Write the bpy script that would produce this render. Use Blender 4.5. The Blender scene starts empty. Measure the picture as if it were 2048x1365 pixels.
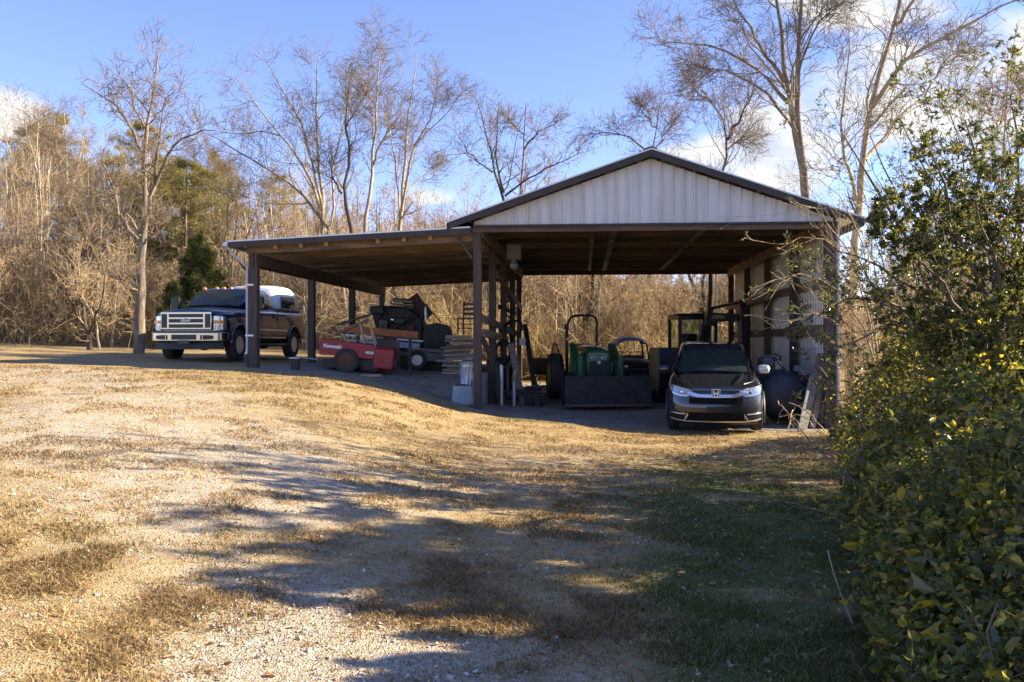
import bpy, bmesh, math, random
import numpy as np
from mathutils import Vector, Matrix, Euler, noise as mnoise

R = math.radians
rnd = random.Random(7)
S = bpy.context.scene
COL = S.collection
EYE = 1.8
FPX = 1768.0


def at(px, py, d):
    """a photograph direction at a chosen distance -> world point"""
    return Vector(((px - 1024) / FPX * d, d, EYE - (py - 682.5) / FPX * d))


# ------------------------------------------------------------------ objects
def tag(o, label=None, cat=None, group=None, kind=None):
    if label: o['label'] = label
    if cat: o['category'] = cat
    if group: o['group'] = group
    if kind: o['kind'] = kind
    return o


def empty(name, loc=(0, 0, 0), rz=0.0, label=None, cat=None, group=None):
    o = bpy.data.objects.new(name, None)
    o.empty_display_size = 0.2
    COL.objects.link(o)
    o.location = loc
    o.rotation_euler = (0, 0, rz)
    return tag(o, label, cat, group)


def copy_tree(o, parent=None):
    c = o.copy()
    COL.objects.link(c)
    if parent is not None:
        c.parent = parent
    for ch in o.children:
        copy_tree(ch, c)
    return c


def npmesh(name, V, F, mats, parent=None, smooth=True, attrs=None, midx=None):
    """V (n,3) floats, F (m,k) ints, all faces of the same size"""
    V = np.asarray(V, dtype=np.float32); F = np.asarray(F, dtype=np.int32)
    me = bpy.data.meshes.new(name)
    k = F.shape[1]
    me.vertices.add(len(V)); me.vertices.foreach_set('co', V.ravel())
    me.loops.add(F.size); me.loops.foreach_set('vertex_index', F.ravel())
    me.polygons.add(len(F))
    me.polygons.foreach_set('loop_start', np.arange(0, F.size, k, dtype=np.int32))
    me.polygons.foreach_set('use_smooth', np.full(len(F), smooth, dtype=bool))
    for m in (mats if isinstance(mats, (list, tuple)) else [mats]):
        me.materials.append(m)
    if midx is not None:
        me.polygons.foreach_set('material_index', np.asarray(midx, dtype=np.int32))
    if attrs:
        for an, av in attrs.items():
            a = me.attributes.new(an, 'FLOAT', 'POINT')
            a.data.foreach_set('value', np.asarray(av, dtype=np.float32))
    me.update(calc_edges=True)
    o = bpy.data.objects.new(name, me)
    COL.objects.link(o)
    if parent is not None: o.parent = parent
    return o


class MB:
    """collects shapes, then links them as ONE mesh object"""
    def __init__(self):
        self.v = []; self.f = []; self.mi = []; self.cur = 0

    def mat(self, i):
        self.cur = i; return self

    def add(self, vs, fs):
        b = len(self.v)
        self.v += [tuple(p) for p in vs]
        for q in fs:
            self.f.append(tuple(b + i for i in q)); self.mi.append(self.cur)
        return self

    def box(self, c, s, rot=None):
        hx, hy, hz = s[0] / 2, s[1] / 2, s[2] / 2
        vs = [Vector((x, y, z)) for x in (-hx, hx) for y in (-hy, hy) for z in (-hz, hz)]
        if rot is not None:
            m = Euler(rot).to_matrix() if not isinstance(rot, Matrix) else rot
            vs = [m @ p for p in vs]
        c = Vector(c)
        return self.add([p + c for p in vs], [(0, 1, 3, 2), (4, 6, 7, 5), (0, 4, 5, 1), (2, 3, 7, 6), (0, 2, 6, 4), (1, 5, 7, 3)])

    def bx(self, x0, x1, y0, y1, z0, z1):
        return self.box(((x0 + x1) / 2, (y0 + y1) / 2, (z0 + z1) / 2), (abs(x1 - x0), abs(y1 - y0), abs(z1 - z0)))

    def beam(self, p, q, w, h, up=(0, 0, 1)):
        p = Vector(p); q = Vector(q); d = (q - p); L = d.length
        y = d.normalized(); x = y.cross(Vector(up))
        if x.length < 1e-4: x = y.cross(Vector((0, 1, 0)))
        x.normalize(); z = x.cross(y)
        m = Matrix((x, y, z)).transposed()
        return self.box((p + q) / 2, (w, L, h), m)

    def tube(self, pts, r, n=8, caps=True):
        pts = [Vector(p) for p in pts]; N = len(pts)
        rs = r if isinstance(r, (list, tuple)) else [r] * N
        vs = []; fs = []
        t0 = (pts[1] - pts[0]).normalized()
        ref = Vector((0, 0, 1)) if abs(t0.z) < .9 else Vector((1, 0, 0))
        u = t0.cross(ref).normalized()
        for i in range(N):
            t = (pts[min(i + 1, N - 1)] - pts[max(i - 1, 0)]).normalized()
            u = (u - t * u.dot(t)).normalized(); w = t.cross(u)
            for k in range(n):
                a = 2 * math.pi * k / n
                vs.append(pts[i] + (u * math.cos(a) + w * math.sin(a)) * rs[i])
        for i in range(N - 1):
            for k in range(n):
                fs.append((i * n + k, i * n + (k + 1) % n, (i + 1) * n + (k + 1) % n, (i + 1) * n + k))
        if caps:
            fs.append(tuple(range(n - 1, -1, -1))); fs.append(tuple((N - 1) * n + k for k in range(n)))
        return self.add(vs, fs)

    def cyl(self, p, q, r0, r1=None, n=20):
        return self.tube([p, q], [r0, r0 if r1 is None else r1], n)

    def lathe(self, c, axis, prof, n=24, close=False):
        """prof: list of (radius, height along axis)"""
        c = Vector(c); a = Vector(axis).normalized()
        u = a.cross(Vector((0, 0, 1)) if abs(a.z) < .9 else Vector((1, 0, 0))).normalized(); w = a.cross(u)
        vs = []; fs = []; N = len(prof)
        for r_, h in prof:
            for k in range(n):
                t = 2 * math.pi * k / n
                vs.append(c + a * h + (u * math.cos(t) + w * math.sin(t)) * max(r_, 1e-4))
        for i in range(N - 1 if not close else N):
            j = (i + 1) % N
            for k in range(n):
                fs.append((i * n + k, i * n + (k + 1) % n, j * n + (k + 1) % n, j * n + k))
        if not close:
            fs.append(tuple(range(n - 1, -1, -1))); fs.append(tuple((N - 1) * n + k for k in range(n)))
        return self.add(vs, fs)

    def prism(self, poly, o, ax, ay, ext):
        """polygon in plane (o, ax, ay) extruded by ext"""
        o = Vector(o); ax = Vector(ax); ay = Vector(ay); e = Vector(ext)
        a = [o + ax * p[0] + ay * p[1] for p in poly]; b = [p + e for p in a]; n = len(a)
        fs = [tuple(range(n - 1, -1, -1)), tuple(range(n, 2 * n))]
        fs += [(i, (i + 1) % n, n + (i + 1) % n, n + i) for i in range(n)]
        return self.add(a + b, fs)

    def loft(self, secs, closed=False, cap=True):
        n = len(secs[0]); vs = [p for s in secs for p in s]; fs = []
        for i in range(len(secs) - 1):
            for k in range(n if closed else n - 1):
                fs.append((i * n + k, i * n + (k + 1) % n, (i + 1) * n + (k + 1) % n, (i + 1) * n + k))
        if cap and closed:
            fs.append(tuple(range(n - 1, -1, -1))); fs.append(tuple((len(secs) - 1) * n + k for k in range(n)))
        return self.add(vs, fs)

    def build(self, name, mats, parent=None, bevel=0.0, smooth=35, sub=0, loc=None, fixn=True):
        me = bpy.data.meshes.new(name)
        me.from_pydata([tuple(p) for p in self.v], [], self.f)
        for m in (mats if isinstance(mats, (list, tuple)) else [mats]): me.materials.append(m)
        me.polygons.foreach_set('material_index', self.mi)
        if fixn:
            bm = bmesh.new(); bm.from_mesh(me)
            bmesh.ops.recalc_face_normals(bm, faces=bm.faces); bm.to_mesh(me); bm.free()
        if smooth:
            me.polygons.foreach_set('use_smooth', [True] * len(me.polygons))
            if not sub: me.set_sharp_from_angle(angle=R(smooth))
        o = bpy.data.objects.new(name, me); COL.objects.link(o)
        if parent is not None: o.parent = parent
        if loc is not None: o.location = loc
        if sub:
            m = o.modifiers.new('sub', 'SUBSURF'); m.levels = sub; m.render_levels = sub
        if bevel:
            m = o.modifiers.new('bev', 'BEVEL'); m.width = bevel; m.segments = 2; m.limit_method = 'ANGLE'; m.angle_limit = R(40)
        return o


def text_obj(body, size, mat, parent, loc, rot, depth=.004, name='lettering', bold=0.0, sx=1.0, shear=0.0):
    cu = bpy.data.curves.new(name, 'FONT')
    cu.body = body; cu.size = size; cu.extrude = depth; cu.align_x = 'CENTER'; cu.align_y = 'CENTER'
    cu.offset = bold; cu.shear = shear; cu.resolution_u = 4
    tmp = bpy.data.objects.new(name, cu); COL.objects.link(tmp)
    dg = bpy.context.evaluated_depsgraph_get(); dg.update()
    me = bpy.data.meshes.new_from_object(tmp.evaluated_get(dg))
    bpy.data.objects.remove(tmp); bpy.data.curves.remove(cu)
    me.materials.clear(); me.materials.append(mat); me.name = name
    o = bpy.data.objects.new(name, me); COL.objects.link(o)
    o.parent = parent; o.location = loc; o.rotation_euler = rot; o.scale = (sx, 1, 1)
    return o


# ------------------------------------------------------------------ materials
MATS = {}


def nodes(name):
    m = bpy.data.materials.new(name); m.use_nodes = True
    nt = m.node_tree
    return m, nt, nt.nodes['Principled BSDF'], nt.nodes, nt.links


def M(name, col, rough=.7, metal=0.0, col2=None, scale=6, stretch=(1, 1, 1), bump=0.0, bscale=None, spec=.5,
      coat=0.0, lo=.35, hi=.65, detail=5, alpha=None, trans=0.0, rough2=None, var=0.0):
    if name in MATS: return MATS[name]
    m, nt, b, N, L = nodes(name)
    b.inputs['Base Color'].default_value = (*col, 1)
    b.inputs['Roughness'].default_value = rough
    b.inputs['Metallic'].default_value = metal
    b.inputs['Specular IOR Level'].default_value = spec
    b.inputs['Coat Weight'].default_value = coat
    b.inputs['Coat Roughness'].default_value = .04
    b.inputs['Transmission Weight'].default_value = trans
    if col2 is not None or bump or rough2 is not None:
        tc = N.new('ShaderNodeTexCoord'); mp = N.new('ShaderNodeMapping'); mp.inputs['Scale'].default_value = stretch
        L.new(tc.outputs['Object'], mp.inputs['Vector'])
        nz = N.new('ShaderNodeTexNoise'); nz.inputs['Scale'].default_value = scale; nz.inputs['Detail'].default_value = detail
        nz.inputs['Roughness'].default_value = .62
        L.new(mp.outputs[0], nz.inputs['Vector'])
        rp = N.new('ShaderNodeValToRGB'); rp.color_ramp.elements[0].position = lo; rp.color_ramp.elements[1].position = hi
        rp.color_ramp.elements[0].color = (*col, 1); rp.color_ramp.elements[1].color = (*(col2 or col), 1)
        L.new(nz.outputs['Fac'], rp.inputs[0]); L.new(rp.outputs[0], b.inputs['Base Color'])
        if var:
            # no two boards weathered alike
            oi = N.new('ShaderNodeObjectInfo'); hv = N.new('ShaderNodeHueSaturation'); mr_ = N.new('ShaderNodeMapRange')
            mr_.inputs['To Min'].default_value = 1 - var; mr_.inputs['To Max'].default_value = 1 + var
            L.new(oi.outputs['Random'], mr_.inputs['Value']); L.new(mr_.outputs[0], hv.inputs['Value'])
            L.new(rp.outputs[0], hv.inputs['Color']); L.new(hv.outputs[0], b.inputs['Base Color'])
            ad = N.new('ShaderNodeVectorMath'); ad.operation = 'ADD'; L.new(mp.outputs[0], ad.inputs[0])
            sc_ = N.new('ShaderNodeMath'); sc_.operation = 'MULTIPLY'; sc_.inputs[1].default_value = 37.0; L.new(oi.outputs['Random'], sc_.inputs[0])
            L.new(sc_.outputs[0], ad.inputs[1]); L.new(ad.outputs[0], nz.inputs['Vector'])
        if rough2 is not None:
            mr = N.new('ShaderNodeMapRange'); mr.inputs['From Min'].default_value = lo; mr.inputs['From Max'].default_value = hi
            mr.inputs['To Min'].default_value = rough; mr.inputs['To Max'].default_value = rough2
            L.new(nz.outputs['Fac'], mr.inputs['Value']); L.new(mr.outputs[0], b.inputs['Roughness'])
        if bump:
            n2 = nz
            if bscale:
                n2 = N.new('ShaderNodeTexNoise'); n2.inputs['Scale'].default_value = bscale; n2.inputs['Detail'].default_value = 6
                L.new(mp.outputs[0], n2.inputs['Vector'])
            bp = N.new('ShaderNodeBump'); bp.inputs['Strength'].default_value = bump; bp.inputs['Distance'].default_value = .02
            L.new(n2.outputs['Fac'], bp.inputs['Height']); L.new(bp.outputs[0], b.inputs['Normal'])
    MATS[name] = m
    return m


def leaf_mat(name, c0, c1, c2, rough=.35, trans=.45, spec=.5):
    """leaf colour varies from leaf to leaf by the per-leaf attribute 'tint'"""
    m, nt, b, N, L = nodes(name)
    at_ = N.new('ShaderNodeAttribute'); at_.attribute_name = 'tint'
    rp = N.new('ShaderNodeValToRGB'); e = rp.color_ramp.elements
    e[0].position = 0; e[0].color = (*c0, 1); e[1].position = 1; e[1].color = (*c2, 1)
    x = e.new(.55); x.color = (*c1, 1)
    L.new(at_.outputs['Fac'], rp.inputs[0]); L.new(rp.outputs[0], b.inputs['Base Color'])
    b.inputs['Roughness'].default_value = rough; b.inputs['Specular IOR Level'].default_value = spec
    tr = N.new('ShaderNodeBsdfTranslucent')
    hs = N.new('ShaderNodeHueSaturation'); hs.inputs['Value'].default_value = 2.3; hs.inputs['Saturation'].default_value = 1.15
    hs.inputs['Hue'].default_value = .485
    L.new(rp.outputs[0], hs.inputs['Color']); L.new(hs.outputs[0], tr.inputs['Color'])
    mx = N.new('ShaderNodeMixShader'); mx.inputs[0].default_value = trans
    L.new(b.outputs[0], mx.inputs[1]); L.new(tr.outputs[0], mx.inputs[2])
    L.new(mx.outputs[0], N['Material Output'].inputs['Surface'])
    MATS[name] = m
    return m


def glass_mat(name, tint=(.6, .75, .68), alpha=.35, rough=.02):
    m, nt, b, N, L = nodes(name)
    gl = N.new('ShaderNodeBsdfGlossy'); gl.inputs['Roughness'].default_value = rough
    tp = N.new('ShaderNodeBsdfTransparent'); tp.inputs['Color'].default_value = (*tint, 1)
    fr = N.new('ShaderNodeFresnel'); fr.inputs['IOR'].default_value = 1.5
    mx = N.new('ShaderNodeMixShader')
    L.new(fr.outputs[0], mx.inputs[0]); L.new(tp.outputs[0], mx.inputs[1]); L.new(gl.outputs[0], mx.inputs[2])
    L.new(mx.outputs[0], N['Material Output'].inputs['Surface'])
    MATS[name] = m
    return m


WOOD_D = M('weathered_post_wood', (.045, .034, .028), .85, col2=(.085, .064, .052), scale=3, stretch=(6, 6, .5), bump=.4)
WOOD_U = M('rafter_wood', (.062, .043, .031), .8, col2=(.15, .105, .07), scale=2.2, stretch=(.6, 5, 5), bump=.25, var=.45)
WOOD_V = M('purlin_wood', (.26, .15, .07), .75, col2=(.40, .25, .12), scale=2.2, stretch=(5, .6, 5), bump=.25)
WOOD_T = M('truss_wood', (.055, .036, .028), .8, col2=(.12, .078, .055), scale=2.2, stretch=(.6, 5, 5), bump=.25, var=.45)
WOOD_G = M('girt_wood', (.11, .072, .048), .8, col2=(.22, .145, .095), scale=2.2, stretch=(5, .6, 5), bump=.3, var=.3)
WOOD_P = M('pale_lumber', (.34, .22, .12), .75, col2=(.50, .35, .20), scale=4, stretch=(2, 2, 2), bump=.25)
SIDING = M('white_metal_siding', (.44, .425, .40), .45, col2=(.58, .585, .59), scale=2.2, spec=.4, bump=.02, stretch=(1.5, 1.5, .14), lo=.28, hi=.62)
SIDING_IN = M('bare_metal_siding', (.55, .52, .48), .5, col2=(.68, .65, .60), scale=1.2, metal=.15, stretch=(1, 1, .3))
ROOF_M = M('galvanized_roof', (.48, .49, .50), .38, metal=.6, col2=(.58, .59, .6), scale=1.5)
TRIM_D = M('dark_brown_trim', (.024, .017, .014), .6, col2=(.042, .031, .026), scale=2)
BLACK = M('black_plastic', (.018, .018, .02), .5)
RUBBER = M('tyre_rubber', (.022, .021, .020), .85, col2=(.05, .045, .04), scale=9)
DARKSTEEL = M('dark_steel', (.05, .05, .052), .5, metal=.5, col2=(.09, .075, .065), scale=5)
STEEL = M('bare_steel', (.42, .42, .43), .38, metal=.9, col2=(.32, .31, .30), scale=5)
CHROME = M('chrome', (.66, .655, .64), .10, metal=1.0)
GALV = M('galvanized_steel', (.52, .55, .58), .34, metal=.85, col2=(.40, .43, .47), scale=9, rough2=.5)
CONC = M('old_concrete', (.42, .41, .39), .9, col2=(.30, .29, .28), scale=5, bump=.5)
RUST = M('rusty_steel', (.16, .065, .03), .8, metal=.2, col2=(.09, .045, .03), scale=7, bump=.3)
WHITE = M('white_paint', (.78, .78, .77), .35, col2=(.70, .70, .68), scale=4)
AMBER = M('amber_plastic', (.75, .22, .01), .25, trans=.0, coat=.6)
LENS = M('clear_lens', (.42, .45, .48), .10, metal=.7)
# ------------------------------------------------------------------ barn frame of reference
TH = R(4.7)
B0 = Vector((-0.736, 18.87, 0))
BW, LW, BL = 7.3, 4.9, 12.2


def bw(u, v, z=0.0):
    return Vector((B0.x + u * math.cos(TH) + v * math.sin(TH), B0.y - u * math.sin(TH) + v * math.cos(TH), z))


def uv_of(x, y):
    dx = x - B0.x; dy = y - B0.y
    return dx * math.cos(TH) - dy * math.sin(TH), dx * math.sin(TH) + dy * math.cos(TH)


def smooth(a, b, t):
    t = np.clip((t - a) / (b - a), 0, 1)
    return t * t * (3 - 2 * t)


def vnoise(x, y, s, seed=0):
    """smooth value noise, vectorised"""
    x = np.asarray(x) * s + seed * 17.3; y = np.asarray(y) * s + seed * 9.1
    xi = np.floor(x).astype(np.int64); yi = np.floor(y).astype(np.int64)
    fx = x - xi; fy = y - yi
    fx = fx * fx * (3 - 2 * fx); fy = fy * fy * (3 - 2 * fy)

    def h(i, j):
        n = (i * 374761393 + j * 668265263 + seed * 1442695) & 0x7fffffff
        n = (n ^ (n >> 13)) * 1274126177 & 0x7fffffff
        return ((n ^ (n >> 16)) & 0xffff) / 65535.0
    return (h(xi, yi) * (1 - fx) + h(xi + 1, yi) * fx) * (1 - fy) + (h(xi, yi + 1) * (1 - fx) + h(xi + 1, yi + 1) * fx) * fy


def fbm(x, y, s, seed=0, o=4):
    a = 0; w = .5; t = 0
    for k in range(o):
        a = a + w * vnoise(x, y, s * 2 ** k, seed + k); t += w; w *= .5
    return a / t


PX = [-60, -30, -16, -12, -8, -5.6, -4.2, -3.3, -2.4, -1.7, -1.0, -.3, 1.5, 3, 8, 12, 30, 60]
PZ = [2.2, 1.9, 1.55, 1.40, 1.27, 1.20, 1.10, .99, .80, .60, .40, .27, .12, .02, 0, .25, 1.0, 2.0]
QX = [-60, -20, -8, -4, 0, 3, 8, 14, 40]
QZ = [1.6, .9, .55, .34, .10, 0, 0, .1, .5]


def ground_z(x, y, rough=True):
    x = np.asarray(x, dtype=float); y = np.asarray(y, dtype=float)
    u, v = uv_of(x, y)
    near = np.interp(x, QX, QZ); far = np.interp(x, PX, PZ)
    t = smooth(3, 17.5, y)
    z = near * (1 - t) + far * t
    # inside the barn: the lean-to floor is a terrace about 0.75 m above the main bay's floor
    ter = 1.0 + .22 * smooth(-1.5, -5, u)
    lean = smooth(.4, 2.2, v) * smooth(-.10, -.30, u) * (u > -14)
    lean2 = lean * smooth(40, 20, v)
    z = z * (1 - lean2) + np.maximum(ter, z) * lean2
    bay = smooth(.6, 3.5, v) * smooth(-.30, -.06, u)
    z = z * (1 - bay) + (.25 + .0 * u) * bay
    # behind the barn the land climbs into the wooded slope
    z = z + smooth(31, 46, y) * 1.3 + smooth(42, 95, y) * 9.0 * (1 - .45 * smooth(-5, 25, x))
    # east side bank under the hedge
    z = z + .45 * smooth(7.5, 11, x) * smooth(18, 8, y)
    if rough:
        z = z + (fbm(x, y, .35, 3) - .5) * .10 * smooth(1, 6, np.abs(u) + (v < -.5) * 6) + (fbm(x, y, 2.2, 5, 3) - .5) * .035
    return z


def gz(x, y):
    return float(ground_z(np.array([x]), np.array([y]))[0])


def axis_steps(parts):
    out = []
    for a, b, s in parts:
        n = max(1, int(round((b - a) / s)))
        out += list(np.linspace(a, b, n, endpoint=False))
    out.append(parts[-1][1])
    return np.array(out)


GXS = axis_steps([(-400, -60, 20), (-60, -20, 2.0), (-20, -9, .4), (-9, 9, .12), (9, 20, .4), (20, 60, 2.0), (60, 400, 20)])
GYS = axis_steps([(-60, -6, 4), (-6, 2, .5), (2, 24, .12), (24, 34, .25), (34, 60, 1.0), (60, 120, 4), (120, 600, 40)])
_x, _y = np.meshgrid(GXS, GYS, indexing='ij')
_x = _x.ravel(); _y = _y.ravel()
_z = ground_z(_x, _y)


def ground_masks(x, y):
    """what grows or lies where: gravel, green grass, bare barn floor"""
    u, v = uv_of(x, y)
    n1 = fbm(x, y, .30, 11, 5); n2 = fbm(x, y, .9, 21, 4)
    # the gravel drive sweeps from the left towards the near right
    c = np.interp(y, [2, 5, 8, 11, 14, 18], [.0, -1.0, -2.9, -4.9, -6.6, -9.0])
    hw = np.interp(y, [2, 5, 8, 11, 14, 17, 19], [1.3, 1.6, 2.7, 3.6, 3.0, 1.2, .1])
    d = np.abs(x - c) / hw
    g = np.clip(1.15 - d, 0, 1) * 1.0
    c2 = np.interp(y, [9, 11, 13, 15, 18], [-1.0, 0.0, 1.4, 2.6, 3.4])
    g = np.maximum(g, np.clip(1 - np.abs(x - c2) / 1.5, 0, 1) * .62 * (y < 17.5) * (y > 8))
    g = g + (n1 - .5) * 1.5 + (n2 - .5) * .8
    gravel = (.18 + .52 * smooth(.0, 1.1, g)) * (1 - .6 * smooth(.05, .22, x / np.maximum(y, 1)))
    gravel = gravel * smooth(18.5, 15.5, y + .55 * np.maximum(x + 3, 0)) * (1 - smooth(2.6, 4.5, x))
    floor = smooth(-.9, .1, v + (n2 - .5) * .8) * smooth(BL + 2.0, BL + .5, v) * smooth(-LW - .9, -LW + .2, u) * smooth(BW + .6, BW - .3, u)
    fl2 = smooth(-1.6, -.5, v + (n2 - .5)) * smooth(.2, 1.6, u) * smooth(BW + .3, BW - .6, u) * (v < .5) * .85
    floor = np.maximum(floor, fl2)
    green = smooth(.07, .26, x / np.maximum(y, 1)) * smooth(15, 10, y) * smooth(.34, .56, fbm(x, y, .8, 31, 4) + .10)
    strip = np.exp(-((v + 1.0 + .25 * np.sin(u * 2)) / .35) ** 2) * smooth(.2, 1.0, u) * smooth(3.6, 2.0, u)
    strip2 = np.exp(-((v + .1) / .5) ** 2) * smooth(4.6, 5.4, u)
    green = np.clip(green + strip * 1.2 + strip2 * .9 + .35 * smooth(.55, .75, fbm(x, y, .6, 41, 4)) * (1 - gravel), 0, 1)
    litter = smooth(34, 37, y + (n2 - .5) * 3 + .10 * (x + 6) * (x < -6))
    return gravel * (1 - floor) * (1 - litter), green * (1 - floor), floor, litter


def ground_material():
    m, nt, b, N, L = nodes('ground')
    tc = N.new('ShaderNodeTexCoord')

    def att(n):
        a = N.new('ShaderNodeAttribute'); a.attribute_name = n; return a.outputs['Fac']

    def noise(scale, detail=6, rough=.6, stretch=None):
        n = N.new('ShaderNodeTexNoise'); n.inputs['Scale'].default_value = scale; n.inputs['Detail'].default_value = detail
        n.inputs['Roughness'].default_value = rough
        L.new(tc.outputs['Object'], n.inputs['Vector']); return n.outputs['Fac']

    def ramp(f, *stops):
        r = N.new('ShaderNodeValToRGB'); e = r.color_ramp.elements
        e[0].position, e[0].color = stops[0][0], (*stops[0][1], 1)
        e[1].position, e[1].color = stops[-1][0], (*stops[-1][1], 1)
        for p, c in stops[1:-1]:
            k = e.new(p); k.color = (*c, 1)
        L.new(f, r.inputs[0]); return r.outputs[0]

    def mix(f, a, c):
        x = N.new('ShaderNodeMix'); x.data_type = 'RGBA'
        L.new(f, x.inputs[0]); L.new(a, x.inputs[6]); L.new(c, x.inputs[7]); return x.outputs[2]

    def math_(op, a, c):
        x = N.new('ShaderNodeMath'); x.operation = op
        for i, q in enumerate((a, c)):
            if isinstance(q, (int, float)): x.inputs[i].default_value = q
            else: L.new(q, x.inputs[i])
        return x.outputs[0]

    def edge(mask, nz, w=.25, amp=2.2):
        s = math_('ADD', mask, math_('MULTIPLY', math_('SUBTRACT', nz, .5), amp))
        mr = N.new('ShaderNodeMapRange'); mr.inputs['From Min'].default_value = .5 - w; mr.inputs['From Max'].default_value = .5 + w
        L.new(s, mr.inputs['Value']); return mr.outputs[0]
    fine = noise(38, 8, .7); mid = noise(9, 9, .78); big = noise(1.3, 5)
    dead = ramp(mid, (.32, (.15, .097, .043)), (.50, (.31, .222, .105)), (.70, (.46, .355, .20)))
    dead2 = ramp(big, (.38, (.20, .13, .056)), (.62, (.40, .30, .155)))
    fm = N.new('ShaderNodeMix'); fm.data_type = 'RGBA'; fm.inputs[0].default_value = .5
    L.new(dead, fm.inputs[6]); L.new(dead2, fm.inputs[7]); base = fm.outputs[2]
    grn = ramp(fine, (.3, (.05, .055, .016)), (.7, (.15, .16, .05)))
    base = mix(edge(att('green'), mid), base, grn)
    vo = N.new('ShaderNodeTexVoronoi'); vo.inputs['Scale'].default_value = 80; L.new(tc.outputs['Object'], vo.inputs['Vector'])
    stone = ramp(vo.outputs['Color'], (.1, (.24, .20, .15)), (.5, (.39, .335, .26)), (.9, (.56, .50, .42)))
    mixn = math_('ADD', math_('MULTIPLY', fine, .55), math_('MULTIPLY', mid, .45))
    base = mix(edge(att('gravel'), mixn, .30, 4.0), base, stone)
    dirt = ramp(math_('ADD', math_('MULTIPLY', mid, .6), math_('MULTIPLY', noise(2.2, 6, .7), .4)), (.36, (.15, .125, .10)), (.50, (.27, .235, .20)), (.64, (.40, .36, .31)))
    base = mix(edge(att('floor'), mid, .22, 3.4), base, dirt)
    lit = ramp(mid, (.3, (.12, .075, .04)), (.7, (.30, .20, .11)))
    base = mix(att('litter'), base, lit)
    L.new(base, b.inputs['Base Color'])
    b.inputs['Roughness'].default_value = .95; b.inputs['Specular IOR Level'].default_value = .15
    h = math_('ADD', math_('MULTIPLY', fine, .5), math_('MULTIPLY', vo.outputs['Distance'], .8))
    bp = N.new('ShaderNodeBump'); bp.inputs['Strength'].default_value = .55; bp.inputs['Distance'].default_value = .022
    L.new(h, bp.inputs['Height']); L.new(bp.outputs[0], b.inputs['Normal'])
    return m


_nx, _ny = len(GXS), len(GYS)
_i = (np.arange(_nx - 1)[:, None] * _ny + np.arange(_ny - 1)[None, :]).ravel()
_gr, _gn, _fl, _li = ground_masks(_x, _y)
ground = npmesh('ground', np.stack([_x, _y, _z], 1), np.stack([_i, _i + _ny, _i + _ny + 1, _i + 1], 1), ground_material(),
                attrs=dict(gravel=_gr, green=_gn, floor=_fl, litter=_li))
tag(ground, kind='structure')
# ------------------------------------------------------------------ the pole barn
barn = empty('pole_barn', bw(0, 0), -TH, 'open pole barn with white metal gable and low lean-to roof', 'barn')
EAVE = 4.27; SL = .345; RIDGE_U = BW / 2


def lg(u, v):
    p = bw(u, v); return gz(p.x, p.y)


def post(u, v, top, w=.17, mat=WOOD_D, z0=None):
    z0 = lg(u, v) - .15 if z0 is None else z0
    return MB().bx(u - w / 2, u + w / 2, v - w / 2, v + w / 2, z0, top).build('post', mat, barn, bevel=.008)


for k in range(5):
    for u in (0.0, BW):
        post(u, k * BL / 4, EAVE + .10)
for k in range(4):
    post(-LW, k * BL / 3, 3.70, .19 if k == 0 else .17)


def rib_sheet(p0, eu, n_rib, pitch, ev, thick, rib_h, nrm):
    """metal sheet with standing ribs: eu runs across the ribs, ev along them; a closed slab"""
    p0 = Vector(p0); eu = Vector(eu); nrm = Vector(nrm)
    prof = []
    for i in range(n_rib):
        a = i * pitch
        prof += [(a, 0), (a + pitch * .80, 0), (a + pitch * .85, rib_h), (a + pitch * .95, rib_h)]
    prof.append((n_rib * pitch, 0))
    return prof


def roof_slab(mb, a, b, run, nrm, pitch=.23, t=.03, rib=.022):
    """a->b is the line across the ribs (along the building), run the vector down the slope"""
    a = Vector(a); b = Vector(b); run = Vector(run); nrm = Vector(nrm).normalized()
    d = b - a; n = max(1, int(d.length / pitch)); e = d / n
    top = []
    for i in range(n):
        for f, h in ((0, 0), (.78, 0), (.84, rib), (.94, rib)):
            top.append(a + e * (i + f) + nrm * h)
    top.append(b)
    bot = [p_ - nrm * t for p_ in (a, b)]
    N = len(top)
    vs = top + [p_ + run for p_ in top] + [bot[0], bot[1], bot[0] + run, bot[1] + run]
    fs = [(i, i + 1, N + i + 1, N + i) for i in range(N - 1)]
    B = 2 * N
    fs += [(B, B + 2, B + 3, B + 1), tuple([B, B + 1] + list(range(N - 1, -1, -1))), tuple([B + 3, B + 2] + list(range(N, 2 * N)))]
    fs += [(0, N, B + 2, B), (N - 1, B + 1, B + 3, 2 * N - 1)]
    mb.add(vs, fs)


# main roof: two slopes; top surface at the ridge z 5.77
OH_F, OH_S = .42, .60
RZ = 5.77
for sgn in (-1, 1):
    half = BW / 2 + OH_S
    mb = MB()
    roof_slab(mb, (RIDGE_U + sgn * .004, -OH_F, RZ), (RIDGE_U + sgn * .004, BL + OH_F, RZ), (sgn * half, 0, -half * SL), (sgn * SL, 0, 1))
    mb.build('roof_sheet', ROOF_M, barn, smooth=0)
mb = MB()
mb.prism([(-.16, -.16 * SL + .032), (0, .035), (.16, -.16 * SL + .032), (.16, -.16 * SL + .045), (0, .05), (-.16, -.16 * SL + .045)], (RIDGE_U, -OH_F - .01, RZ), (1, 0, 0), (0, 0, 1), (0, BL + 2 * OH_F + .02, 0))
mb.build('ridge_cap', ROOF_M, barn)
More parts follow.
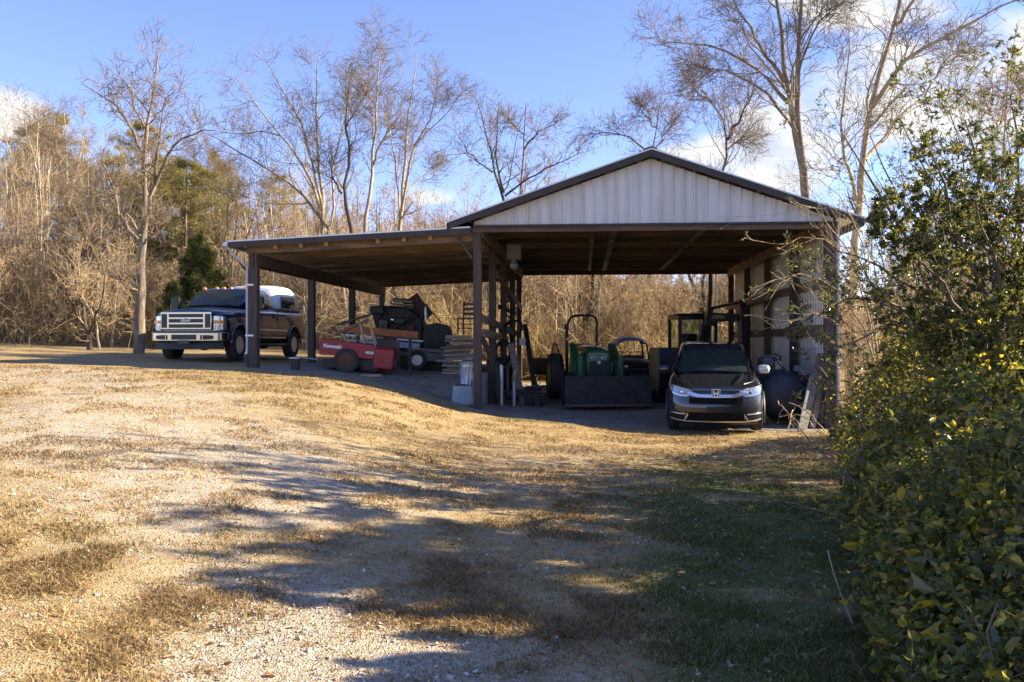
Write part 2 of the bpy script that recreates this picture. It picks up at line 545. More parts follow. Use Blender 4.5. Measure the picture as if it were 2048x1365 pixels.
# rake boards with their lookouts, front and back
for v0, nm in ((-OH_F + .02, 'rake_board'), (BL + OH_F - .06, 'rake_board')):
    for sgn in (-1, 1):
        half = BW / 2 + OH_S - .01
        p = Vector((RIDGE_U + sgn * .003, v0 + .02, RZ - .115)); q = p + Vector((sgn * half, 0, -half * SL))
        MB().beam(p + Vector((0, 0, .012)), q + Vector((0, 0, .012)), .04, .115).build(nm, TRIM_D, barn)
for sgn in (-1, 1):
    half = BW / 2 + OH_S - .02
    # soffit strip and lookout blocks under the front overhang
    for k in range(7):
        du = .25 + k * (half - .3) / 6
        u = RIDGE_U + sgn * du; z = RZ - du * SL - .105
        MB().beam((u, -OH_F + .06, z), (u, -.02, z), .09, .10).build('lookout', WOOD_T, barn)
    mb = MB(); p = Vector((RIDGE_U + sgn * half, -OH_F + .02, RZ - half * SL - .115)); mb.beam(p, p + Vector((0, BL + 2 * OH_F - .1, 0)), .04, .15)
    mb.build('eave_board', TRIM_D, barn)
    mb = MB(); p = Vector((RIDGE_U + sgn * .05, -.035, RZ - .05 * SL - .20)); q = Vector((RIDGE_U + sgn * (BW / 2), -.035, RZ - BW / 2 * SL - .20))
    mb.beam(p, q, .03, .10); mb.build('gable_trim', TRIM_D, barn)


def gable(v, name):
    """ribbed white siding, a polygon strip per pan with a standing rib between"""
    mb = MB(); n = 32; pit = (BW + .12) / n; u0 = -.06
    top = lambda u: RZ - abs(u - RIDGE_U) * SL - .165
    prof = []
    for i in range(n):
        for f, h in ((0, 0), (.84, 0), (.87, .04), (.96, .04)):
            prof.append((u0 + (i + f) * pit, h))
    prof.append((u0 + n * pit, 0))
    prof.append((RIDGE_U, 0)); prof.sort()
    sg = -1
    lo = [Vector((u, v + sg * h, EAVE - .01)) for u, h in prof]; hi = [Vector((u, v + sg * h, top(u))) for u, h in prof]
    N = len(prof)
    back_lo = [Vector((u, v + .02, EAVE - .01)) for u in (prof[0][0], RIDGE_U, prof[-1][0])]
    mb.add(lo + hi, [(i, i + 1, N + i + 1, N + i) for i in range(N - 1)])
    mb.prism([(prof[0][0], EAVE - .01), (prof[-1][0], EAVE - .01), (prof[-1][0], top(prof[-1][0])), (RIDGE_U, top(RIDGE_U)), (prof[0][0], top(prof[0][0]))], (0, v + .004, 0), (1, 0, 0), (0, 0, 1), (0, .02, 0))
    return mb.build(name, SIDING, barn, smooth=0, fixn=True)


gable(-.125, 'gable_siding')
gable(BL + .16, 'gable_siding')
MB().bx(-.08, BW + .08, -.155, -.088, EAVE - .055, EAVE - .012).build('gable_sill_trim', TRIM_D, barn)
MB().bx(-.08, BW + .08, BL + .088, BL + .155, EAVE - .058, EAVE + .02).build('gable_sill_trim', TRIM_D, barn)
for v in (-.065, BL + .065):
    MB().bx(-.10, BW + .10, v - .022, v + .022, EAVE - .16, EAVE - (.058 if v < 1 else -.02)).build('header', WOOD_T, barn)
# trusses every 1.22 m, their chords and webs
for k in range(11):
    v = .14 + k * (BL - .28) / 10
    mb = MB(); zb = EAVE + .02
    mb.bx(.03, BW - .03, v - .02, v + .02, zb, zb + .16)
    for sgn in (-1, 1):
        p = Vector((RIDGE_U, v + .041, RZ - .26)); q = Vector((RIDGE_U + sgn * (BW / 2 - .05), v + .041, RZ - .26 - (BW / 2 - .05) * SL))
        mb.beam(p, q, .038, .15)
        for a, b in ((.9, 1.9), (1.9, .9), (2.7, 1.9)):
            mb.beam((RIDGE_U + sgn * a, v - .04, zb + .1), (RIDGE_U + sgn * b * .8, v - .04, RZ - .26 - b * .8 * SL), .035, .10)
    mb.build('truss', WOOD_T, barn)
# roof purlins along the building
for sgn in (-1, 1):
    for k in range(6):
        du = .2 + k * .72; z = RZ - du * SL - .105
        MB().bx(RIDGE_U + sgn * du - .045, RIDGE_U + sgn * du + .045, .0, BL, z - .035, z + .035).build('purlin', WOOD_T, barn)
# long braces nailed under the bottom chords
for u, w in ((2.45, .10), (2.95, .14), (4.9, .12)):
    MB().bx(u - w / 2, u + w / 2, .1, BL - .1, EAVE - .022, EAVE + .016).build('brace', M('brace_wood', (.07, .045, .032), .8, col2=(.19, .12, .075), scale=1.1, lo=.42, hi=.58), barn)
# short boards hanging in front, pale, just under the header
MB().bx(2.36, 3.1, .10, .13, EAVE - .14, EAVE - .03).build('brace_board', WOOD_P, barn)
# wall plates along both sides of the main bay
for u in (.11, BW - .11):
    MB().bx(u - .02, u + .02, .02, BL - .02, EAVE - .26, EAVE + .0).build('wall_plate', WOOD_G, barn)
# east wall: ribbed siding outside the posts, girts inside
mb = MB()
n = 53; pit = (BL + .2) / n; prof = []
for i in range(n):
    for f, h in ((0, 0), (.55, 0), (.62, .03), (.86, .03)):
        prof.append((-.1 + (i + f) * pit, h))
prof.append((BL + .1, 0))
zb = [max(lg(BW, v) - .05, -.4) for v, _ in prof]
lo = [Vector((BW + .15 + h, v, -.25)) for v, h in prof]; hi = [Vector((BW + .15 + h, v, EAVE + .02)) for v, h in prof]
lo2 = [p + Vector((.008, 0, 0)) for p in lo]; hi2 = [p + Vector((.008, 0, 0)) for p in hi]; N = len(prof)
mb.add(lo + hi, [(i, i + 1, N + i + 1, N + i) for i in range(N - 1)])
mb.add(lo2 + hi2, [(N + i, N + i + 1, i + 1, i) for i in range(N - 1)])
mb.build('wall_siding', SIDING_IN, barn, smooth=0, fixn=False)
mb = MB(); mb.bx(BW + .155, BW + .185, -.14, -.09, -.2, EAVE); mb.build('corner_trim', M('faded_trim', (.55, .50, .45), .5), barn)
for z in (.55, 2.02, 3.05):
    MB().bx(BW + .088, BW + .128, -.02, BL + .02, z - .10, z + .10).build('girt', WOOD_G, barn)
for z, v0, v1 in ((2.05, -.03, 3.2), (3.0, 5.4, BL)):
    MB().bx(BW - .165, BW - .09, v0, v1, z - .13, z + .09).build('girt', WOOD_G, barn)
# west side of the main bay: loose boards nailed across the posts
for z0, z1, v0, v1, h in ((2.28, 2.05, .0, 9.3, .17), (1.98, 1.84, .05, 6.2, .17), (3.45, 2.9, 3.0, 12.2, .18), (1.15, 1.15, 3.0, 9.2, .2)):
    MB().beam((.11, v0, z0), (.11, v1, z1), .04, h).build('rail_board', WOOD_G, barn)
for z0, v0, v1, h in ((.80, 2.9, 12.2, .14), (1.25, 5.8, 12.2, .10), (1.62, 6.0, 12.2, .15), (1.95, 8.9, 12.2, .10), (2.30, 5.8, 12.2, .12), (2.75, 8.9, 12.2, .14)):
    MB().bx(-.135, -.095, v0, v1, z0 + .4, z0 + .4 + h).build('rail_board', WOOD_D, barn)
# retaining boards between the terrace and the bay
MB().bx(-.135, -.095, .25, BL - .2, .0, 1.05).build('retaining_board', CONC, barn)

# lean-to: roof almost flat, rafters across, purlins along
LZ0, LZ1 = 4.205, 3.955                        # top of the sheet at the barn wall, at the outer eave
LU0, LU1 = -.12, -LW - .46
mb = MB(); roof_slab(mb, (LU0, -.34, LZ0), (LU0, BL + .3, LZ0), (LU1 - LU0, 0, LZ1 - LZ0), (-.05, 0, 1))
mb.build('lean_to_roof', ROOF_M, barn, smooth=0)
lz = lambda u: LZ0 + (LZ1 - LZ0) * (u - LU0) / (LU1 - LU0)
for v in (-.32, BL + .24):
    MB().beam((LU0, v, lz(LU0) - .095), (LU1 + .01, v, lz(LU1) - .095), .03, .11).build('fascia', TRIM_D, barn)
mb = MB(); mb.bx(LU1 - .10, LU1 + .0, -.36, BL + .32, LZ1 - .13, LZ1 - .03); mb.build('gutter', M('gutter_metal', (.50, .52, .55), .4, metal=.4), barn, bevel=.02)
for k in range(9):
    u = -.45 - k * (LW + .2) / 9
    MB().bx(u - .045, u + .045, -.30, BL + .22, lz(u) - .075, lz(u) - .033).build('purlin', WOOD_V, barn)
    if k in (1, 2, 3, 5, 6, 7):
        MB().bx(u - .04, u + .04, -.055, .0, lz(u) - .20, lz(u) - .08).build('rafter_block', WOOD_P, barn)
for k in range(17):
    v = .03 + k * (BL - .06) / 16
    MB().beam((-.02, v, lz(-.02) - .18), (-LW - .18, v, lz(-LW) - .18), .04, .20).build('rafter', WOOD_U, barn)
MB().bx(-LW - .02, -LW + .02, -.12, BL + .12, 3.40, 3.695).build('eave_beam', WOOD_T, barn)
MB().bx(-LW + .06, -LW + .10, -.12, BL + .12, 3.45, 3.69).build('eave_beam', WOOD_T, barn)
# white downspout on the outer front post with its straps
mb = MB(); zt = 3.52; zg = lg(-LW, 0)
mb.tube([(LU1 - .03, -.30, LZ1 - .12), (LU1 + .12, -.24, LZ1 - .32), (-LW - .135, -.06, 3.40), (-LW - .135, -.06, zg + .28)], .028, 10)
dn = mb.build('downspout', M('downspout_white', (.42, .44, .48), .45), barn)
mb = MB(); mb.tube([(-LW - .135, -.06, zg + .30), (-LW - .135, -.06, zg - .02)], .05, 10); mb.build('drain_boot', BLACK, dn)
for z in (1.92, 3.02):
    mb = MB(); mb.lathe((-LW - .135, -.06, z), (0, 0, 1), [(.035, -.02), (.042, -.02), (.042, .02), (.035, .02)], 12)
    mb.bx(-LW - .10, -LW + .02, -.115, -.098, z - .02, z + .02); mb.build('strap', WHITE, dn)
# knee braces
MB().beam((-.10, -.06, 3.55), (-.42, -.06, 4.0), .04, .10, (0, 1, 0)).build('knee_brace', WOOD_D, barn)
MB().beam((-LW - .1, .0, 3.25), (-LW - .40, .0, 3.62), .04, .09, (0, 1, 0)).build('knee_brace', WOOD_D, barn)
# wall lamp box hanging inside the bay
mb = MB(); mb.bx(.55, .86, .9, 1.1, 3.62, 3.96); lb = mb.build('junction_box', M('old_plywood_box', (.07, .05, .032), .85, col2=(.10, .07, .045)), barn, bevel=.01)
mb = MB(); mb.lathe((.70, .98, 3.62), (0, 0, -1), [(.05, 0), (.06, .05), (.10, .10), (.085, .19), (.03, .24)], 14); mb.build('lamp', M('lamp_glass', (.10, .10, .085), .4), lb)
# ------------------------------------------------------------------ trees
def unit(a):
    return a / np.maximum(np.linalg.norm(a, axis=-1, keepdims=True), 1e-9)


def tubes(P, Rd, K, rng):
    """P (B,N,3) centre lines, Rd (B,N) radii -> vertices and quads of B tubes with K sides"""
    B, N, _ = P.shape
    T = unit(np.gradient(P, axis=1))
    ref = unit(rng.normal(size=(B, 1, 3)))
    U = unit(np.cross(T, ref)); W = np.cross(T, U)
    a = np.arange(K) * 2 * np.pi / K
    V = P[:, :, None, :] + Rd[:, :, None, None] * (np.cos(a)[None, None, :, None] * U[:, :, None, :] + np.sin(a)[None, None, :, None] * W[:, :, None, :])
    idx = np.arange(B * N * K).reshape(B, N, K)
    q = np.stack([idx[:, :-1, :], np.roll(idx, -1, 2)[:, :-1, :], np.roll(idx, -1, 2)[:, 1:, :], idx[:, 1:, :]], -1)
    return V.reshape(-1, 3), q.reshape(-1, 4)


def sprout(P, Rd, rng, per, t0, t1, length, ang, up, npts=5, wig=.18, rfac=.55, rtip=.25, taper=.55, rmin=.003, droop=0.0, bias=None):
    """children of every branch in P: 'per' each, at fractions t0..t1 of the parent"""
    B, N, _ = P.shape
    par = np.repeat(np.arange(B), per); n = len(par)
    t = rng.uniform(t0, t1, n); x = t * (N - 1); i = np.minimum(x.astype(int), N - 2); f = (x - i)[:, None]
    base = P[par, i] * (1 - f) + P[par, i + 1] * f
    tan = unit(P[par, i + 1] - P[par, i])
    pr = Rd[par, i] * (1 - f[:, 0]) + Rd[par, i + 1] * f[:, 0]
    side = unit(np.cross(tan, rng.normal(size=(n, 3))))
    if bias is not None: side = unit(side + np.array(bias))
    a = R(1) * rng.uniform(ang[0], ang[1], n)[:, None]
    d = unit(tan * np.cos(a) + side * np.sin(a))
    plen = np.linalg.norm(np.diff(P, axis=1), axis=2).sum(1)[par]
    ln = (length * plen if length > 0 else np.full(n, -length)) * (1 - taper * t) * rng.uniform(.6, 1.3, n)
    step = ln / (npts - 1)
    C = np.zeros((n, npts, 3)); C[:, 0] = base
    for k in range(1, npts):
        d = unit(d + rng.normal(size=(n, 3)) * wig + np.array([0, 0, up]) - np.array([0, 0, droop]) * (k / npts))
        C[:, k] = C[:, k - 1] + d * step[:, None]
    r0 = np.maximum(pr * rfac * rng.uniform(.7, 1.1, n), rmin)
    rr = np.maximum(r0[:, None] * np.linspace(1, rtip, npts)[None, :], rmin * .7)
    return C, rr


def poly(pts, r0, r1, n=12, jit=.0, rng=None):
    """resample a hand drawn limb to n points"""
    p = np.array([tuple(q) for q in pts], float)
    s = np.concatenate([[0], np.cumsum(np.linalg.norm(np.diff(p, axis=0), axis=1))])
    # Catmull-Rom like smoothing by cubic interpolation per axis
    u = np.linspace(0, s[-1], n)
    out = np.stack([np.interp(u, s, p[:, k]) for k in range(3)], 1)
    sm = out.copy(); sm[1:-1] = .25 * out[:-2] + .5 * out[1:-1] + .25 * out[2:]
    if rng is not None and jit: sm[1:-1] += rng.normal(size=(n - 2, 3)) * jit
    return sm[None], np.linspace(r0, r1, n)[None]


def gather(parts, K, rng):
    vs, fs, b = [], [], 0
    for (P, Rd), k in zip(parts, K):
        v, f = tubes(P, Rd, k, rng); vs.append(v); fs.append(f + b); b += len(v)
    return np.concatenate(vs), np.concatenate(fs)


def bark(name, c0, c1, scale=5):
    return M(name, c0, .9, col2=c1, scale=scale, stretch=(2.2, 2.2, .5), bump=.6, spec=.15)


BARK = bark('bark_grey_brown', (.10, .078, .058), (.25, .20, .15))
BARK_P = bark('bark_pale', (.23, .185, .135), (.42, .345, .26))
BARK_D = bark('bark_dark', (.045, .036, .03), (.11, .088, .07))
TWIG = M('twig_tan', (.28, .20, .115), .85, col2=(.45, .335, .20), scale=1.3, spec=.15)
TWIG_R = M('twig_reddish', (.22, .14, .095), .85, col2=(.36, .25, .175), scale=1.3, spec=.15)
TWIG_G = M('twig_grey', (.20, .155, .11), .85, col2=(.36, .28, .20), scale=1.3, spec=.15)


def leaves_np(P, D, size, rng, width=.45, curl=.25, nrm=None):
    """P base points, D directions -> folded leaf blades of 6 points, 2 quads each"""
    n = len(P); D = unit(D)
    s = unit(np.cross(D, rng.normal(size=(n, 3)) if nrm is None else nrm)); nn = np.cross(s, D)
    L_ = (size * rng.uniform(.6, 1.35, n))[:, None] if np.isscalar(size) else np.asarray(size)[:, None]; Wd = L_ * width
    up_ = nn * L_ * curl * .45
    v0 = P; v1 = P + D * L_ * .26 + s * Wd * .46 + up_ * .7; v2 = P + D * L_ * .66 + s * Wd * .40 + up_ * .5; v3 = P + D * L_ - nn * L_ * curl
    v4 = P + D * L_ * .62 - s * Wd * .42 + up_ * .6; v5 = P + D * L_ * .24 - s * Wd * .44 + up_ * .8
    V = np.stack([v0, v1, v2, v3, v4, v5], 1).reshape(-1, 3)
    b = np.arange(n)[:, None] * 6
    F = np.concatenate([b + np.array([0, 1, 2, 3]), b + np.array([0, 3, 4, 5])], 1).reshape(-1, 4)
    tint = np.repeat(rng.uniform(0, 1, n), 6)
    return V, F, tint


def make_tree(name, limbs, rng, levels, label, cat='tree', group=None, bark_=BARK, twig=TWIG, loc=None, rz=0, trunk_lv=1, ksides=(10, 6)):
    """limbs: [(P,R)] drawn trunk and limbs in world or local space; levels: sprout() keyword dicts"""
    base = limbs[0][0][0, 0].copy() if loc is None else np.zeros(3)
    limbs = [(P - base, r) for P, r in limbs]
    root = empty(name, base if loc is None else loc, rz, label, cat, group)
    tr, tk = list(limbs), [ksides[0]] + [ksides[1] + 2] * (len(limbs) - 1)
    cr, ck = [], []
    gen = limbs
    for li, kw in enumerate(levels):
        new = []
        for gi, (P, r) in enumerate(gen):
            k2 = dict(kw)
            if li == 0 and gi == 0 and 't0_trunk' in k2: k2['t0'] = k2['t0_trunk']
            k2.pop('t0_trunk', None)
            new.append(sprout(P, r, rng, **k2))
        by = {}
        for P, r in new: by.setdefault(P.shape[1], []).append((P, r))
        new = [(np.concatenate([p for p, _ in g]), np.concatenate([r for _, r in g])) for g in by.values()]
        if li < trunk_lv:
            tr += new; tk += [ksides[1]] * len(new)
        else:
            cr += new; ck += [3] * len(new)
        gen = new if li else new + limbs[1:]
        if li == 0: gen = new + limbs
    V, F = gather(tr, tk, rng); npmesh('trunk', V, F, bark_, root)
    if cr:
        V, F = gather(cr, ck, rng); npmesh('crown', V, F, twig, root)
    return root, gen


LV_BIG = [dict(per=8, t0=.22, t1=.97, length=.34, ang=(22, 50), up=.08, npts=8, wig=.17, rfac=.5, taper=.72, t0_trunk=.5),
          dict(per=6, t0=.15, t1=1, length=-1.35, ang=(25, 62), up=.05, npts=7, wig=.22, rfac=.5, rmin=.0088, taper=.55),
          dict(per=4, t0=.2, t1=1, length=-.75, ang=(25, 62), up=.04, npts=6, wig=.24, rfac=.6, rmin=.0064, rtip=.6, taper=.4),
          dict(per=2, t0=.2, t1=.95, length=-.42, ang=(20, 55), up=.04, npts=4, wig=.2, rfac=.7, rmin=.0048, rtip=.6, taper=.4)]


def px_limb(d, pts, r0, r1, n=12, rng=None, jit=.03):
    """limb traced at its tree's own distance d; each point may lean nearer or farther (third value, metres)"""
    return poly([at(p[0], p[1], d + (p[2] if len(p) > 2 else 0)) for p in pts], r0, r1, n, jit, rng)


def hero(name, d, limbs, label, seed, levels=LV_BIG, **kw):
    rng = np.random.default_rng(seed)
    L_ = [px_limb(d, pts, r0 * .66, max(r1 * .6, .008), 14 if i == 0 else 10, rng) for i, (pts, r0, r1) in enumerate(limbs)]
    b = L_[0][0][0, 0]; g = gz(b[0], b[1]); L_[0][0][0, 0, 2] = g - .15
    return make_tree(name, L_, rng, levels, label, **kw)


LV_LONE = [dict(per=8, t0=.2, t1=.97, length=.38, ang=(28, 62), up=.11, npts=9, wig=.25, rfac=.5, taper=.7, t0_trunk=.55),
           dict(per=5, t0=.15, t1=1, length=-1.1, ang=(30, 65), up=.09, npts=7, wig=.28, rfac=.5, rmin=.0095, taper=.5),
           dict(per=4, t0=.2, t1=1, length=-.55, ang=(25, 60), up=.09, npts=6, wig=.26, rfac=.6, rmin=.0066, rtip=.6, taper=.4)]
TWIG_H = M('twig_dark_grey', (.125, .095, .068), .85, col2=(.25, .195, .14), scale=1.3, spec=.15)
hero('bare_tree', 27.5, [
    ([(277, 718), (280, 640), (282, 560), (284, 488), (290, 400), (293, 330), (297, 250), (306, 180), (316, 110)], .27, .03),
    ([(284, 490), (262, 468, .3), (243, 440, .7), (234, 412, .9), (229, 385, 1.0), (215, 350, 1.2), (204, 318, 1.3)], .12, .03),
    ([(231, 398, .9), (222, 390, .9), (200, 387, 1.0), (176, 392, 1.1)], .05, .015),
    ([(284, 490), (300, 478, -.4), (318, 455, -.9), (325, 440, -1.1)], .06, .02),
    ([(285, 470), (297, 420, -.5), (305, 380, -.6), (312, 330, -.9), (320, 270, -1.1), (326, 225, -1.2)], .12, .03),
    ([(303, 390, -.5), (320, 340, -1.0), (340, 300, -1.4), (366, 275, -1.7), (400, 266, -1.9), (430, 262, -2.1)], .09, .02),
    ([(293, 335), (275, 285, .6), (258, 245, .9), (228, 205, 1.2), (195, 188, 1.4), (164, 168, 1.6)], .09, .02),
    ([(296, 262), (270, 222, .2), (262, 180, .3), (236, 145, .5)], .05, .015),
    ([(297, 250), (316, 230, -.8), (330, 200, -1.2), (352, 180, -1.5)], .05, .015),
    ([(280, 590), (262, 575, -.6), (236, 560, -1.0), (215, 545, -1.2)], .05, .012)],
    'lone bare tree with forked trunk at the grass edge beside the pickup', 11, levels=LV_LONE, bark_=BARK, twig=TWIG_H)

CLUMP = 'bare trees rising behind the lean-to roof'
hero('bare_tree', 38, [
    ([(648, 660), (650, 560), (652, 470), (646, 416), (639, 357), (634, 264), (631, 153), (642, 95)], .20, .02),
    ([(650, 520), (639, 400, .5), (600, 310, 1.0), (561, 271, 1.4), (513, 216, 1.8), (461, 142, 2.2)], .14, .02),
    ([(648, 440), (639, 383, -.4), (605, 245, -1.0), (576, 197, -1.3), (542, 142, -1.6), (520, 105, -1.7)], .11, .02),
    ([(650, 480), (672, 420, -.6), (657, 342, -.8), (687, 260, -1.2), (709, 150, -1.5)], .09, .02),
    ([(560, 272, 1.4), (520, 262, 1.8), (470, 268, 2.2), (430, 262, 2.5)], .06, .012)],
    'fan shaped bare tree with many straight stems behind the lean-to roof', 12, bark_=BARK_P, twig=TWIG_H)
hero('bare_tree', 35, [
    ([(690, 660), (685, 560), (672, 480), (640, 425), (600, 390), (550, 342), (487, 316), (430, 270), (400, 262)], .16, .02),
    ([(620, 405), (560, 410, -.6), (500, 400, -.8), (455, 380, -1)], .05, .012)],
    'bare tree leaning far left over the lean-to roof with one arching stem', 13, bark_=BARK, twig=TWIG_H)
hero('bare_tree', 36, [
    ([(715, 660), (712, 540), (706, 461), (690, 420), (683, 387), (702, 346), (699, 300), (694, 253), (688, 200), (712, 130)], .20, .02),
    ([(683, 387), (668, 365, .5), (660, 340, .7), (668, 290, .8)], .07, .015),
    ([(694, 253), (720, 205, -.6), (735, 180, -.9)], .05, .012)],
    'bare tree with a kinked elbow in its trunk above the lean-to roof', 14, bark_=BARK_D, twig=TWIG_H)
hero('bare_tree', 37, [
    ([(722, 660), (724, 540), (728, 440), (743, 375), (747, 301), (756, 200), (752, 130), (768, 82)], .19, .02),
    ([(746, 330), (754, 300, -.6), (776, 260, -1.0), (798, 234, -1.4), (806, 200, -1.6)], .08, .015),
    ([(748, 290), (742, 220, .6), (735, 150, .9), (745, 95, 1.1)], .06, .015)],
    'tall slender bare tree right of the kinked one, topping the others', 15, bark_=BARK_P, twig=TWIG_H)
hero('bare_tree', 40, [
    ([(800, 670), (798, 540), (799, 453), (806, 394), (813, 283), (817, 223), (828, 150), (834, 108)], .20, .02),
    ([(803, 420), (815, 350, -.7), (828, 283, -1.1), (865, 238, -1.6), (880, 142, -2.0)], .10, .02),
    ([(812, 375), (850, 350, .6), (880, 330, 1.0), (895, 322, 1.2)], .06, .015),
    ([(800, 440), (790, 330, .9), (780, 250, 1.3), (776, 180, 1.6)], .08, .02),
    ([(828, 290, -1.1), (880, 240, -1.4), (915, 200, -1.8), (932, 178, -2.1)], .05, .012)],
    'broad bare tree with five upright stems left of the gable eave', 16, bark_=BARK_P, twig=TWIG_H)
hero('bare_tree', 34, [
    ([(1020, 660), (1018, 500), (1010, 398), (991, 364), (984, 320), (973, 268), (962, 220), (954, 201)], .17, .02),
    ([(1008, 385), (993, 330, -.5), (992, 270, -.8), (999, 205, -1.0)], .08, .015),
    ([(985, 345), (950, 320, .6), (925, 290, 1.0), (905, 255, 1.2)], .05, .012),
    ([(1010, 392), (1050, 362, -.5), (1080, 345, -.8), (1108, 334, -1.1), (1140, 318, -1.4), (1166, 303, -1.6)], .07, .012)],
    'bare tree with a low branch sweeping right along the gable roof slope', 17, levels=LV_LONE, bark_=BARK_D, twig=TWIG_H)
hero('bare_tree', 35, [
    ([(1036, 660), (1038, 500), (1040, 387), (1047, 301), (1050, 265), (1047, 238), (1052, 205)], .13, .02),
    ([(1048, 300), (1070, 268, -.6), (1095, 250, -.9), (1115, 245, -1.1)], .06, .012),
    ([(1049, 270), (1025, 250, .5), (1015, 235, .7)], .04, .01)],
    'small round crowned bare tree standing just left of the roof ridge', 18, levels=LV_LONE, bark_=BARK_D, twig=TWIG_H)
hero('bare_tree', 38, [
    ([(1296, 660), (1298, 480), (1302, 330), (1310, 280), (1313, 239), (1322, 210), (1325, 182)], .15, .02),
    ([(1303, 330), (1280, 285, .6), (1240, 268, 1.0), (1195, 262, 1.2), (1168, 285, 1.3)], .08, .012),
    ([(1308, 300), (1330, 270, -.6), (1350, 240, -.9)], .05, .012),
    ([(1312, 255), (1285, 225, .5), (1270, 200, .7)], .05, .012)],
    'bare tree whose crown shows behind the gable peak', 19, bark_=BARK, twig=TWIG_H)
hero('bare_tree', 31, [
    ([(1420, 660), (1425, 480), (1440, 350), (1459, 268), (1450, 232), (1424, 205), (1402, 178)], .17, .02),
    ([(1455, 280), (1480, 240, -.7), (1500, 200, -1.0), (1512, 160, -1.3)], .09, .02),
    ([(1424, 205), (1395, 190, .5), (1385, 150, .8)], .05, .012),
    ([(1452, 300), (1475, 285, .6), (1510, 265, 1.0)], .06, .012)],
    'bare tree behind the right roof slope with wavy dark branches', 20, bark_=BARK_D, twig=TWIG_H)
hero('bare_tree', 26, [
    ([(1630, 760), (1622, 560), (1612, 390), (1590, 240), (1566, 150), (1563, 70), (1545, -40), (1530, -140)], .24, .05),
    ([(1612, 400), (1603, 310, -.5), (1592, 210, -.9), (1597, 110, -1.2), (1598, 0, -1.4), (1610, -120, -1.5)], .18, .04),
    ([(1575, 205), (1548, 170, .7), (1515, 136, 1.2), (1450, 99, 1.8), (1388, 88, 2.4), (1310, 84, 3.0)], .10, .015),
    ([(1568, 165), (1526, 98, -.6), (1495, 48, -1.1), (1465, -10, -1.5)], .10, .02),
    ([(1596, 270), (1540, 190, -1.0), (1470, 145, -1.8), (1400, 130, -2.4), (1345, 120, -2.8)], .08, .015),
    ([(1597, 150, -1.0), (1612, 90, -1.4), (1640, 40, -1.8), (1690, 0, -2.2)], .07, .015)],
    'big twin stemmed bare tree behind the right eave with limbs spreading left', 21, bark_=BARK, twig=TWIG_H)
hero('bare_tree', 25, [
    ([(1700, 760), (1708, 560), (1716, 390), (1734, 266), (1760, 146), (1787, 58), (1800, -10), (1815, -120)], .23, .05),
    ([(1745, 215), (1796, 133, -.8), (1858, 89, -1.4), (1960, 40, -2.0), (2046, -4, -2.6)], .11, .03),
    ([(1730, 320), (1768, 282, .6), (1805, 222, 1.0), (1849, 195, 1.4), (1900, 192, 1.8), (1962, 175, 2.2)], .10, .02),
    ([(1790, 50), (1830, 0, -.5), (1870, -60, -.9)], .09, .03),
    ([(1712, 400), (1690, 330, -.9), (1680, 250, -1.4), (1690, 170, -1.8), (1700, 80, -2.0)], .09, .02),
    ([(1849, 195, 1.4), (1885, 130, 1.6), (1920, 90, 1.8)], .05, .012)],
    'tall leaning bare tree with a bright trunk and limbs reaching right', 22, bark_=BARK_P, twig=TWIG_H)
hero('bare_tree', 23, [
    ([(1990, 800), (1992, 560), (2008, 320), (2014, 250), (2012, 180), (2016, 95)], .12, .015),
    ([(2010, 300), (1985, 240, .5), (1960, 200, .9)], .05, .012), ([(2012, 260), (2035, 215, -.5), (2050, 170, -.8)], .05, .012)],
    'thin upright bare tree at the far right above the evergreen shrub', 23, levels=LV_LONE, bark_=BARK_P, twig=TWIG_R)
# seen through the barn
hero('bare_tree', 40, [
    ([(1160, 716), (1168, 665), (1182, 620), (1188, 570), (1186, 520), (1192, 430)], .26, .05),
    ([(1168, 680), (1166, 620, -.5), (1155, 570, -.8), (1140, 530, -1.0), (1125, 480, -1.2)], .12, .03),
    ([(1180, 640), (1195, 600, .6), (1203, 550, .9), (1215, 480, 1.2)], .13, .03),
    ([(1190, 620), (1205, 634, -.8), (1240, 636, -1.2), (1280, 620, -1.6), (1330, 605, -2.0)], .07, .012),
    ([(1195, 612), (1225, 605, .5), (1255, 570, .9), (1280, 545, 1.1)], .06, .012)],
    'many stemmed bare tree seen through the barn above the green tractor', 24, levels=LV_LONE, bark_=BARK_D, twig=TWIG)
hero('bare_tree', 38, [
    ([(1412, 720), (1410, 640), (1395, 590), (1380, 555), (1360, 480)], .22, .06),
    ([(1408, 625), (1406, 570, .5), (1408, 520, .8), (1415, 440, 1.0)], .14, .04),
    ([(1412, 640), (1440, 600, -.6), (1465, 565, -.9)], .08, .02)],
    'two stemmed dark tree seen through the barn above the excavator cab', 25, levels=LV_LONE, bark_=BARK_D, twig=TWIG)
# left woods: individually visible trunks
hero('bare_tree', 42, [
    ([(86, 705), (86, 570), (88, 440), (84, 370), (68, 320), (52, 270), (48, 225)], .24, .03),
    ([(88, 450), (96, 350, .8), (102, 300, 1.1), (110, 235, 1.4)], .12, .02),
    ([(87, 430), (76, 360, -.9), (74, 300, -1.2), (76, 230, -1.5)], .11, .02),
    ([(87, 450), (110, 410, -.6), (128, 375, -1.0)], .08, .015),
    ([(86, 420), (50, 395, .6), (20, 370, 1.1)], .07, .015)],
    'pale straight trunk branching into a fan, second tree from the left edge', 26, bark_=BARK_P, twig=TWIG_H)
hero('bare_tree', 44, [
    ([(137, 712), (136, 560), (137, 430), (134, 350), (133, 300), (128, 225)], .22, .03),
    ([(136, 420), (152, 340, .8), (165, 290, 1.2), (170, 240, 1.4)], .09, .02),
    ([(135, 380), (122, 330, -.8), (112, 280, -1.1)], .08, .02)],
    'pale tall trunk a little left of the lone forked tree', 27, bark_=BARK_P, twig=TWIG_H)
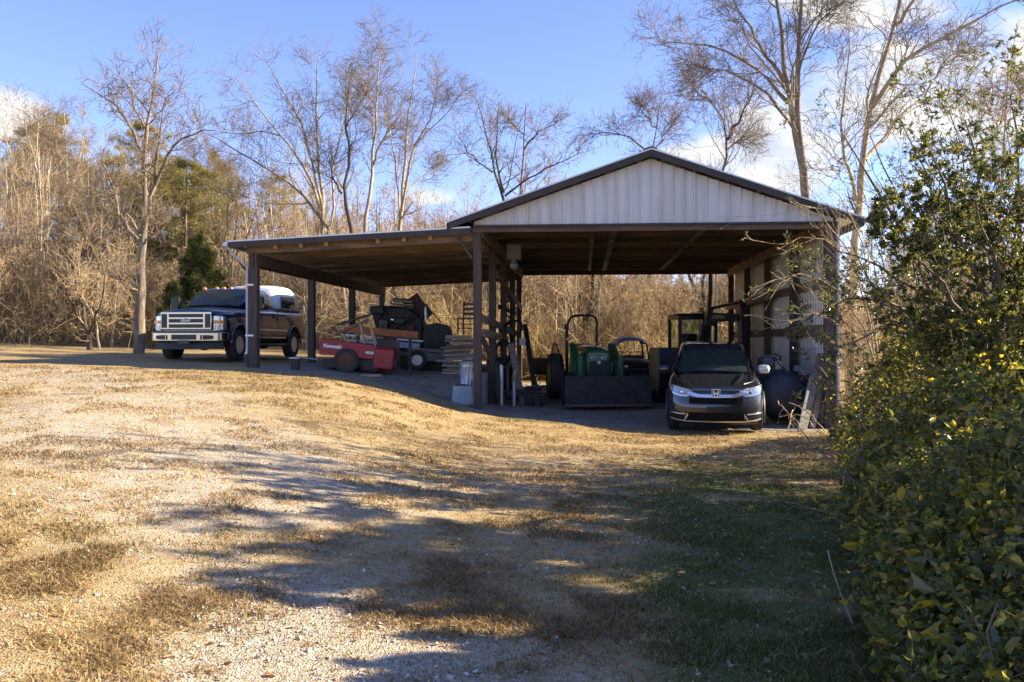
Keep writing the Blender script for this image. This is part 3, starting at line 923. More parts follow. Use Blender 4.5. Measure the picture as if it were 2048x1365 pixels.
hero('bare_tree', 34, [
    ([(88, 705), (104, 625), (120, 575), (150, 522), (178, 495), (200, 478)], .15, .04),
    ([(92, 690), (110, 655, -.5), (140, 630, -.9), (165, 600, -1.2)], .08, .02)],
    'dark trunk leaning right at the grass edge', 28, levels=LV_LONE, bark_=BARK_D, twig=TWIG)
hero('bare_tree', 31, [
    ([(181, 712), (178, 680), (176, 655), (168, 630), (158, 590), (150, 550)], .16, .03),
    ([(178, 670), (190, 640, -.5), (205, 605, -.7), (208, 560, -.9), (215, 520, -1.0)], .09, .02),
    ([(188, 640), (210, 628, .5), (240, 624, .8), (268, 622, 1.0)], .05, .012)],
    'low forked dark stump tree between the leaning trunk and the lone tree', 29, levels=LV_LONE, bark_=BARK_D, twig=TWIG)
hero('bare_tree', 32, [
    ([(197, 713), (195, 660), (190, 640), (172, 610), (162, 570), (158, 520)], .07, .02),
    ([(190, 640), (200, 600, .4), (206, 560, .6)], .05, .015)],
    'thin pale crooked sapling beside the low forked tree', 30, levels=LV_LONE[:2], bark_=BARK_P, twig=TWIG)
hero('bare_tree', 33, [
    ([(224, 714), (226, 660), (230, 620), (234, 590), (236, 540), (240, 480)], .07, .02),
    ([(226, 668), (214, 620, .4), (210, 580, .6), (206, 540, .7)], .05, .015)],
    'thin pale twin sapling just left of the lone forked tree', 31, levels=LV_LONE[:2], bark_=BARK_P, twig=TWIG)
hero('bare_tree', 45, [
    ([(432, 700), (430, 560), (424, 440), (420, 350), (416, 300)], .17, .03),
    ([(424, 440), (440, 380, .7), (452, 330, 1)], .06, .015), ([(422, 380), (400, 340, -.7), (388, 310, -1)], .06, .015)],
    'slim pale trunk between the pines left of the lean-to corner', 32, bark_=BARK_P, twig=TWIG_H)
# ------------------------------------------------------------------ the woods behind: copies of a few grown trees
def wood_tree(name, seed, h, r, spread, bark_, twig, stems=1, levels=None):
    rng = np.random.default_rng(seed)
    limbs = []
    n = 12
    z = np.linspace(-.3, h, n)
    x = np.cumsum(rng.normal(size=n)) * .04 * h / 10; y = np.cumsum(rng.normal(size=n)) * .04 * h / 10
    limbs.append((np.stack([x - x[0], y - y[0], z], 1)[None], np.linspace(r, r * .12, n)[None]))
    for k in range(stems):
        t = rng.uniform(.25, .55); i = int(t * (n - 1)); b = limbs[0][0][0, i]
        a = rng.uniform(0, 6.28); hh = h * rng.uniform(.8, 1.0)
        pts = [b, b + np.array([math.cos(a) * spread * .5, math.sin(a) * spread * .5, (hh - b[2]) * .35]), np.array([b[0] + math.cos(a) * spread, b[1] + math.sin(a) * spread, hh])]
        limbs.append(poly(pts, r * .5, r * .08, 10, .03, rng))
    lv = levels or [dict(per=8, t0=.2, t1=1, length=.34, ang=(25, 55), up=.16, npts=7, wig=.15, rfac=.45, t0_trunk=.4),
                    dict(per=6, t0=.2, t1=1, length=.45, ang=(30, 65), up=.10, npts=5, wig=.2, rfac=.55, rmin=.010),
                    dict(per=5, t0=.2, t1=1, length=.5, ang=(30, 65), up=.08, npts=4, wig=.2, rfac=.6, rmin=.008, rtip=.7)]
    return make_tree(name, limbs, rng, lv, None, bark_=bark_, twig=twig, loc=(0, 0, 0), cat='tree')[0]


LV_SHRUB = [dict(per=9, t0=.15, t1=1, length=.5, ang=(20, 60), up=.12, npts=6, wig=.22, rfac=.55, t0_trunk=.1),
            dict(per=7, t0=.15, t1=1, length=.5, ang=(25, 70), up=.06, npts=5, wig=.25, rfac=.55, rmin=.008),
            dict(per=5, t0=.15, t1=1, length=.55, ang=(25, 70), up=.03, npts=4, wig=.25, rfac=.6, rmin=.0065, rtip=.7)]
PROTO = dict(
    tall_a=wood_tree('bare_tree', 101, 12.5, .17, 2.0, BARK_P, TWIG_G, 2),
    tall_b=wood_tree('bare_tree', 102, 14.0, .19, 2.6, BARK, TWIG_G, 3),
    tall_c=wood_tree('bare_tree', 103, 11.0, .13, 1.6, BARK_P, TWIG, 1),
    mid_a=wood_tree('bare_tree', 104, 7.5, .10, 1.8, BARK, TWIG, 3),
    mid_b=wood_tree('bare_tree', 105, 8.5, .10, 1.6, BARK_P, TWIG, 2),
    mid_c=wood_tree('bare_tree', 106, 6.5, .08, 1.8, BARK, TWIG_R, 3),
    sap=wood_tree('sapling', 110, 6.0, .05, .9, bark('bark_sapling', (.34, .28, .20), (.52, .44, .33)), TWIG, 1, [
        dict(per=7, t0=.3, t1=1, length=.3, ang=(20, 50), up=.16, npts=6, wig=.2, rfac=.45, taper=.6, t0_trunk=.25),
        dict(per=5, t0=.2, t1=1, length=.45, ang=(25, 60), up=.08, npts=5, wig=.22, rfac=.55, rmin=.007)]),
    shr_a=wood_tree('bare_shrub', 107, 4.2, .05, 1.5, BARK_P, TWIG, 5, LV_SHRUB),
    shr_b=wood_tree('bare_shrub', 108, 3.4, .045, 1.7, BARK, TWIG, 6, LV_SHRUB),
    shr_c=wood_tree('bare_shrub', 109, 5.0, .05, 1.4, BARK_P, TWIG, 4, LV_SHRUB))
_first = set()


def plant(kind, x, y, s, rz, label, cat, group):
    p = PROTO[kind]
    o = p if kind not in _first else copy_tree(p)
    _first.add(kind)
    o.location = (x, y, gz(x, y) - .05); o.rotation_euler = (0, 0, rz); o.scale = (s, s, s)
    tag(o, label, cat, group); return o


G_LW = 'bare trees in the woods left of the barn'
G_BB = 'bare trees on the slope behind the barn'
G_SH = 'bare shrubs filling the slope behind the barn'
G_LS = 'bare shrubs along the edge of the left woods'
G_RB = 'bare trees beyond the right side of the barn'
LAB = {('t', 'L'): 'slender bare tree in the brown woods left of the barn', ('t', 'B'): 'slender bare tree on the brushy slope behind the barn',
       ('s', 'B'): 'tangled tan bare shrub on the slope behind the barn', ('s', 'L'): 'tangled tan bare shrub at the foot of the left woods',
       ('t', 'R'): 'bare tree beyond the barn on the right, behind the hedge'}
wr = random.Random(5)


def edge_y(x):
    """where the woods start"""
    return 33.0 if x < -12 else (35.5 if x < -4 else 36.5)


# tall trees
for i in range(30):                                    # left woods
    px = wr.uniform(-160, 470); d = wr.uniform(44, 78)
    x = (px - 1024) / FPX * d
    plant(wr.choice(['tall_a', 'tall_b', 'tall_c', 'tall_a']), x, d if px < 160 else d + 6, wr.uniform(.62, .92) * (1.0 if px < 220 else .82), wr.uniform(0, 6.3), LAB['t', 'L'], 'tree', G_LW)
for i in range(46):
    px = wr.uniform(430, 1120); d = wr.uniform(44, 66)
    x = (px - 1024) / FPX * d
    plant(wr.choice(['mid_a', 'mid_b', 'mid_c']), x, d, wr.uniform(.75, 1.05), wr.uniform(0, 6.3), LAB['t', 'B'], 'tree', G_BB)
for i in range(12):
    px = wr.uniform(1050, 1500); d = wr.uniform(46, 64)
    x = (px - 1024) / FPX * d
    plant(wr.choice(['mid_a', 'mid_b', 'mid_c']), x, d, wr.uniform(.55, .85), wr.uniform(0, 6.3), LAB['t', 'B'], 'tree', G_BB)
for i in range(16):
    px = wr.uniform(1560, 2100); d = wr.uniform(27, 44)
    x = (px - 1024) / FPX * d
    plant(wr.choice(['mid_a', 'mid_b', 'mid_c', 'shr_c']), x, d, wr.uniform(.65, 1.0), wr.uniform(0, 6.3), LAB['t', 'R'], 'tree', G_RB)
for i in range(18):                                    # understory of the left woods
    px = wr.uniform(-120, 470); d = wr.uniform(35, 46)
    x = (px - 1024) / FPX * d
    plant(wr.choice(['mid_a', 'mid_b', 'mid_c']), x, d, wr.uniform(.55, 1.0), wr.uniform(0, 6.3), LAB['t', 'L'], 'tree', G_LW)
# shrubs
for i in range(11):
    px = wr.uniform(1672, 2040); d = wr.uniform(20, 26)
    x = (px - 1024) / FPX * d
    plant(wr.choice(['shr_a', 'shr_b', 'shr_c']), x, d, wr.uniform(.55, .95), wr.uniform(0, 6.3), 'tan bare shrub in the sun beyond the right wall of the barn', 'shrub', 'bare shrubs beyond the right barn wall')
for i in range(38):
    px = wr.uniform(-150, 520); x = 0; d = wr.uniform(33, 42)
    x = (px - 1024) / FPX * d
    plant(wr.choice(['shr_a', 'shr_b', 'shr_c']), x, max(d, edge_y(x) + wr.uniform(0, 2)), wr.uniform(.6, 1.15), wr.uniform(0, 6.3), LAB['s', 'L'], 'shrub', G_LS)
for i in range(120):
    px = wr.uniform(500, 1560); d = wr.uniform(34.5, 52)
    x = (px - 1024) / FPX * d
    plant(wr.choice(['shr_a', 'shr_b', 'shr_c']), x, d, wr.uniform(.65, 1.15), wr.uniform(0, 6.3), LAB['s', 'B'], 'shrub', G_SH)

for i in range(34):                                    # saplings that stand out pale against the brush
    px = wr.uniform(-60, 330) if i < 12 else wr.uniform(470, 1480); d = wr.uniform(33.8, 40)
    x = (px - 1024) / FPX * d
    plant('sap', x, max(d, edge_y(x)), wr.uniform(.7, 1.25), wr.uniform(0, 6.3), 'thin pale sapling at the edge of the left woods' if i < 12 else 'thin pale sapling standing up out of the brush behind the barn', 'sapling', 'pale saplings at the edge of the woods' if i < 12 else 'pale saplings in the brush behind the barn')
# dead stalks, vines and fine brush that nobody could count
def brush():
    rng = np.random.default_rng(77)
    n = 56000
    px = rng.uniform(-150, 1620, n); d = 33.2 + 26 * rng.uniform(0, 1, n) ** 1.5
    x = (px - 1024) / FPX * d
    keep = (d > np.where(x < -12, 33.5, np.where(x < -5, 35.0, 33.3))) & (vnoise(x, d, .35, 9) > .25) & ((x > -7) | (rng.random(n) < .45))
    x = x[keep]; d = d[keep]; n = len(x)
    N = 5
    P = np.zeros((n, N, 3)); P[:, 0] = np.stack([x, d, ground_z(x, d, False)], 1)
    hgt = rng.uniform(.7, 3.6, n) * (.6 + .8 * vnoise(x, d, .25, 4))
    dr = unit(np.stack([rng.normal(size=n) * .35, rng.normal(size=n) * .35, np.ones(n)], 1))
    for k in range(1, N):
        dr = unit(dr + rng.normal(size=(n, 3)) * .28 - np.array([0, 0, .10 * k]))
        P[:, k] = P[:, k - 1] + dr * (hgt / (N - 1))[:, None]
    r = rng.uniform(.005, .012, n)[:, None] * np.linspace(1, .5, N)[None]
    V, F = tubes(P, r, 3, rng)
    return V, F, np.repeat(rng.uniform(0, 1, n), N * 3)


def brush_mat():
    m, nt, b, N, L = nodes('brush_straw')
    a = N.new('ShaderNodeAttribute'); a.attribute_name = 'tint'
    rp = N.new('ShaderNodeValToRGB'); e = rp.color_ramp.elements
    e[0].color = (.18, .125, .065, 1); e[1].color = (.62, .47, .26, 1)
    k = e.new(.5); k.color = (.43, .315, .16, 1)
    L.new(a.outputs['Fac'], rp.inputs[0]); L.new(rp.outputs[0], b.inputs['Base Color']); b.inputs['Roughness'].default_value = .9
    b.inputs['Specular IOR Level'].default_value = .1
    return m


V, F, tt = brush()
o = npmesh('undergrowth', V, F, brush_mat(), attrs=dict(tint=tt))
tag(o, 'dense tangle of tan dead stalks and vines covering the slope behind the barn', 'undergrowth', kind='stuff')


# evergreens
def needle_tree(name, seed, h, r0, width, tint, mat, label, dense=1.0, start=.25, cone=True, droop=.0, needle=.20, nw=.022):
    rng = np.random.default_rng(seed)
    z = np.linspace(-.2, h, 12); tr = (np.stack([np.cumsum(rng.normal(size=12)) * .02, np.cumsum(rng.normal(size=12)) * .02, z], 1)[None], np.linspace(r0, .02, 12)[None])
    root = empty(name, (0, 0, 0), 0, label, 'tree', None)
    n = int((62 if not cone else 70) * dense); t = np.sort(rng.uniform(start, .99, n)); zz = t * h
    a = rng.uniform(0, 6.28, n)
    rel = (t - start) / (1 - start)
    prof = (1 - rel) ** .8 if cone else np.sin(np.pi * np.clip(rel * .9 + .12, 0, 1)) ** .7
    ln = width * prof * rng.uniform(.6, 1.1, n) + .15
    P = np.zeros((n, 6, 3)); P[:, 0, 2] = zz
    d = np.stack([np.cos(a), np.sin(a), rng.uniform(.0, .45 if cone else .22, n) - droop], 1)
    for k in range(1, 6):
        d = unit(d + rng.normal(size=(n, 3)) * .12 + np.array([0, 0, .05]))
        P[:, k] = P[:, k - 1] + d * (ln / 5)[:, None]
    Rb = np.linspace(.03, .008, 6)[None].repeat(n, 0)
    C, rc = sprout(P, Rb, rng, per=5, t0=.25, t1=1, length=.45, ang=(30, 70), up=.08, npts=4, wig=.2)
    V, F = gather([tr, (P, Rb), (C, rc)], [8, 4, 3], rng)
    npmesh('trunk', V, F, BARK, root)
    Q = np.concatenate([P[:, 2:].reshape(-1, 3), C[:, 1:].reshape(-1, 3)])
    m = int(11 * dense) if not cone else int(20 * dense)
    Q = np.repeat(Q, m, 0) + rng.normal(size=(len(Q) * m, 3)) * .10
    D = rng.normal(size=(len(Q), 3)) + np.array([0, 0, .5])
    V, F, tt = leaves_np(Q, D, needle, rng, width=nw / needle, curl=.08)
    npmesh('crown', V, F, mat, root, attrs=dict(tint=np.clip(tt * .6 + tint + .5 * (np.repeat(vnoise(Q[:, 0] * 2, Q[:, 2] * 2, .8, seed), 6) - .5), 0, 1)), smooth=False)
    return root


PINE = leaf_mat('pine_needles', (.095, .10, .032), (.19, .175, .058), (.31, .265, .10), rough=.6, trans=.3, spec=.2)
CEDAR = leaf_mat('cedar_sprays', (.022, .038, .012), (.06, .08, .022), (.15, .155, .04), rough=.6, trans=.25, spec=.2)
pine = needle_tree('pine_tree', 201, 11.5, .16, 2.6, .35, PINE, None, 1.0, .32, False, 0, .27, .03)
PINE_SPOTS = [(372, 41, .98, 'yellow green pine behind the lone tree, nearest the pickup roof'), (318, 46, 1.05, 'tall pine rising behind the lone forked tree'),
              (228, 47, 1.05, 'pine in the woods left of the lone forked tree'), (262, 42, .85, 'short pine hidden low behind the lone tree trunk'),
              (410, 43, .95, 'pine standing left of the slim pale trunk'), (462, 45, .80, 'pine whose top shows over the lean-to corner'),
              (165, 50, 1.0, 'far pine above the left woods, left of the others'), (345, 49, 1.05, 'far pine peeking between the two nearer pines'),
              (850, 60, .62, 'small far pine low between bare trees left of the gable'),
              (60, 62, 1.35, 'far pine above the woods nearest the left edge'), (120, 66, 1.45, 'far pine rising above the left woods right of the pale fan shaped trunk'), (285, 64, 1.40, 'far pine directly behind the trunk of the lone forked tree'),
              (430, 62, 1.15, 'far pine behind the slim pale trunk'), (560, 64, .95, 'far pine low over the left third of the lean-to roof')]
for i, (px, d, s, lab) in enumerate(PINE_SPOTS):
    o = pine if i == 0 else copy_tree(pine)
    x = (px - 1024) / FPX * d; s *= .70; o.location = (x, d, gz(x, d) - .1); o.scale = (s * 1.1, s * 1.1, s); o.rotation_euler = (0, 0, i * 1.7)
    tag(o, lab, 'tree', 'pines in the woods')
ced = needle_tree('cedar_tree', 202, 6.2, .12, 2.0, .25, CEDAR, None, 1.5, .04, True, .05, .13, .035)
for i, (px, d, s, lab) in enumerate([(398, 35, .70, 'dark green cedar right behind the pickup cab'), (345, 33.5, .42, 'small dark cedar left of the pickup windshield'),
                                     (440, 36, .5, 'dark cedar between the pickup and the lean-to post')]):
    o = ced if i == 0 else copy_tree(ced)
    x = (px - 1024) / FPX * d; o.location = (x, d, gz(x, d) - .1); o.scale = (s, s, s); o.rotation_euler = (0, 0, i * 2.1)
    tag(o, lab, 'tree', 'cedars behind the pickup')
# ------------------------------------------------------------------ the hedge and evergreen shrubs on the right
VINE = leaf_mat('vine_leaves', (.040, .058, .020), (.115, .130, .034), (.38, .31, .06), rough=.36, trans=.55, spec=.7)
PRIV = leaf_mat('privet_leaves', (.040, .052, .020), (.085, .098, .032), (.27, .235, .06), rough=.32, trans=.35, spec=.5)
STEM = bark('stem_brown', (.10, .075, .055), (.21, .165, .12), 9)
STEM_T = bark('stem_tan', (.26, .20, .13), (.42, .33, .22), 9)


def hedge():
    rng = np.random.default_rng(301)
    edge = lambda y: np.interp(y, [2.5, 4.5, 6, 8, 11, 14, 17], [1.55, 1.95, 2.45, 3.1, 4.15, 5.15, 6.35])
    top = lambda x, y: np.interp(y, [2.5, 4.5, 6, 8, 10, 13, 16.5], [.70, .95, 1.22, 1.60, 1.85, 1.75, 1.15]) + (fbm(x, y, 1.1, 61, 3) - .5) * .75
    n = 150000
    y = rng.uniform(2.4, 16.8, n); y = np.where(rng.random(n) < .55, rng.uniform(2.4, 9, n), y)
    wd = np.interp(y, [2.4, 8, 17], [3.4, 4.2, 3.8])
    s = rng.random(n) ** 1.7 * wd
    x = edge(y) + s
    zt = (top(x, y) + 1.3 * smooth(5.3, 4.2, y) * smooth(1.2, 2.5, s)) * np.clip((s + .08) / 1.0, 0, 1) ** .55 + ground_z(x, y, False)
    zb = ground_z(x, y, False)
    dp = rng.exponential(.13, n); full = rng.random(n) < .35
    z = np.where(full, zb + rng.random(n) * (zt - zb), zt - dp)
    k = (z > zb + .02)
    dens = fbm(x * 1.0, y + z * 1.3, 1.1, 71, 3)
    k &= rng.random(n) < smooth(.32, .60, dens) * .95 + .05
    x, y, z, s = x[k], y[k], z[k], s[k]
    P = np.stack([x, y, z], 1) + rng.normal(size=(len(x), 3)) * .04
    D = rng.normal(size=P.shape) * np.array([1, 1, .6]) + np.array([-.5, -.2, -.25])
    szs = rng.lognormal(math.log(.044), .42, len(P))
    D[:, 2] -= .25 * rng.random(len(P))
    # shoots that stick out of the mass, each with its leaves
    ns = 420
    yy = rng.uniform(2.8, 15.5, ns); ss = rng.random(ns) ** .8 * 2.6; xx = edge(yy) + ss - .1
    C = np.zeros((ns, 6, 3)); C[:, 0] = np.stack([xx, yy, top(xx, yy) * np.clip((ss + .08) / 1.0, .05, 1) ** .55 + ground_z(xx, yy, False) - .15], 1)
    d = unit(np.stack([rng.normal(size=ns) * .6 - .35, rng.normal(size=ns) * .6, .5 + rng.random(ns) * .8], 1)); ln = rng.uniform(.25, .75, ns)
    for q in range(1, 6):
        d = unit(d + rng.normal(size=(ns, 3)) * .18 + np.array([0, 0, .10 - .09 * q])); C[:, q] = C[:, q - 1] + d * (ln / 5)[:, None]
    shoots = (C, np.full((ns, 6), .003) * np.linspace(1, .5, 6))
    pp = np.repeat(C[:, 1:].reshape(-1, 3), 3, 0); pd = np.repeat((C[:, 1:] - C[:, :-1]).reshape(-1, 3), 3, 0)
    P = np.concatenate([P, pp]); D = np.concatenate([D, unit(pd) * .6 + rng.normal(size=pp.shape) * .6]); szs = np.concatenate([szs, rng.lognormal(math.log(.045), .3, len(pp))])
    V, F, tt = leaves_np(P, D, szs, rng, width=.60, curl=.30)
    root = empty('hedge', (3.6, 8, 0), 0, 'waist high hedge overgrown with broad leaved vines along the right edge of the yard', 'hedge')
    V = V - np.array([3.6, 8, 0]); tt = np.clip(tt ** 1.15, 0, 1)
    npmesh('foliage', V, F, VINE, root, smooth=False, attrs=dict(tint=tt))
    # the stems inside
    m = 900
    yy = rng.uniform(2.6, 16.5, m); xx = edge(yy) + rng.random(m) ** .8 * 2.6 + .25
    C = np.zeros((m, 7, 3)); C[:, 0] = np.stack([xx, yy, ground_z(xx, yy, False)], 1)
    d = unit(np.stack([rng.normal(size=m) * .35, rng.normal(size=m) * .35, np.ones(m)], 1)); ln = top(xx, yy) * rng.uniform(.6, 1.1, m)
    for q in range(1, 7):
        d = unit(d + rng.normal(size=(m, 3)) * .25 - np.array([.03, 0, .02 * q])); C[:, q] = C[:, q - 1] + d * (ln / 6)[:, None]
    r0 = rng.uniform(.004, .012, m)[:, None] * np.linspace(1, .4, 7)
    T, rt = sprout(C, r0, rng, per=4, t0=.2, t1=1, length=.5, ang=(30, 80), up=0, npts=5, wig=.3, rmin=.0022)
    V, F = gather([(C, r0), (T, rt), shoots], [5, 3, 3], rng)
    npmesh('stems', V - np.array([3.6, 8, 0]), F, STEM, root)


hedge()


def evergreen(name, base, limbs, label, seed, levels, leaf_per, size, mat, width=.30, tip=.25, stem=STEM, density=1.0, cat='shrub'):
    rng = np.random.default_rng(seed)
    L_ = [poly([np.array(p) for p in pts], r0, r1, 12, .02, rng) for pts, r0, r1 in limbs]
    base = np.array(base)
    L_ = [(p - base, r) for p, r in L_]
    root = empty(name, tuple(base), 0, label, cat)
    parts, K = list(L_), [7] * len(L_); gen = L_
    for li, kw in enumerate(levels):
        new = [sprout(P, r, rng, **kw) for P, r in gen]
        parts += new; K += [5 if li == 0 else 3] * len(new)
        gen = new
    V, F = gather(parts, K, rng)
    npmesh('stems', V, F, stem, root)
    if leaf_per:
        Ps, Ds = [], []
        for P, r in gen:
            B, N, _ = P.shape
            q = int(leaf_per)
            t = rng.uniform(tip, 1, (B, q)) * (N - 1); i = np.minimum(t.astype(int), N - 2); f = (t - i)[..., None]
            bi = np.arange(B)[:, None]
            Ps.append((P[bi, i] * (1 - f) + P[bi, i + 1] * f).reshape(-1, 3)); Ds.append((P[bi, i + 1] - P[bi, i]).reshape(-1, 3))
        P = np.concatenate(Ps); D = unit(np.concatenate(Ds))
        keep = rng.random(len(P)) < density * np.interp(P[:, 2], [2.2, 3.0, 3.8], [1, .7, .28] if base[1] < 12 and name == 'evergreen_shrub' and base[0] < 5.75 and leaf_per > 13 and size < .05 else [1, 1, 1]); P = P[keep]; D = D[keep]
        D = D * .8 + rng.normal(size=P.shape) * .55
        V, F, tt = leaves_np(P, D, size, rng, width=width, curl=.12)
        npmesh('foliage', V, F, mat, root, smooth=False, attrs=dict(tint=tt ** 1.25))
    return root


def lin_(a, b, n): return [a + (b - a) * i / (n - 1) for i in range(n)]


def W(px, py, d): return tuple(at(px, py, d))


LV_P = [dict(per=10, t0=.25, t1=1, length=.40, ang=(25, 60), up=.05, npts=6, wig=.15, rfac=.5, rmin=.004),
        dict(per=6, t0=.15, t1=1, length=.42, ang=(25, 65), up=.04, npts=5, wig=.18, rfac=.55, rmin=.003),
        dict(per=4, t0=.15, t1=1, length=.5, ang=(25, 60), up=.03, npts=4, wig=.15, rfac=.6, rmin=.0024, rtip=.6)]
LV_P2 = [dict(per=12, t0=.2, t1=1, length=.42, ang=(25, 65), up=.05, npts=6, wig=.15, rfac=.5, rmin=.004),
         dict(per=8, t0=.15, t1=1, length=.42, ang=(25, 65), up=.04, npts=5, wig=.18, rfac=.55, rmin=.003),
         dict(per=5, t0=.1, t1=1, length=.5, ang=(25, 65), up=.03, npts=4, wig=.15, rfac=.6, rmin=.0022, rtip=.6)]
b1 = (5.3, 9.6, gz(5.3, 9.6))
evergreen('evergreen_shrub', b1, [
    ([b1, W(2000, 620, 9.6), W(1985, 480, 9.5), W(1960, 350, 9.4), W(1930, 240, 9.2)], .05, .008),
    ([b1, W(1990, 640, 9.4), W(1930, 500, 9.2), W(1890, 400, 9.0), W(1860, 300, 8.9)], .05, .008),
    ([b1, W(2030, 640, 9.8), W(2040, 480, 10), W(2035, 330, 10.1), W(2020, 190, 10.1)], .05, .008),
    ([b1, W(2050, 660, 9.9), W(2110, 500, 10), W(2140, 350, 10.2), W(2150, 200, 10.3)], .05, .008),
    ([b1, W(1985, 690, 9.2), W(1900, 590, 8.8), W(1850, 520, 8.5), W(1810, 480, 8.4)], .04, .007),
    ([b1, W(2020, 690, 10.2), W(1960, 560, 10.8), W(1900, 470, 11.2), W(1870, 380, 11.5)], .04, .007),
    ([b1, W(2000, 600, 10.2), W(1960, 470, 10.4), W(1930, 400, 10.5), W(1905, 350, 10.6)], .04, .007),
    ([b1, W(2010, 600, 9.2), W(1990, 520, 9.0), W(1965, 450, 8.9), W(1950, 390, 8.8)], .04, .007),
    ([b1, W(2030, 590, 9.8), W(2030, 480, 9.6), W(2010, 400, 9.5), W(1985, 320, 9.4)], .04, .007),
    ([b1, W(2070, 700, 9.2), W(2090, 600, 8.6), W(2080, 520, 8.3), W(2060, 440, 8.2)], .04, .007)],
    'dense dark evergreen shrub standing tallest behind the vine hedge', 311, LV_P2, 26, .044, PRIV, .36)
b2 = (5.6, 11.6, gz(5.6, 11.6))
evergreen('evergreen_shrub', b2, [
    ([b2, W(1870, 590, 11.5), W(1830, 510, 11.3), W(1780, 420, 11.0), W(1735, 330, 10.8), W(1680, 260, 10.6)], .055, .007),
    ([b2, W(1860, 620, 11.2), W(1800, 560, 10.9), W(1730, 520, 10.6), W(1660, 500, 10.4)], .05, .006),
    ([b2, W(1890, 560, 11.8), W(1875, 440, 11.9), W(1850, 330, 11.9), W(1800, 240, 11.8)], .045, .006),
    ([b2, W(1840, 640, 11), W(1770, 600, 10.6), W(1700, 590, 10.3), W(1650, 620, 10.2)], .04, .006),
    ([b2, W(1900, 570, 12.2), W(1930, 440, 12.6), W(1930, 320, 12.8), W(1900, 230, 12.9)], .04, .006),
    ([b2, W(1880, 560, 11.6), W(1830, 430, 11.2), W(1770, 360, 11.0), W(1740, 270, 10.9)], .04, .006),
    ([b2, W(1870, 660, 11.2), W(1800, 650, 10.4), W(1740, 660, 9.9), W(1700, 690, 9.8)], .04, .006),
    ([b2, W(1860, 680, 11.6), W(1790, 620, 11.8), W(1730, 560, 12.0), W(1700, 480, 12.1)], .04, .006)],
    'open evergreen shrub with long arching branches leaning toward the right eave', 312, LV_P, 14, .045, PRIV, .26, density=.75)
b3 = (5.75, 13.6, gz(5.75, 13.6))
LV_B = [dict(per=8, t0=.3, t1=1, length=.42, ang=(12, 40), up=.03, npts=6, wig=.12, rfac=.55, rmin=.004),
        dict(per=5, t0=.2, t1=1, length=.42, ang=(15, 45), up=.02, npts=5, wig=.14, rfac=.6, rmin=.003, rtip=.6)]
evergreen('arching_shrub', b3, [
    ([b3, W(1745, 640, 13.5), W(1715, 540, 13.3), W(1660, 470, 13.0), W(1600, 470, 12.8), W(1555, 500, 12.7)], .022, .004),
    ([b3, W(1740, 620, 13.4), W(1700, 500, 13.2), W(1640, 420, 12.9), W(1580, 405, 12.7)], .022, .004),
    ([b3, W(1745, 600, 13.6), W(1725, 470, 13.5), W(1690, 390, 13.3), W(1640, 350, 13.1), W(1585, 350, 13.0)], .022, .004),
    ([b3, W(1735, 660, 13.3), W(1690, 590, 13.0), W(1630, 540, 12.7), W(1560, 550, 12.5), W(1500, 580, 12.4)], .022, .004),
    ([b3, W(1750, 560, 13.7), W(1740, 420, 13.7), W(1720, 330, 13.7), W(1690, 270, 13.6)], .022, .004),
    ([b3, W(1730, 690, 13.2), W(1690, 650, 13.0), W(1640, 620, 12.8), W(1590, 640, 12.7)], .02, .004)],
    'nearly leafless tan shrub with whippy stems crossing the right end of the barn', 313, LV_B, 5, .05, VINE, .3, stem=STEM_T, density=.22)
for bx_, by_, hh, sd_, lab_ in ((5.8, 5.6, 3.1, 321, 'evergreen shrub at the near end of the hedge, mostly past the right edge'), (11.0, 7.4, 5.5, 322, 'small evergreen tree with clear stems past the right edge behind the hedge'), (5.5, 4.4, 3.0, 323, 'low evergreen shrub past the right edge nearest the viewer')):
    b0 = (bx_, by_, gz(bx_, by_)); rr_ = random.Random(sd_)
    evergreen('evergreen_shrub', b0, [([b0, (bx_ + .3 * math.cos(a), by_ + .3 * math.sin(a), b0[2] + hh * .5), (bx_ + (.5 + .5 * rr_.random()) * math.cos(a), by_ + (.5 + .5 * rr_.random()) * math.sin(a), b0[2] + hh * rr_.uniform(.75, 1.0))], .04, .008) for a in lin_(0, 5.7, 9)],
              lab_, sd_, [dict(LV_P[0], t0=.78)] + LV_P[1:] if sd_ == 322 else LV_P, 34, .060, PRIV, .40)
# a lone dead stalk leaning at the foot of the hedge
P, r = poly([W(1655, 1100, 5.6), W(1668, 1150, 5.55), W(1690, 1210, 5.5), W(1722, 1290, 5.4), (2.17, 5.35, gz(2.17, 5.35) - .03)], .004, .007, 10)
V, F = tubes(P, r, 6, np.random.default_rng(1)); o = npmesh('dead_stalk', V, F, STEM_T)
tag(o, 'single pale dead stalk leaning out at the foot of the vine hedge', 'stalk')
# long pale twig sagging across the right post
P, r = poly([W(1640, 735, 14.2), W(1680, 785, 13.8), W(1700, 800, 13.4), W(1740, 815, 12.9), W(1790, 835, 12.4)], .004, .006, 10)
V, F = tubes(P, r, 5, np.random.default_rng(2)); o = npmesh('bare_twig', V, F, STEM_T)
tag(o, 'long pale bare twig sagging from the hedge in front of the right barn post', 'twig')
# ------------------------------------------------------------------ dead grass, gravel, fallen leaves
GRASS_M = leaf_mat('dead_grass', (.14, .092, .040), (.34, .245, .118), (.55, .425, .24), rough=.8, trans=.15, spec=.15)
GREEN_M = leaf_mat('green_grass', (.028, .045, .010), (.07, .10, .02), (.17, .18, .05), rough=.6, trans=.35, spec=.25)
LITTER_M = leaf_mat('dead_leaves', (.14, .085, .045), (.27, .18, .10), (.42, .33, .22), rough=.7, trans=.2, spec=.2)


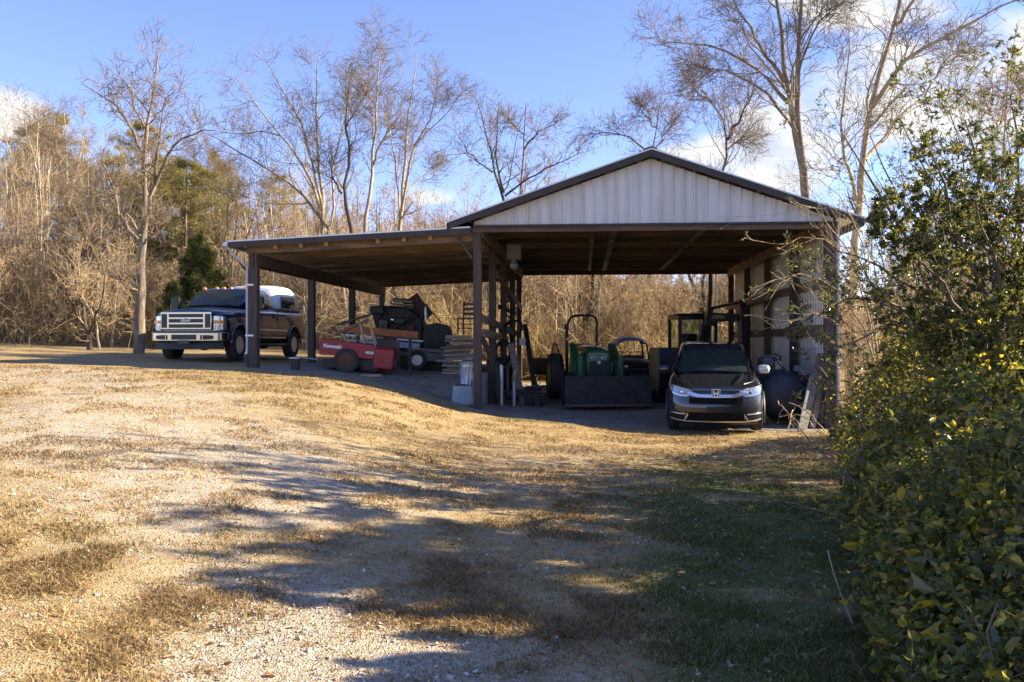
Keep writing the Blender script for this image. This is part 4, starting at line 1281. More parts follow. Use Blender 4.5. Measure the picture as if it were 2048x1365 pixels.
def scatter(n, rng, y0=3.3, y1=17.5, pw=1.7):
    y = y0 + (y1 - y0) * rng.random(n) ** pw
    x = rng.uniform(-.70, .58, n) * y + rng.uniform(-.8, .8, n)
    return x, y


def blades(x, y, h, wd, rng, lean=.9):
    n = len(x); z = ground_z(x, y)
    a = rng.uniform(0, 6.28, n); b = rng.uniform(0, 6.28, n); ln = rng.uniform(.2, lean, n) * h * 1.6
    s = np.stack([np.cos(a), np.sin(a), 0 * a], 1) * (wd / 2)[:, None]
    p = np.stack([x, y, z - .004], 1)
    t = p + np.stack([np.cos(b) * ln, np.sin(b) * ln, h], 1)
    mid = p + np.stack([np.cos(b) * ln * .35, np.sin(b) * ln * .35, h * .62], 1)
    V = np.stack([p - s, p + s, mid + s * .7, t, mid - s * .7], 1).reshape(-1, 3)
    q = np.arange(n)[:, None] * 5
    F = np.concatenate([q + np.array([0, 1, 2, 4]), q + np.array([4, 2, 3, 3])], 1).reshape(-1, 4)
    return V, F


def tris(V, F):
    """quads whose last two corners coincide become triangles: keep all as triangles"""
    a = F[:, :3]; b = F[:, [0, 2, 3]]
    T = np.concatenate([a, b]); ok = (T[:, 0] != T[:, 1]) & (T[:, 1] != T[:, 2]) & (T[:, 0] != T[:, 2])
    return T[ok]


rng = np.random.default_rng(401)
x, y = scatter(430000, rng, pw=1.9)
gr, gn, fl, li = ground_masks(x, y)
cl = fbm(x, y, 2.6, 81, 3)
keep = rng.random(len(x)) < (smooth(.36, .62, cl) * .85 + .15) * (1 - .45 * gr) * (1 - fl)
isg = rng.random(len(x)) < gn * .8
k = keep & ~isg
h = rng.uniform(.012, .048, k.sum()) * (.4 + 1.3 * cl[k] ** 1.5); wd = rng.uniform(.0035, .007, k.sum()) * (1 + .10 * y[k])
V, F = blades(x[k], y[k], h, wd, rng, 1.6)
tt = np.repeat(np.clip(rng.uniform(0, 1, k.sum()) * .55 + .95 * (fbm(x[k], y[k], .8, 3, 4) - .30) - .25 * (cl[k] > .6), 0, 1), 5)
o = npmesh('dead_grass', V, tris(V, F), GRASS_M, attrs=dict(tint=tt), smooth=False)
tag(o, 'short matted tan winter grass growing between the gravel', 'grass', kind='stuff')
k = keep & isg
h = rng.uniform(.018, .055, k.sum()); wd = rng.uniform(.003, .006, k.sum()) * (1 + .10 * y[k])
V, F = blades(x[k], y[k], h, wd, rng, 1.2)
tt = np.repeat(rng.uniform(0, 1, k.sum()), 5)
o = npmesh('green_grass', V, tris(V, F), GREEN_M, attrs=dict(tint=tt), smooth=False)
tag(o, 'green grass coming through in the shade before the hedge', 'grass', kind='stuff')

# gravel: small angular stones
x, y = scatter(90000, rng, 3.3, 15, 2.0)
gr, gn, fl, li = ground_masks(x, y)
k = rng.random(len(x)) < (gr * .62 + .015) * smooth(.30, .62, fbm(x, y, 3.5, 91, 3)) * (1 - fl); x, y = x[k], y[k]; n = len(x)
z = ground_z(x, y)
o6 = np.array([[1, 0, 0], [0, 1, 0], [-1, 0, 0], [0, -1, 0], [0, 0, .7], [0, 0, -.7]])
sz = rng.lognormal(math.log(.0072), .45, n)
V = (o6[None] + rng.normal(size=(n, 6, 3)) * .28) * sz[:, None, None]
a = rng.uniform(0, 6.28, n); ca, sa = np.cos(a)[:, None], np.sin(a)[:, None]
V = np.stack([V[..., 0] * ca - V[..., 1] * sa, V[..., 0] * sa + V[..., 1] * ca, V[..., 2]], -1) + np.stack([x, y, z + sz * .25], 1)[:, None, :]
T = np.array([[0, 1, 4], [1, 2, 4], [2, 3, 4], [3, 0, 4], [1, 0, 5], [2, 1, 5], [3, 2, 5], [0, 3, 5]])
F = (np.arange(n)[:, None, None] * 6 + T[None]).reshape(-1, 3)
STONE_M = leaf_mat('gravel_stone', (.24, .205, .16), (.41, .36, .29), (.60, .55, .48), rough=.85, trans=0.0, spec=.3)
o = npmesh('gravel', V.reshape(-1, 3), F, STONE_M, attrs=dict(tint=np.repeat(rng.uniform(0, 1, n), 6)), smooth=False)
tag(o, 'pale grey crushed stone scattered over the drive', 'gravel', kind='stuff')

# fallen leaves
x, y = scatter(2600, rng, 3.3, 17, 1.4)
k = rng.random(len(x)) < np.clip(.06 + .9 * smooth(-1.5, 2.5, x - .2 * (8 - y)), 0, 1); x, y = x[k], y[k]
_, _, fl, _ = ground_masks(x, y); k = (fl < .2) | (rng.random(len(x)) < .5); x, y = x[k], y[k]
P = np.stack([x, y, ground_z(x, y) + .012], 1); D = rng.normal(size=P.shape) * np.array([1, 1, .18])
V, F, tt = leaves_np(P, D, .055, rng, width=.55, curl=.3, nrm=np.tile(np.array([0, 0, 1.0]), (len(P), 1)))
o = npmesh('fallen_leaves', V, F, LITTER_M, attrs=dict(tint=tt), smooth=False)
tag(o, 'dry brown fallen leaves lying over the grass', 'leaves', kind='stuff')
# ------------------------------------------------------------------ vehicles
def spot(px, d):
    x = (px - 1024) / FPX * d
    return x, d, gz(x, d)


def cut(o, cutters):
    """subtract solids from o for good; the cutters do not stay in the scene"""
    for c in cutters:
        m = o.modifiers.new('cut', 'BOOLEAN'); m.operation = 'DIFFERENCE'; m.solver = 'EXACT'; m.object = c
    dg = bpy.context.evaluated_depsgraph_get(); dg.update()
    me = bpy.data.meshes.new_from_object(o.evaluated_get(dg))
    o.modifiers.clear(); o.data = me
    for c in cutters: bpy.data.objects.remove(c)
    me.polygons.foreach_set('use_smooth', [True] * len(me.polygons)); me.set_sharp_from_angle(angle=R(32))
    return o


def shell(half, levels, topz, crown, nx=(.72, .36)):
    """closed body: plan outline 'half' [(x,y)] from nose to tail, stacked at 'levels' (z, xscale, noseshift);
    top edge heights topz(y), crown(y) the rise in the middle"""
    mb = MB(); n = len(half); loops = []
    y1 = half[-1][1]

    def ring(z, sx, sh, zf=None):
        a = []
        for x, y in half:
            f = max(0.0, 1 - y / 1.2)
            yy = y + sh * f
            a.append((x * sx, yy, zf(y) if zf else z))
        b = [(-x, y, z_) for x, y, z_ in a[-2:0:-1]]
        return a + b
    for z, sx, sh in levels[:-1]: loops.append(ring(z, sx, sh))
    z, sx, sh = levels[-1]
    loops.append(ring(z, sx, sh, topz))
    N = len(loops[0])
    mb.loft(loops, closed=True, cap=False)
    # top ladder
    top = loops[-1]; base = (len(loops) - 1) * N
    cols = [-1, -nx[0], -nx[1], 0, nx[1], nx[0], 1]
    rows = []
    for i in range(1, n - 1):
        L_ = top[N - i]; R_ = top[i]; r = []
        for c in cols:
            if c == -1: r.append(base + N - i)
            elif c == 1: r.append(base + i)
            else:
                zz = R_[2] + crown(R_[1]) * (1 - c * c) ** .7
                mb.v.append((R_[0] * c, R_[1], zz)); r.append(len(mb.v) - 1)
        rows.append(r)
    for i in range(len(rows) - 1):
        for k in range(6):
            mb.f.append((rows[i][k], rows[i][k + 1], rows[i + 1][k + 1], rows[i + 1][k])); mb.mi.append(0)
    # nose and tail fans to the centre points
    c0 = base; c1 = base + n - 1
    for r, c in ((rows[0], c0), (rows[-1], c1)):
        for k in range(6):
            mb.f.append((c, r[k], r[k + 1])); mb.mi.append(0)
    # floor
    mb.f.append(tuple(range(N - 1, -1, -1))); mb.mi.append(0)
    return mb


def ring_from(half, z, n_mirror=True):
    a = [(x, y, z(y) if callable(z) else z) for x, y in half]
    return a + [(-x, y, z_) for x, y, z_ in a[-2:0:-1]]


def patch(a, b, c, d, nu=8, nv=5, bulge=(0, 0, 0), thick=.012, inset=0.0):
    """curved slab over the quad a b c d (a-b bottom, d-c top)"""
    a, b, c, d = map(Vector, (a, b, c, d)); bulge = Vector(bulge)
    mb = MB(); front = []; nrm = (b - a).cross(d - a).normalized()
    for j in range(nv + 1):
        for i in range(nu + 1):
            s, t = i / nu, j / nv
            p = (a * (1 - s) + b * s) * (1 - t) + (d * (1 - s) + c * s) * t
            p += bulge * (4 * s * (1 - s)) * (.6 + .4 * 4 * t * (1 - t))
            front.append(p)
    W_ = nu + 1; n = len(front)
    back = [p - nrm * thick for p in front]
    fs = []
    for j in range(nv):
        for i in range(nu):
            q = (j * W_ + i, j * W_ + i + 1, (j + 1) * W_ + i + 1, (j + 1) * W_ + i)
            fs.append(q); fs.append(tuple(n + k for k in q[::-1]))
    rim = [i for i in range(W_)] + [j * W_ + nu for j in range(1, nv + 1)] + [nv * W_ + i for i in range(nu - 1, -1, -1)] + [j * W_ for j in range(nv - 1, 0, -1)]
    for k in range(len(rim)):
        p, q = rim[k], rim[(k + 1) % len(rim)]
        fs.append((p, n + p, n + q, q))
    mb.add(front + back, fs)
    return mb


def nose_strip(xs, lo, hi, ys, off, thick=.03):
    """bar following the nose surface ys(x, z): from lo to hi (z) along xs, standing 'off' proud"""
    mb = MB(); secs = []
    for x, a, b in zip(xs, lo, hi):
        f0, f1 = ys(x, a) - off, ys(x, b) - off
        secs.append([(x, f0, a), (x, f1, b), (x, f1 + thick, b), (x, f0 + thick, a)])
    mb.loft(secs, closed=True)
    return mb


def lin(a, b, n): return [a + (b - a) * i / (n - 1) for i in range(n)]


def wheel(parent, c, r, wd, side, rim_mat, rr=.62, spokes=7, hub=None):
    """side: +1 outer face towards +x"""
    c = Vector(c); ax = Vector((side, 0, 0)); root = empty('wheel', c); root.parent = parent
    p = [(r * rr, -wd / 2), (r * .80, -wd / 2), (r * .95, -wd * .46), (r, -wd * .30), (r, wd * .30), (r * .95, wd * .46), (r * .80, wd / 2), (r * rr, wd / 2 - .01), (r * rr, -wd / 2)]
    mb = MB(); mb.lathe((0, 0, 0), ax, p[:-1], 36, close=True); mb.build('tyre', RUBBER, root)
    mb = MB(); R0 = r * rr
    mb.lathe((0, 0, 0), ax, [(R0 * 1.01, wd * .44), (R0 * .93, wd * .46), (R0 * .88, wd * .30), (R0 * .87, wd * .26)], 36)
    mb.mat(1); mb.lathe((0, 0, 0), ax, [(R0 * .88, wd * .24), (R0 * .3, wd * .14), (.002, wd * .14)], 36); mb.mat(0)
    mb.lathe((0, 0, 0), ax, [(.002, wd * .10), (R0 * .26, wd * .10), (R0 * .24, wd * .40), (R0 * .10, wd * .44), (.002, wd * .44)], 16)
    for k in range(spokes):
        a = 2 * math.pi * k / spokes
        d = Vector((0, math.cos(a), math.sin(a)))
        mb.beam(ax * (wd * .36) + d * R0 * .18, ax * (wd * .40) + d * R0 * .95, R0 * .24, wd * .10, up=ax)
    mb.build('rim', [rim_mat, DARKSTEEL], root)
    return root


GLASS_D = M('tinted_glass', (.022, .034, .030), .03, spec=.6, coat=.3)
SUVPAINT = M('dark_pearl_paint', (.022, .027, .036), .24, metal=.4, coat=1.0)
TRUCKPAINT = M('dark_blue_paint', (.008, .029, .088), .22, metal=.4, coat=1.0)
SILVER = M('silver_trim', (.66, .66, .67), .38, metal=.7)
ALLOY = M('polished_alloy', (.62, .63, .65), .35, metal=.75)
CHROME_T = M('bumper_chrome', (.36, .345, .30), .14, metal=1.0)
SATIN = M('satin_black', (.012, .012, .013), .35)


# ---------------------------------------------------------------- the sport utility vehicle under the gable
def suv():
    x, y, z = spot(1432, 16.75)
    root = empty('parked_suv', (x, y, z), -R(11), 'dark grey sport utility vehicle parked nose out under the white gable', 'car')
    fz = gz(x + math.sin(R(11)) * .9, y + .9); bz = gz(x + math.sin(R(11)) * 3.6, y + 3.5)
    root.location.z = fz - (bz - fz) * .33 + .02
    root.rotation_euler = (math.atan2(bz - fz, 2.66), 0, -R(11))
    half = [(0, 0), (.36, .015), (.62, .075), (.80, .19), (.905, .40), (.925, .75), (.925, 1.25), (.925, 2.2), (.92, 3.3), (.91, 4.05), (.84, 4.45), (.5, 4.57), (0, 4.6)]
    topz = lambda q: float(np.interp(q, [0, .2, .4, .75, 1.25, 2.2, 4.6], [.885, .90, .93, .99, 1.075, 1.10, 1.12]))
    crown = lambda q: float(np.interp(q, [0, .2, 1.0, 1.3, 4.6], [.012, .035, .052, .05, .03]))
    lv = [(.20, .90, .16), (.25, .955, .05), (.40, .99, .0), (.56, 1.0, .0), (.66, 1.0, .03), (.78, .99, .06), (.86, .98, .09), (.92, .95, .15)]
    mb = shell(half, lv, topz, crown)
    body = mb.build('body', [SUVPAINT, BLACK], root, sub=2)
    cs = []
    for s in (-1, 1):
        for yy in (.93, 3.59):
            c = MB().mat(1); c.lathe((s * .70, yy, .345), (s, 0, 0), [(.40, -.12), (.40, .40)], 28); cs.append(c.build('cutter', [SUVPAINT, BLACK], root))
    cut(body, cs)
    for s in (-1, 1):
        for yy in (.93, 3.59):
            wheel(root, (s * .80, yy, .345), .345, .225, s, ALLOY, .66, 10)
            c = MB(); pts = [(s * .925, yy + .42 * math.cos(a), .345 + .42 * math.sin(a)) for a in lin(-.35, math.pi + .35, 15)]
            c.tube(pts, .028, 6); c.build('arch_cladding', BLACK, root)
    ys0 = lambda q: float(np.interp(abs(q), [0, .36, .62, .80, .905], [0, .015, .075, .19, .40]))
    zs = lambda q: float(np.interp(q, [.20, .25, .40, .56, .66, .78, .86, .92], [.16, .05, 0, 0, .03, .06, .09, .15]))
    ys = lambda q, zz: ys0(q) + zs(zz) * max(0, 1 - ys0(q) / 1.2) + .012
    # greenhouse
    gb = [(0, 1.20), (.42, 1.24), (.68, 1.36), (.80, 1.62), (.85, 2.2), (.85, 3.2), (.82, 3.9), (.70, 4.28), (0, 4.40)]
    gm = [(0, 1.72), (.36, 1.75), (.58, 1.84), (.68, 2.02), (.715, 2.4), (.715, 3.2), (.69, 3.75), (.58, 4.05), (0, 4.14)]
    gt = [(0, 1.98), (.40, 2.00), (.58, 2.07), (.65, 2.22), (.67, 2.6), (.67, 3.2), (.64, 3.65), (.52, 3.86), (0, 3.92)]
    gr = [(0, 2.06), (.36, 2.08), (.54, 2.15), (.61, 2.30), (.63, 2.6), (.63, 3.2), (.60, 3.6), (.46, 3.80), (0, 3.84)]
    mb = MB(); loops = [ring_from(gb, 1.02), ring_from(gm, 1.42), ring_from(gt, 1.61), ring_from(gr, 1.68)]
    mb.loft(loops, closed=True); mb.build('cabin', SUVPAINT, root, sub=2)
    # glass
    patch((-.70, 1.31, 1.12), (.70, 1.31, 1.12), (.64, 1.90, 1.525), (-.64, 1.90, 1.525), 10, 6, (0, -.09, .035), .02).build('windshield', GLASS_D, root)
    for s in (-1, 1):
        a, b, c, d = (s * .835, 1.62, 1.12), (s * .862, 3.55, 1.14), (s * .645, 3.45, 1.55), (s * .655, 2.15, 1.53)
        q = patch(a, b, c, d, 8, 4, (s * .02, 0, .01), .02) if s > 0 else patch(b, a, d, c, 8, 4, (s * .02, 0, .01), .02)
        q.build('side_window', GLASS_D, root)
        MB().tube([(s * .70, 1.34, 1.13), (s * .655, 1.66, 1.35), (s * .575, 2.02, 1.575), (s * .60, 2.3, 1.625), (s * .60, 3.5, 1.63)], .022, 8).build('pillar_trim', SUVPAINT, root)
        m = MB(); m.tube([(s * .83, 1.58, 1.10), (s * .93, 1.55, 1.13)], .022, 8); m.build('mirror_arm', SATIN, root)
        m = MB(); m.lathe((s * 1.0, 1.54, 1.165), (s, 0, 0), [(.05, -.115), (.085, -.09), (.098, 0), (.088, .08), (.05, .115)], 16)
        mo = m.build('side_mirror', SILVER if s > 0 else SUVPAINT, root)  # sun-side mirror is silver: its sunlit brightness is put into the colour
        # hood shut line and crease
        MB().tube([(s * .52, .20, .965), (s * .70, .40, 1.0), (s * .765, .80, 1.055), (s * .79, 1.22, 1.125)], .009, 6).build('hood_gap', SATIN, root)
        MB().tube([(s * .40, .26, .975), (s * .50, .60, 1.052), (s * .58, 1.15, 1.135)], .014, 6).build('hood_crease', SUVPAINT, root)
    MB().tube([(-.66, 1.30, 1.128), (-.3, 1.225, 1.14), (0, 1.21, 1.143), (.3, 1.225, 1.14), (.66, 1.30, 1.128)], .016, 6).build('cowl', SATIN, root)
    m = MB(); m.bx(-.10, .10, 1.78, 1.80, 1.44, 1.50); m.build('inner_mirror', SATIN, root, bevel=.008)
    # wipers and inner mirror
    for a, b in (((-.45, 1.20, 1.155), (.02, 1.24, 1.17)), ((.05, 1.19, 1.155), (.50, 1.30, 1.17))):
        MB().tube([a, b], .010, 6).build('wiper', SATIN, root)
    # headlights
    for s in (-1, 1):
        xs = [s * q for q in (.44, .56, .70, .80, .865)]
        nose_strip(xs, [.815, .735, .75, .79, .85], [.85, .88, .91, .935, .95], ys, .018, .05).build('headlight', LENS, root, bevel=.006)
        m = MB(); m.lathe((s * .62, ys(.62, .82) - .024, .815), (0, -1, 0), [(.045, 0), (.040, .006), (.02, .012), (.002, .012)], 16); m.build('headlamp_bowl', CHROME, root)
        nose_strip([s * q for q in (.40, .50, .56, .70, .80, .88)], [.79, .745, .732, .745, .782, .838], [.81, .760, .747, .760, .797, .853], ys, .024, .03).build('headlight_trim', CHROME, root)
    # grille: black slot, chrome bars, emblem
    nose_strip(lin(-.52, .52, 13), [.725 - .02 * (1 - abs(q) / .52) for q in lin(-.52, .52, 13)], [.865] * 13, ys, .012, .03).build('grille_opening', SATIN, root)
    xs = lin(-.52, .52, 13)
    nose_strip(xs, [.722 - .008 * (1 - abs(q) / .52) + .06 * max(0, abs(q) - .40) / .12 for q in xs], [.782 + .055 * max(0, abs(q) - .30) / .22 for q in xs], ys, .030, .03).build('grille_bar', CHROME, root, bevel=.006)
    nose_strip(lin(-.44, .44, 13), [.857 - .004 * abs(q) for q in lin(-.44, .44, 13)], [.868 - .004 * abs(q) for q in lin(-.44, .44, 13)], ys, .026, .025).build('grille_bar', CHROME, root)
    nose_strip(lin(-.50, .50, 11), [.60] * 11, [.712] * 11, ys, .024, .05).build('grille_mesh', M('flat_black', (.005, .005, .006), .8, spec=.15), root)
    e = MB(); yb = ys(0, .8) - .045
    out = [(-.074, .072), (.074, .072), (.060, -.066), (-.060, -.066)]
    e.prism(out, (0, yb, .80), (1, 0, 0), (0, 0, 1), (0, .035, 0)); em = e.build('emblem', SATIN, root)
    e = MB()
    for s in (-1, 1):
        e.prism([(s * .030, .056), (s * .054, .056), (s * .040, -.052), (s * .016, -.052), (s * .024, -.006), (s * .027, .0)], (0, yb - .012, .80), (1, 0, 0), (0, 0, 1), (0, .014, 0))
    e.prism([(-.034, .012), (.034, .012), (.027, -.016), (-.027, -.016)], (0, yb - .011, .80), (1, 0, 0), (0, 0, 1), (0, .012, 0))
    for a, b in (((-.078, .076), (.078, .076)), ((.078, .076), (.064, -.070)), ((.064, -.070), (-.064, -.070)), ((-.064, -.070), (-.078, .076))):
        e.beam((a[0], yb - .006, .80 + a[1]), (b[0], yb - .006, .80 + b[1]), .012, .009)
    e.build('emblem_letter', M('emblem_silver', (.82, .83, .85), .35, metal=.3), em)
    # lower intake with silver outline, fog recesses
    xs = lin(-.52, .52, 11)
    nose_strip(xs, [.275] * 11, [.43] * 11, ys, .028, .05).build('lower_intake', MATS['flat_black'], root)
    xs = lin(-.60, .60, 13)
    nose_strip(xs, [.245 + .01 * abs(q) for q in xs], [.268 + .01 * abs(q) for q in xs], ys, .022, .03).build('lower_trim', SILVER, root)
    for s in (-1, 1):
        nose_strip([s * q for q in (.50, .535, .57, .605)], [.41, .35, .30, .252], [.432, .395, .345, .275], ys, .022, .03).build('lower_trim', SILVER, root)
        nose_strip([s * q for q in (.59, .68, .77, .84)], [.285, .29, .30, .315], [.40, .40, .41, .41], ys, .010, .03).build('fog_recess', SATIN, root)
        nose_strip([s * q for q in (.58, .68, .77, .85)], [.392, .395, .402, .41], [.410, .413, .420, .428], ys, .020, .025).build('fog_trim', SILVER, root)
        nose_strip([s * q for q in (.60, .68, .77, .85)], [.255, .262, .275, .29], [.278, .285, .298, .313], ys, .020, .025).build('fog_trim', SILVER, root)
    nose_strip(lin(-.17, .17, 5), [.44] * 5, [.55] * 5, ys, .022, .03).build('plate_bracket', SATIN, root)
    nose_strip(lin(-.80, .80, 13), [.19] * 13, [.235] * 13, ys, -.02, .05).build('chin_spoiler', BLACK, root)


suv()


# ---------------------------------------------------------------- the pickup beside the lean-to
def truck():
    x, y = (371 - 1024) / FPX * 22.7, 22.7
    z = gz(-8.3, 23.6)
    root = empty('pickup_truck', (x, y, z), -R(7.2), 'dark blue crew cab pickup with chrome grille and white camper shell beside the lean-to', 'pickup truck')
    h_ = .14
    half = [(0, .10), (.45, .105), (.80, .15), (.95, .24), (1.0, .45), (1.0, 1.0), (1.0, 1.5), (1.0, 2.4), (1.0, 3.6), (1.0, 5.2), (.99, 5.9), (.90, 6.10), (.5, 6.13), (0, 6.13)]
    topz = lambda q: float(np.interp(q, [0, .24, .45, 1.5, 2.4, 6.2], [1.27, 1.26, 1.28, 1.38, 1.42, 1.44]))
    crown = lambda q: float(np.interp(q, [0, .24, .8, 1.5, 6.2], [.05, .09, .10, .09, .02]))
    lv = [(.52, .97, .02), (.58, .99, .0), (.80, 1.0, .0), (1.05, 1.0, .0), (1.18, .985, .02), (1.28, .94, .05)]
    body = shell(half, lv, topz, crown).build('body', [TRUCKPAINT, BLACK], root, sub=2)
    cs = []
    for s in (-1, 1):
        for yy in (1.02, 4.95):
            c = MB().mat(1); c.lathe((s * .72, yy, .43), (s, 0, 0), [(.50, -.2), (.50, .5)], 30); cs.append(c.build('cutter', [TRUCKPAINT, BLACK], root))
    cut(body, cs)
    for s in (-1, 1):
        for yy in (1.02, 4.95):
            wheel(root, (s * .88, yy, .41), .41, .27, s, ALLOY, .58, 8)
            c = MB(); pts = [(s * 1.0, yy + .525 * math.cos(a), .43 + .525 * math.sin(a)) for a in lin(.05, math.pi - .05, 15)]
            c.tube(pts, .035, 6); c.build('wheel_flare', TRUCKPAINT, root)
        MB().bx(s * .99, s * 1.018, 1.62, 4.36, .80, .85).build('side_moulding', SILVER, root, bevel=.008)
        MB().tube([(s * .98, 1.65, .42), (s * 1.02, 1.75, .40), (s * 1.02, 4.2, .40), (s * .98, 4.3, .42)], .045, 8).build('step_bar', SATIN, root)
        for q in (2.50, 3.62):
            MB().bx(s * .985, s * 1.003, q - .006, q + .006, .62, 1.40).build('door_gap', SATIN, root)
        for q in (2.30, 3.42):
            MB().bx(s * .99, s * 1.035, q - .10, q + .06, 1.20, 1.24).build('door_handle', SATIN, root, bevel=.008)
    MB().bx(-.62, .62, .4, 5.9, .36, .53).build('chassis', BLACK, root)
    for yy in (1.02, 4.95):
        m = MB(); m.tube([(-.8, yy, .41), (.8, yy, .41)], .06, 8); m.lathe((.0, yy, .41), (0, 1, 0), [(.05, -.16), (.14, -.10), (.15, 0), (.14, .10), (.05, .16)], 14); m.build('axle', DARKSTEEL, root)
    ys = lambda q, zz=0: float(np.interp(abs(q), [0, .45, .80, .95, 1.0], [.10, .105, .15, .24, .45]))
    # cab
    gb = [(0, 1.42), (.50, 1.46), (.78, 1.58), (.90, 1.80), (.93, 2.3), (.93, 3.3), (.92, 3.68), (.70, 3.76), (0, 3.77)]
    gm = [(0, 1.78), (.46, 1.81), (.70, 1.90), (.81, 2.08), (.84, 2.5), (.84, 3.3), (.83, 3.62), (.64, 3.70), (0, 3.71)]
    gt = [(0, 2.08), (.42, 2.10), (.62, 2.17), (.72, 2.32), (.75, 2.6), (.75, 3.3), (.74, 3.56), (.58, 3.64), (0, 3.65)]
    gr = [(0, 2.18), (.38, 2.20), (.55, 2.27), (.64, 2.40), (.67, 2.6), (.67, 3.3), (.66, 3.5), (.52, 3.57), (0, 3.58)]
    mb = MB(); mb.loft([ring_from(gb, 1.36), ring_from(gm, 1.70), ring_from(gt, 1.95), ring_from(gr, 2.015)], closed=True); mb.build('cab', TRUCKPAINT, root, sub=2)
    patch((-.76, 1.53, 1.465), (.76, 1.53, 1.465), (.66, 2.07, 1.925), (-.66, 2.07, 1.925), 10, 6, (0, -.085, .03), .02).build('windshield', GLASS_D, root)
    for s in (-1, 1):
        for y0, y1, ya, yb in ((1.86, 2.46, 2.20, 2.46), (2.56, 3.50, 2.56, 3.44)):
            a, b, c, d = (s * .925, y0, 1.46), (s * .935, y1, 1.46), (s * .80, yb, 1.88), (s * .795, ya, 1.88)
            q = patch(a, b, c, d, 6, 4, (s * .012, 0, .0), .02) if s > 0 else patch(b, a, d, c, 6, 4, (s * .012, 0, .0), .02)
            q.build('side_window', GLASS_D, root)
        m = MB(); m.tube([(s * .93, 1.86, 1.40), (s * 1.14, 1.80, 1.45)], .03, 8); m.tube([(s * .92, 1.9, 1.55), (s * 1.14, 1.80, 1.60)], .022, 8)
        mo = m.build('mirror_arm', SATIN, root)
        MB().bx(s * 1.10, s * 1.34, 1.74, 1.86, 1.36, 1.74).build('tow_mirror', SATIN, root, bevel=.03)
        MB().bx(s * 1.335, s * 1.352, 1.75, 1.81, 1.42, 1.52).build('mirror_marker', AMBER, root)
    for q in (-.60, -.22, 0, .20, .60):
        m = MB(); yq = 2.16 + .05 * abs(q) / .5
        m.lathe((q, yq + .05, 1.995), (0, 0, 1), [(.062, -.03), (.060, .0), (.045, .035), (.002, .05)], 14); m.build('clearance_light', AMBER, root)
    for a, b in (((-.60, 1.44, 1.475), (-.05, 1.48, 1.50)), ((.02, 1.43, 1.475), (.55, 1.52, 1.50))):
        MB().tube([a, b], .012, 6).build('wiper', SATIN, root)
    # grille
    cm = [CHROME_T]
    g = MB(); y0 = .02
    g.bx(-.70, .70, y0, .14, .80, 1.27); MBi = g.build('grille_surround', CHROME_T, root, bevel=.02)
    for x0, x1, z0, z1 in ((-.665, -.515, .85, 1.21), (.515, .665, .85, 1.21), (-.465, .465, .85, .945), (-.465, .465, .985, 1.08), (-.465, .465, 1.12, 1.21)):
        MB().bx(x0, x1, y0 - .006, y0 + .01, z0, z1).build('grille_opening', SATIN, root)
    e = MB(); e.lathe((0, 0, 0), (0, -1, 0), [(.118, 0), (.118, .012), (.106, .018), (.002, .018)], 28); eo = e.build('emblem', CHROME_T, root); eo.location = (0, y0 - .008, 1.035); eo.scale = (1.12, 1, .48)
    e = MB(); e.lathe((0, 0, 0), (0, -1, 0), [(.104, 0), (.104, .024), (.002, .024)], 28); e2 = e.build('emblem_face', M('emblem_blue', (.008, .028, .10), .2, coat=.8), eo)
    text_obj('Ford', .115, WHITE, eo, (0, -.0255, 0), (R(90), 0, 0), .002, 'emblem_script', .002, 1.0, .35).scale = (.92, 2.0, 1)
    for s in (-1, 1):
        m = MB(); xs = [s * q for q in (.715, .80, .90, .965)]
        nose_strip(xs, [.78, .785, .79, .80], [1.16, 1.16, 1.15, 1.13], lambda q, zz: ys(q) - .03, .03, .06).build('headlight', LENS, root, bevel=.008)
        nose_strip([s * q for q in (.73, .80, .90, .95)], [.955, .955, .957, .96], [1.045, 1.045, 1.043, 1.04], lambda q, zz: ys(q) - .03, .04, .04).build('turn_lamp', AMBER, root)
        nose_strip([s * q for q in (.74, .82, .90)], [.80, .80, .80], [.93, .93, .925], lambda q, zz: ys(q) - .03, .036, .03).build('lamp_bowl', M('lamp_inner', (.25, .26, .27), .2, metal=.8), root)
    # bumper: chrome blade with three openings
    yb = lambda q, zz=0: float(np.interp(abs(q), [0, .5, .85, 1.0, 1.03], [-.10, -.09, -.03, .08, .25]))
    xs = [-1.02, -.96, -.85, -.7, -.5, -.25, 0, .25, .5, .7, .85, .96, 1.02]
    nose_strip(xs, [.52, .50, .50, .50, .50, .50, .50, .50, .50, .50, .50, .50, .52], [.74] * 13, yb, 0, .14).build('front_bumper', CHROME_T, root, bevel=.025)
    nose_strip(xs, [.735] * 13, [.765] * 13, yb, -.02, .12).build('bumper_pad', SATIN, root)
    nose_strip(lin(-.34, .34, 5), [.545] * 5, [.675] * 5, yb, .004, .03).build('bumper_opening', SATIN, root)
    for s in (-1, 1):
        nose_strip([s * q for q in (.44, .56, .68, .78)], [.545, .545, .55, .565], [.665, .665, .66, .65], yb, .004, .03).build('bumper_opening', SATIN, root)
        MB().tube([(s * .42, -.02, .50), (s * .42, -.10, .47), (s * .42, -.02, .44)], .014, 6).build('tow_hook', DARKSTEEL, root)
    MB().bx(-.15, .15, -.112, -.098, .44, .535).build('number_plate', M('plate_dark', (.05, .055, .065), .4), root)
    nose_strip(lin(-.92, .92, 9), [.30] * 9, [.50] * 9, lambda q, zz: ys(q) - .02, 0, .05).build('front_valance', BLACK, root)
    # camper shell
    cb = [(0, 3.84), (.60, 3.85), (.90, 3.90), (.94, 4.2), (.945, 5.2), (.94, 6.02), (.86, 6.16), (0, 6.18)]
    cm_ = [(0, 3.90), (.56, 3.91), (.82, 3.96), (.86, 4.25), (.86, 5.2), (.85, 5.78), (.76, 5.88), (0, 5.90)]
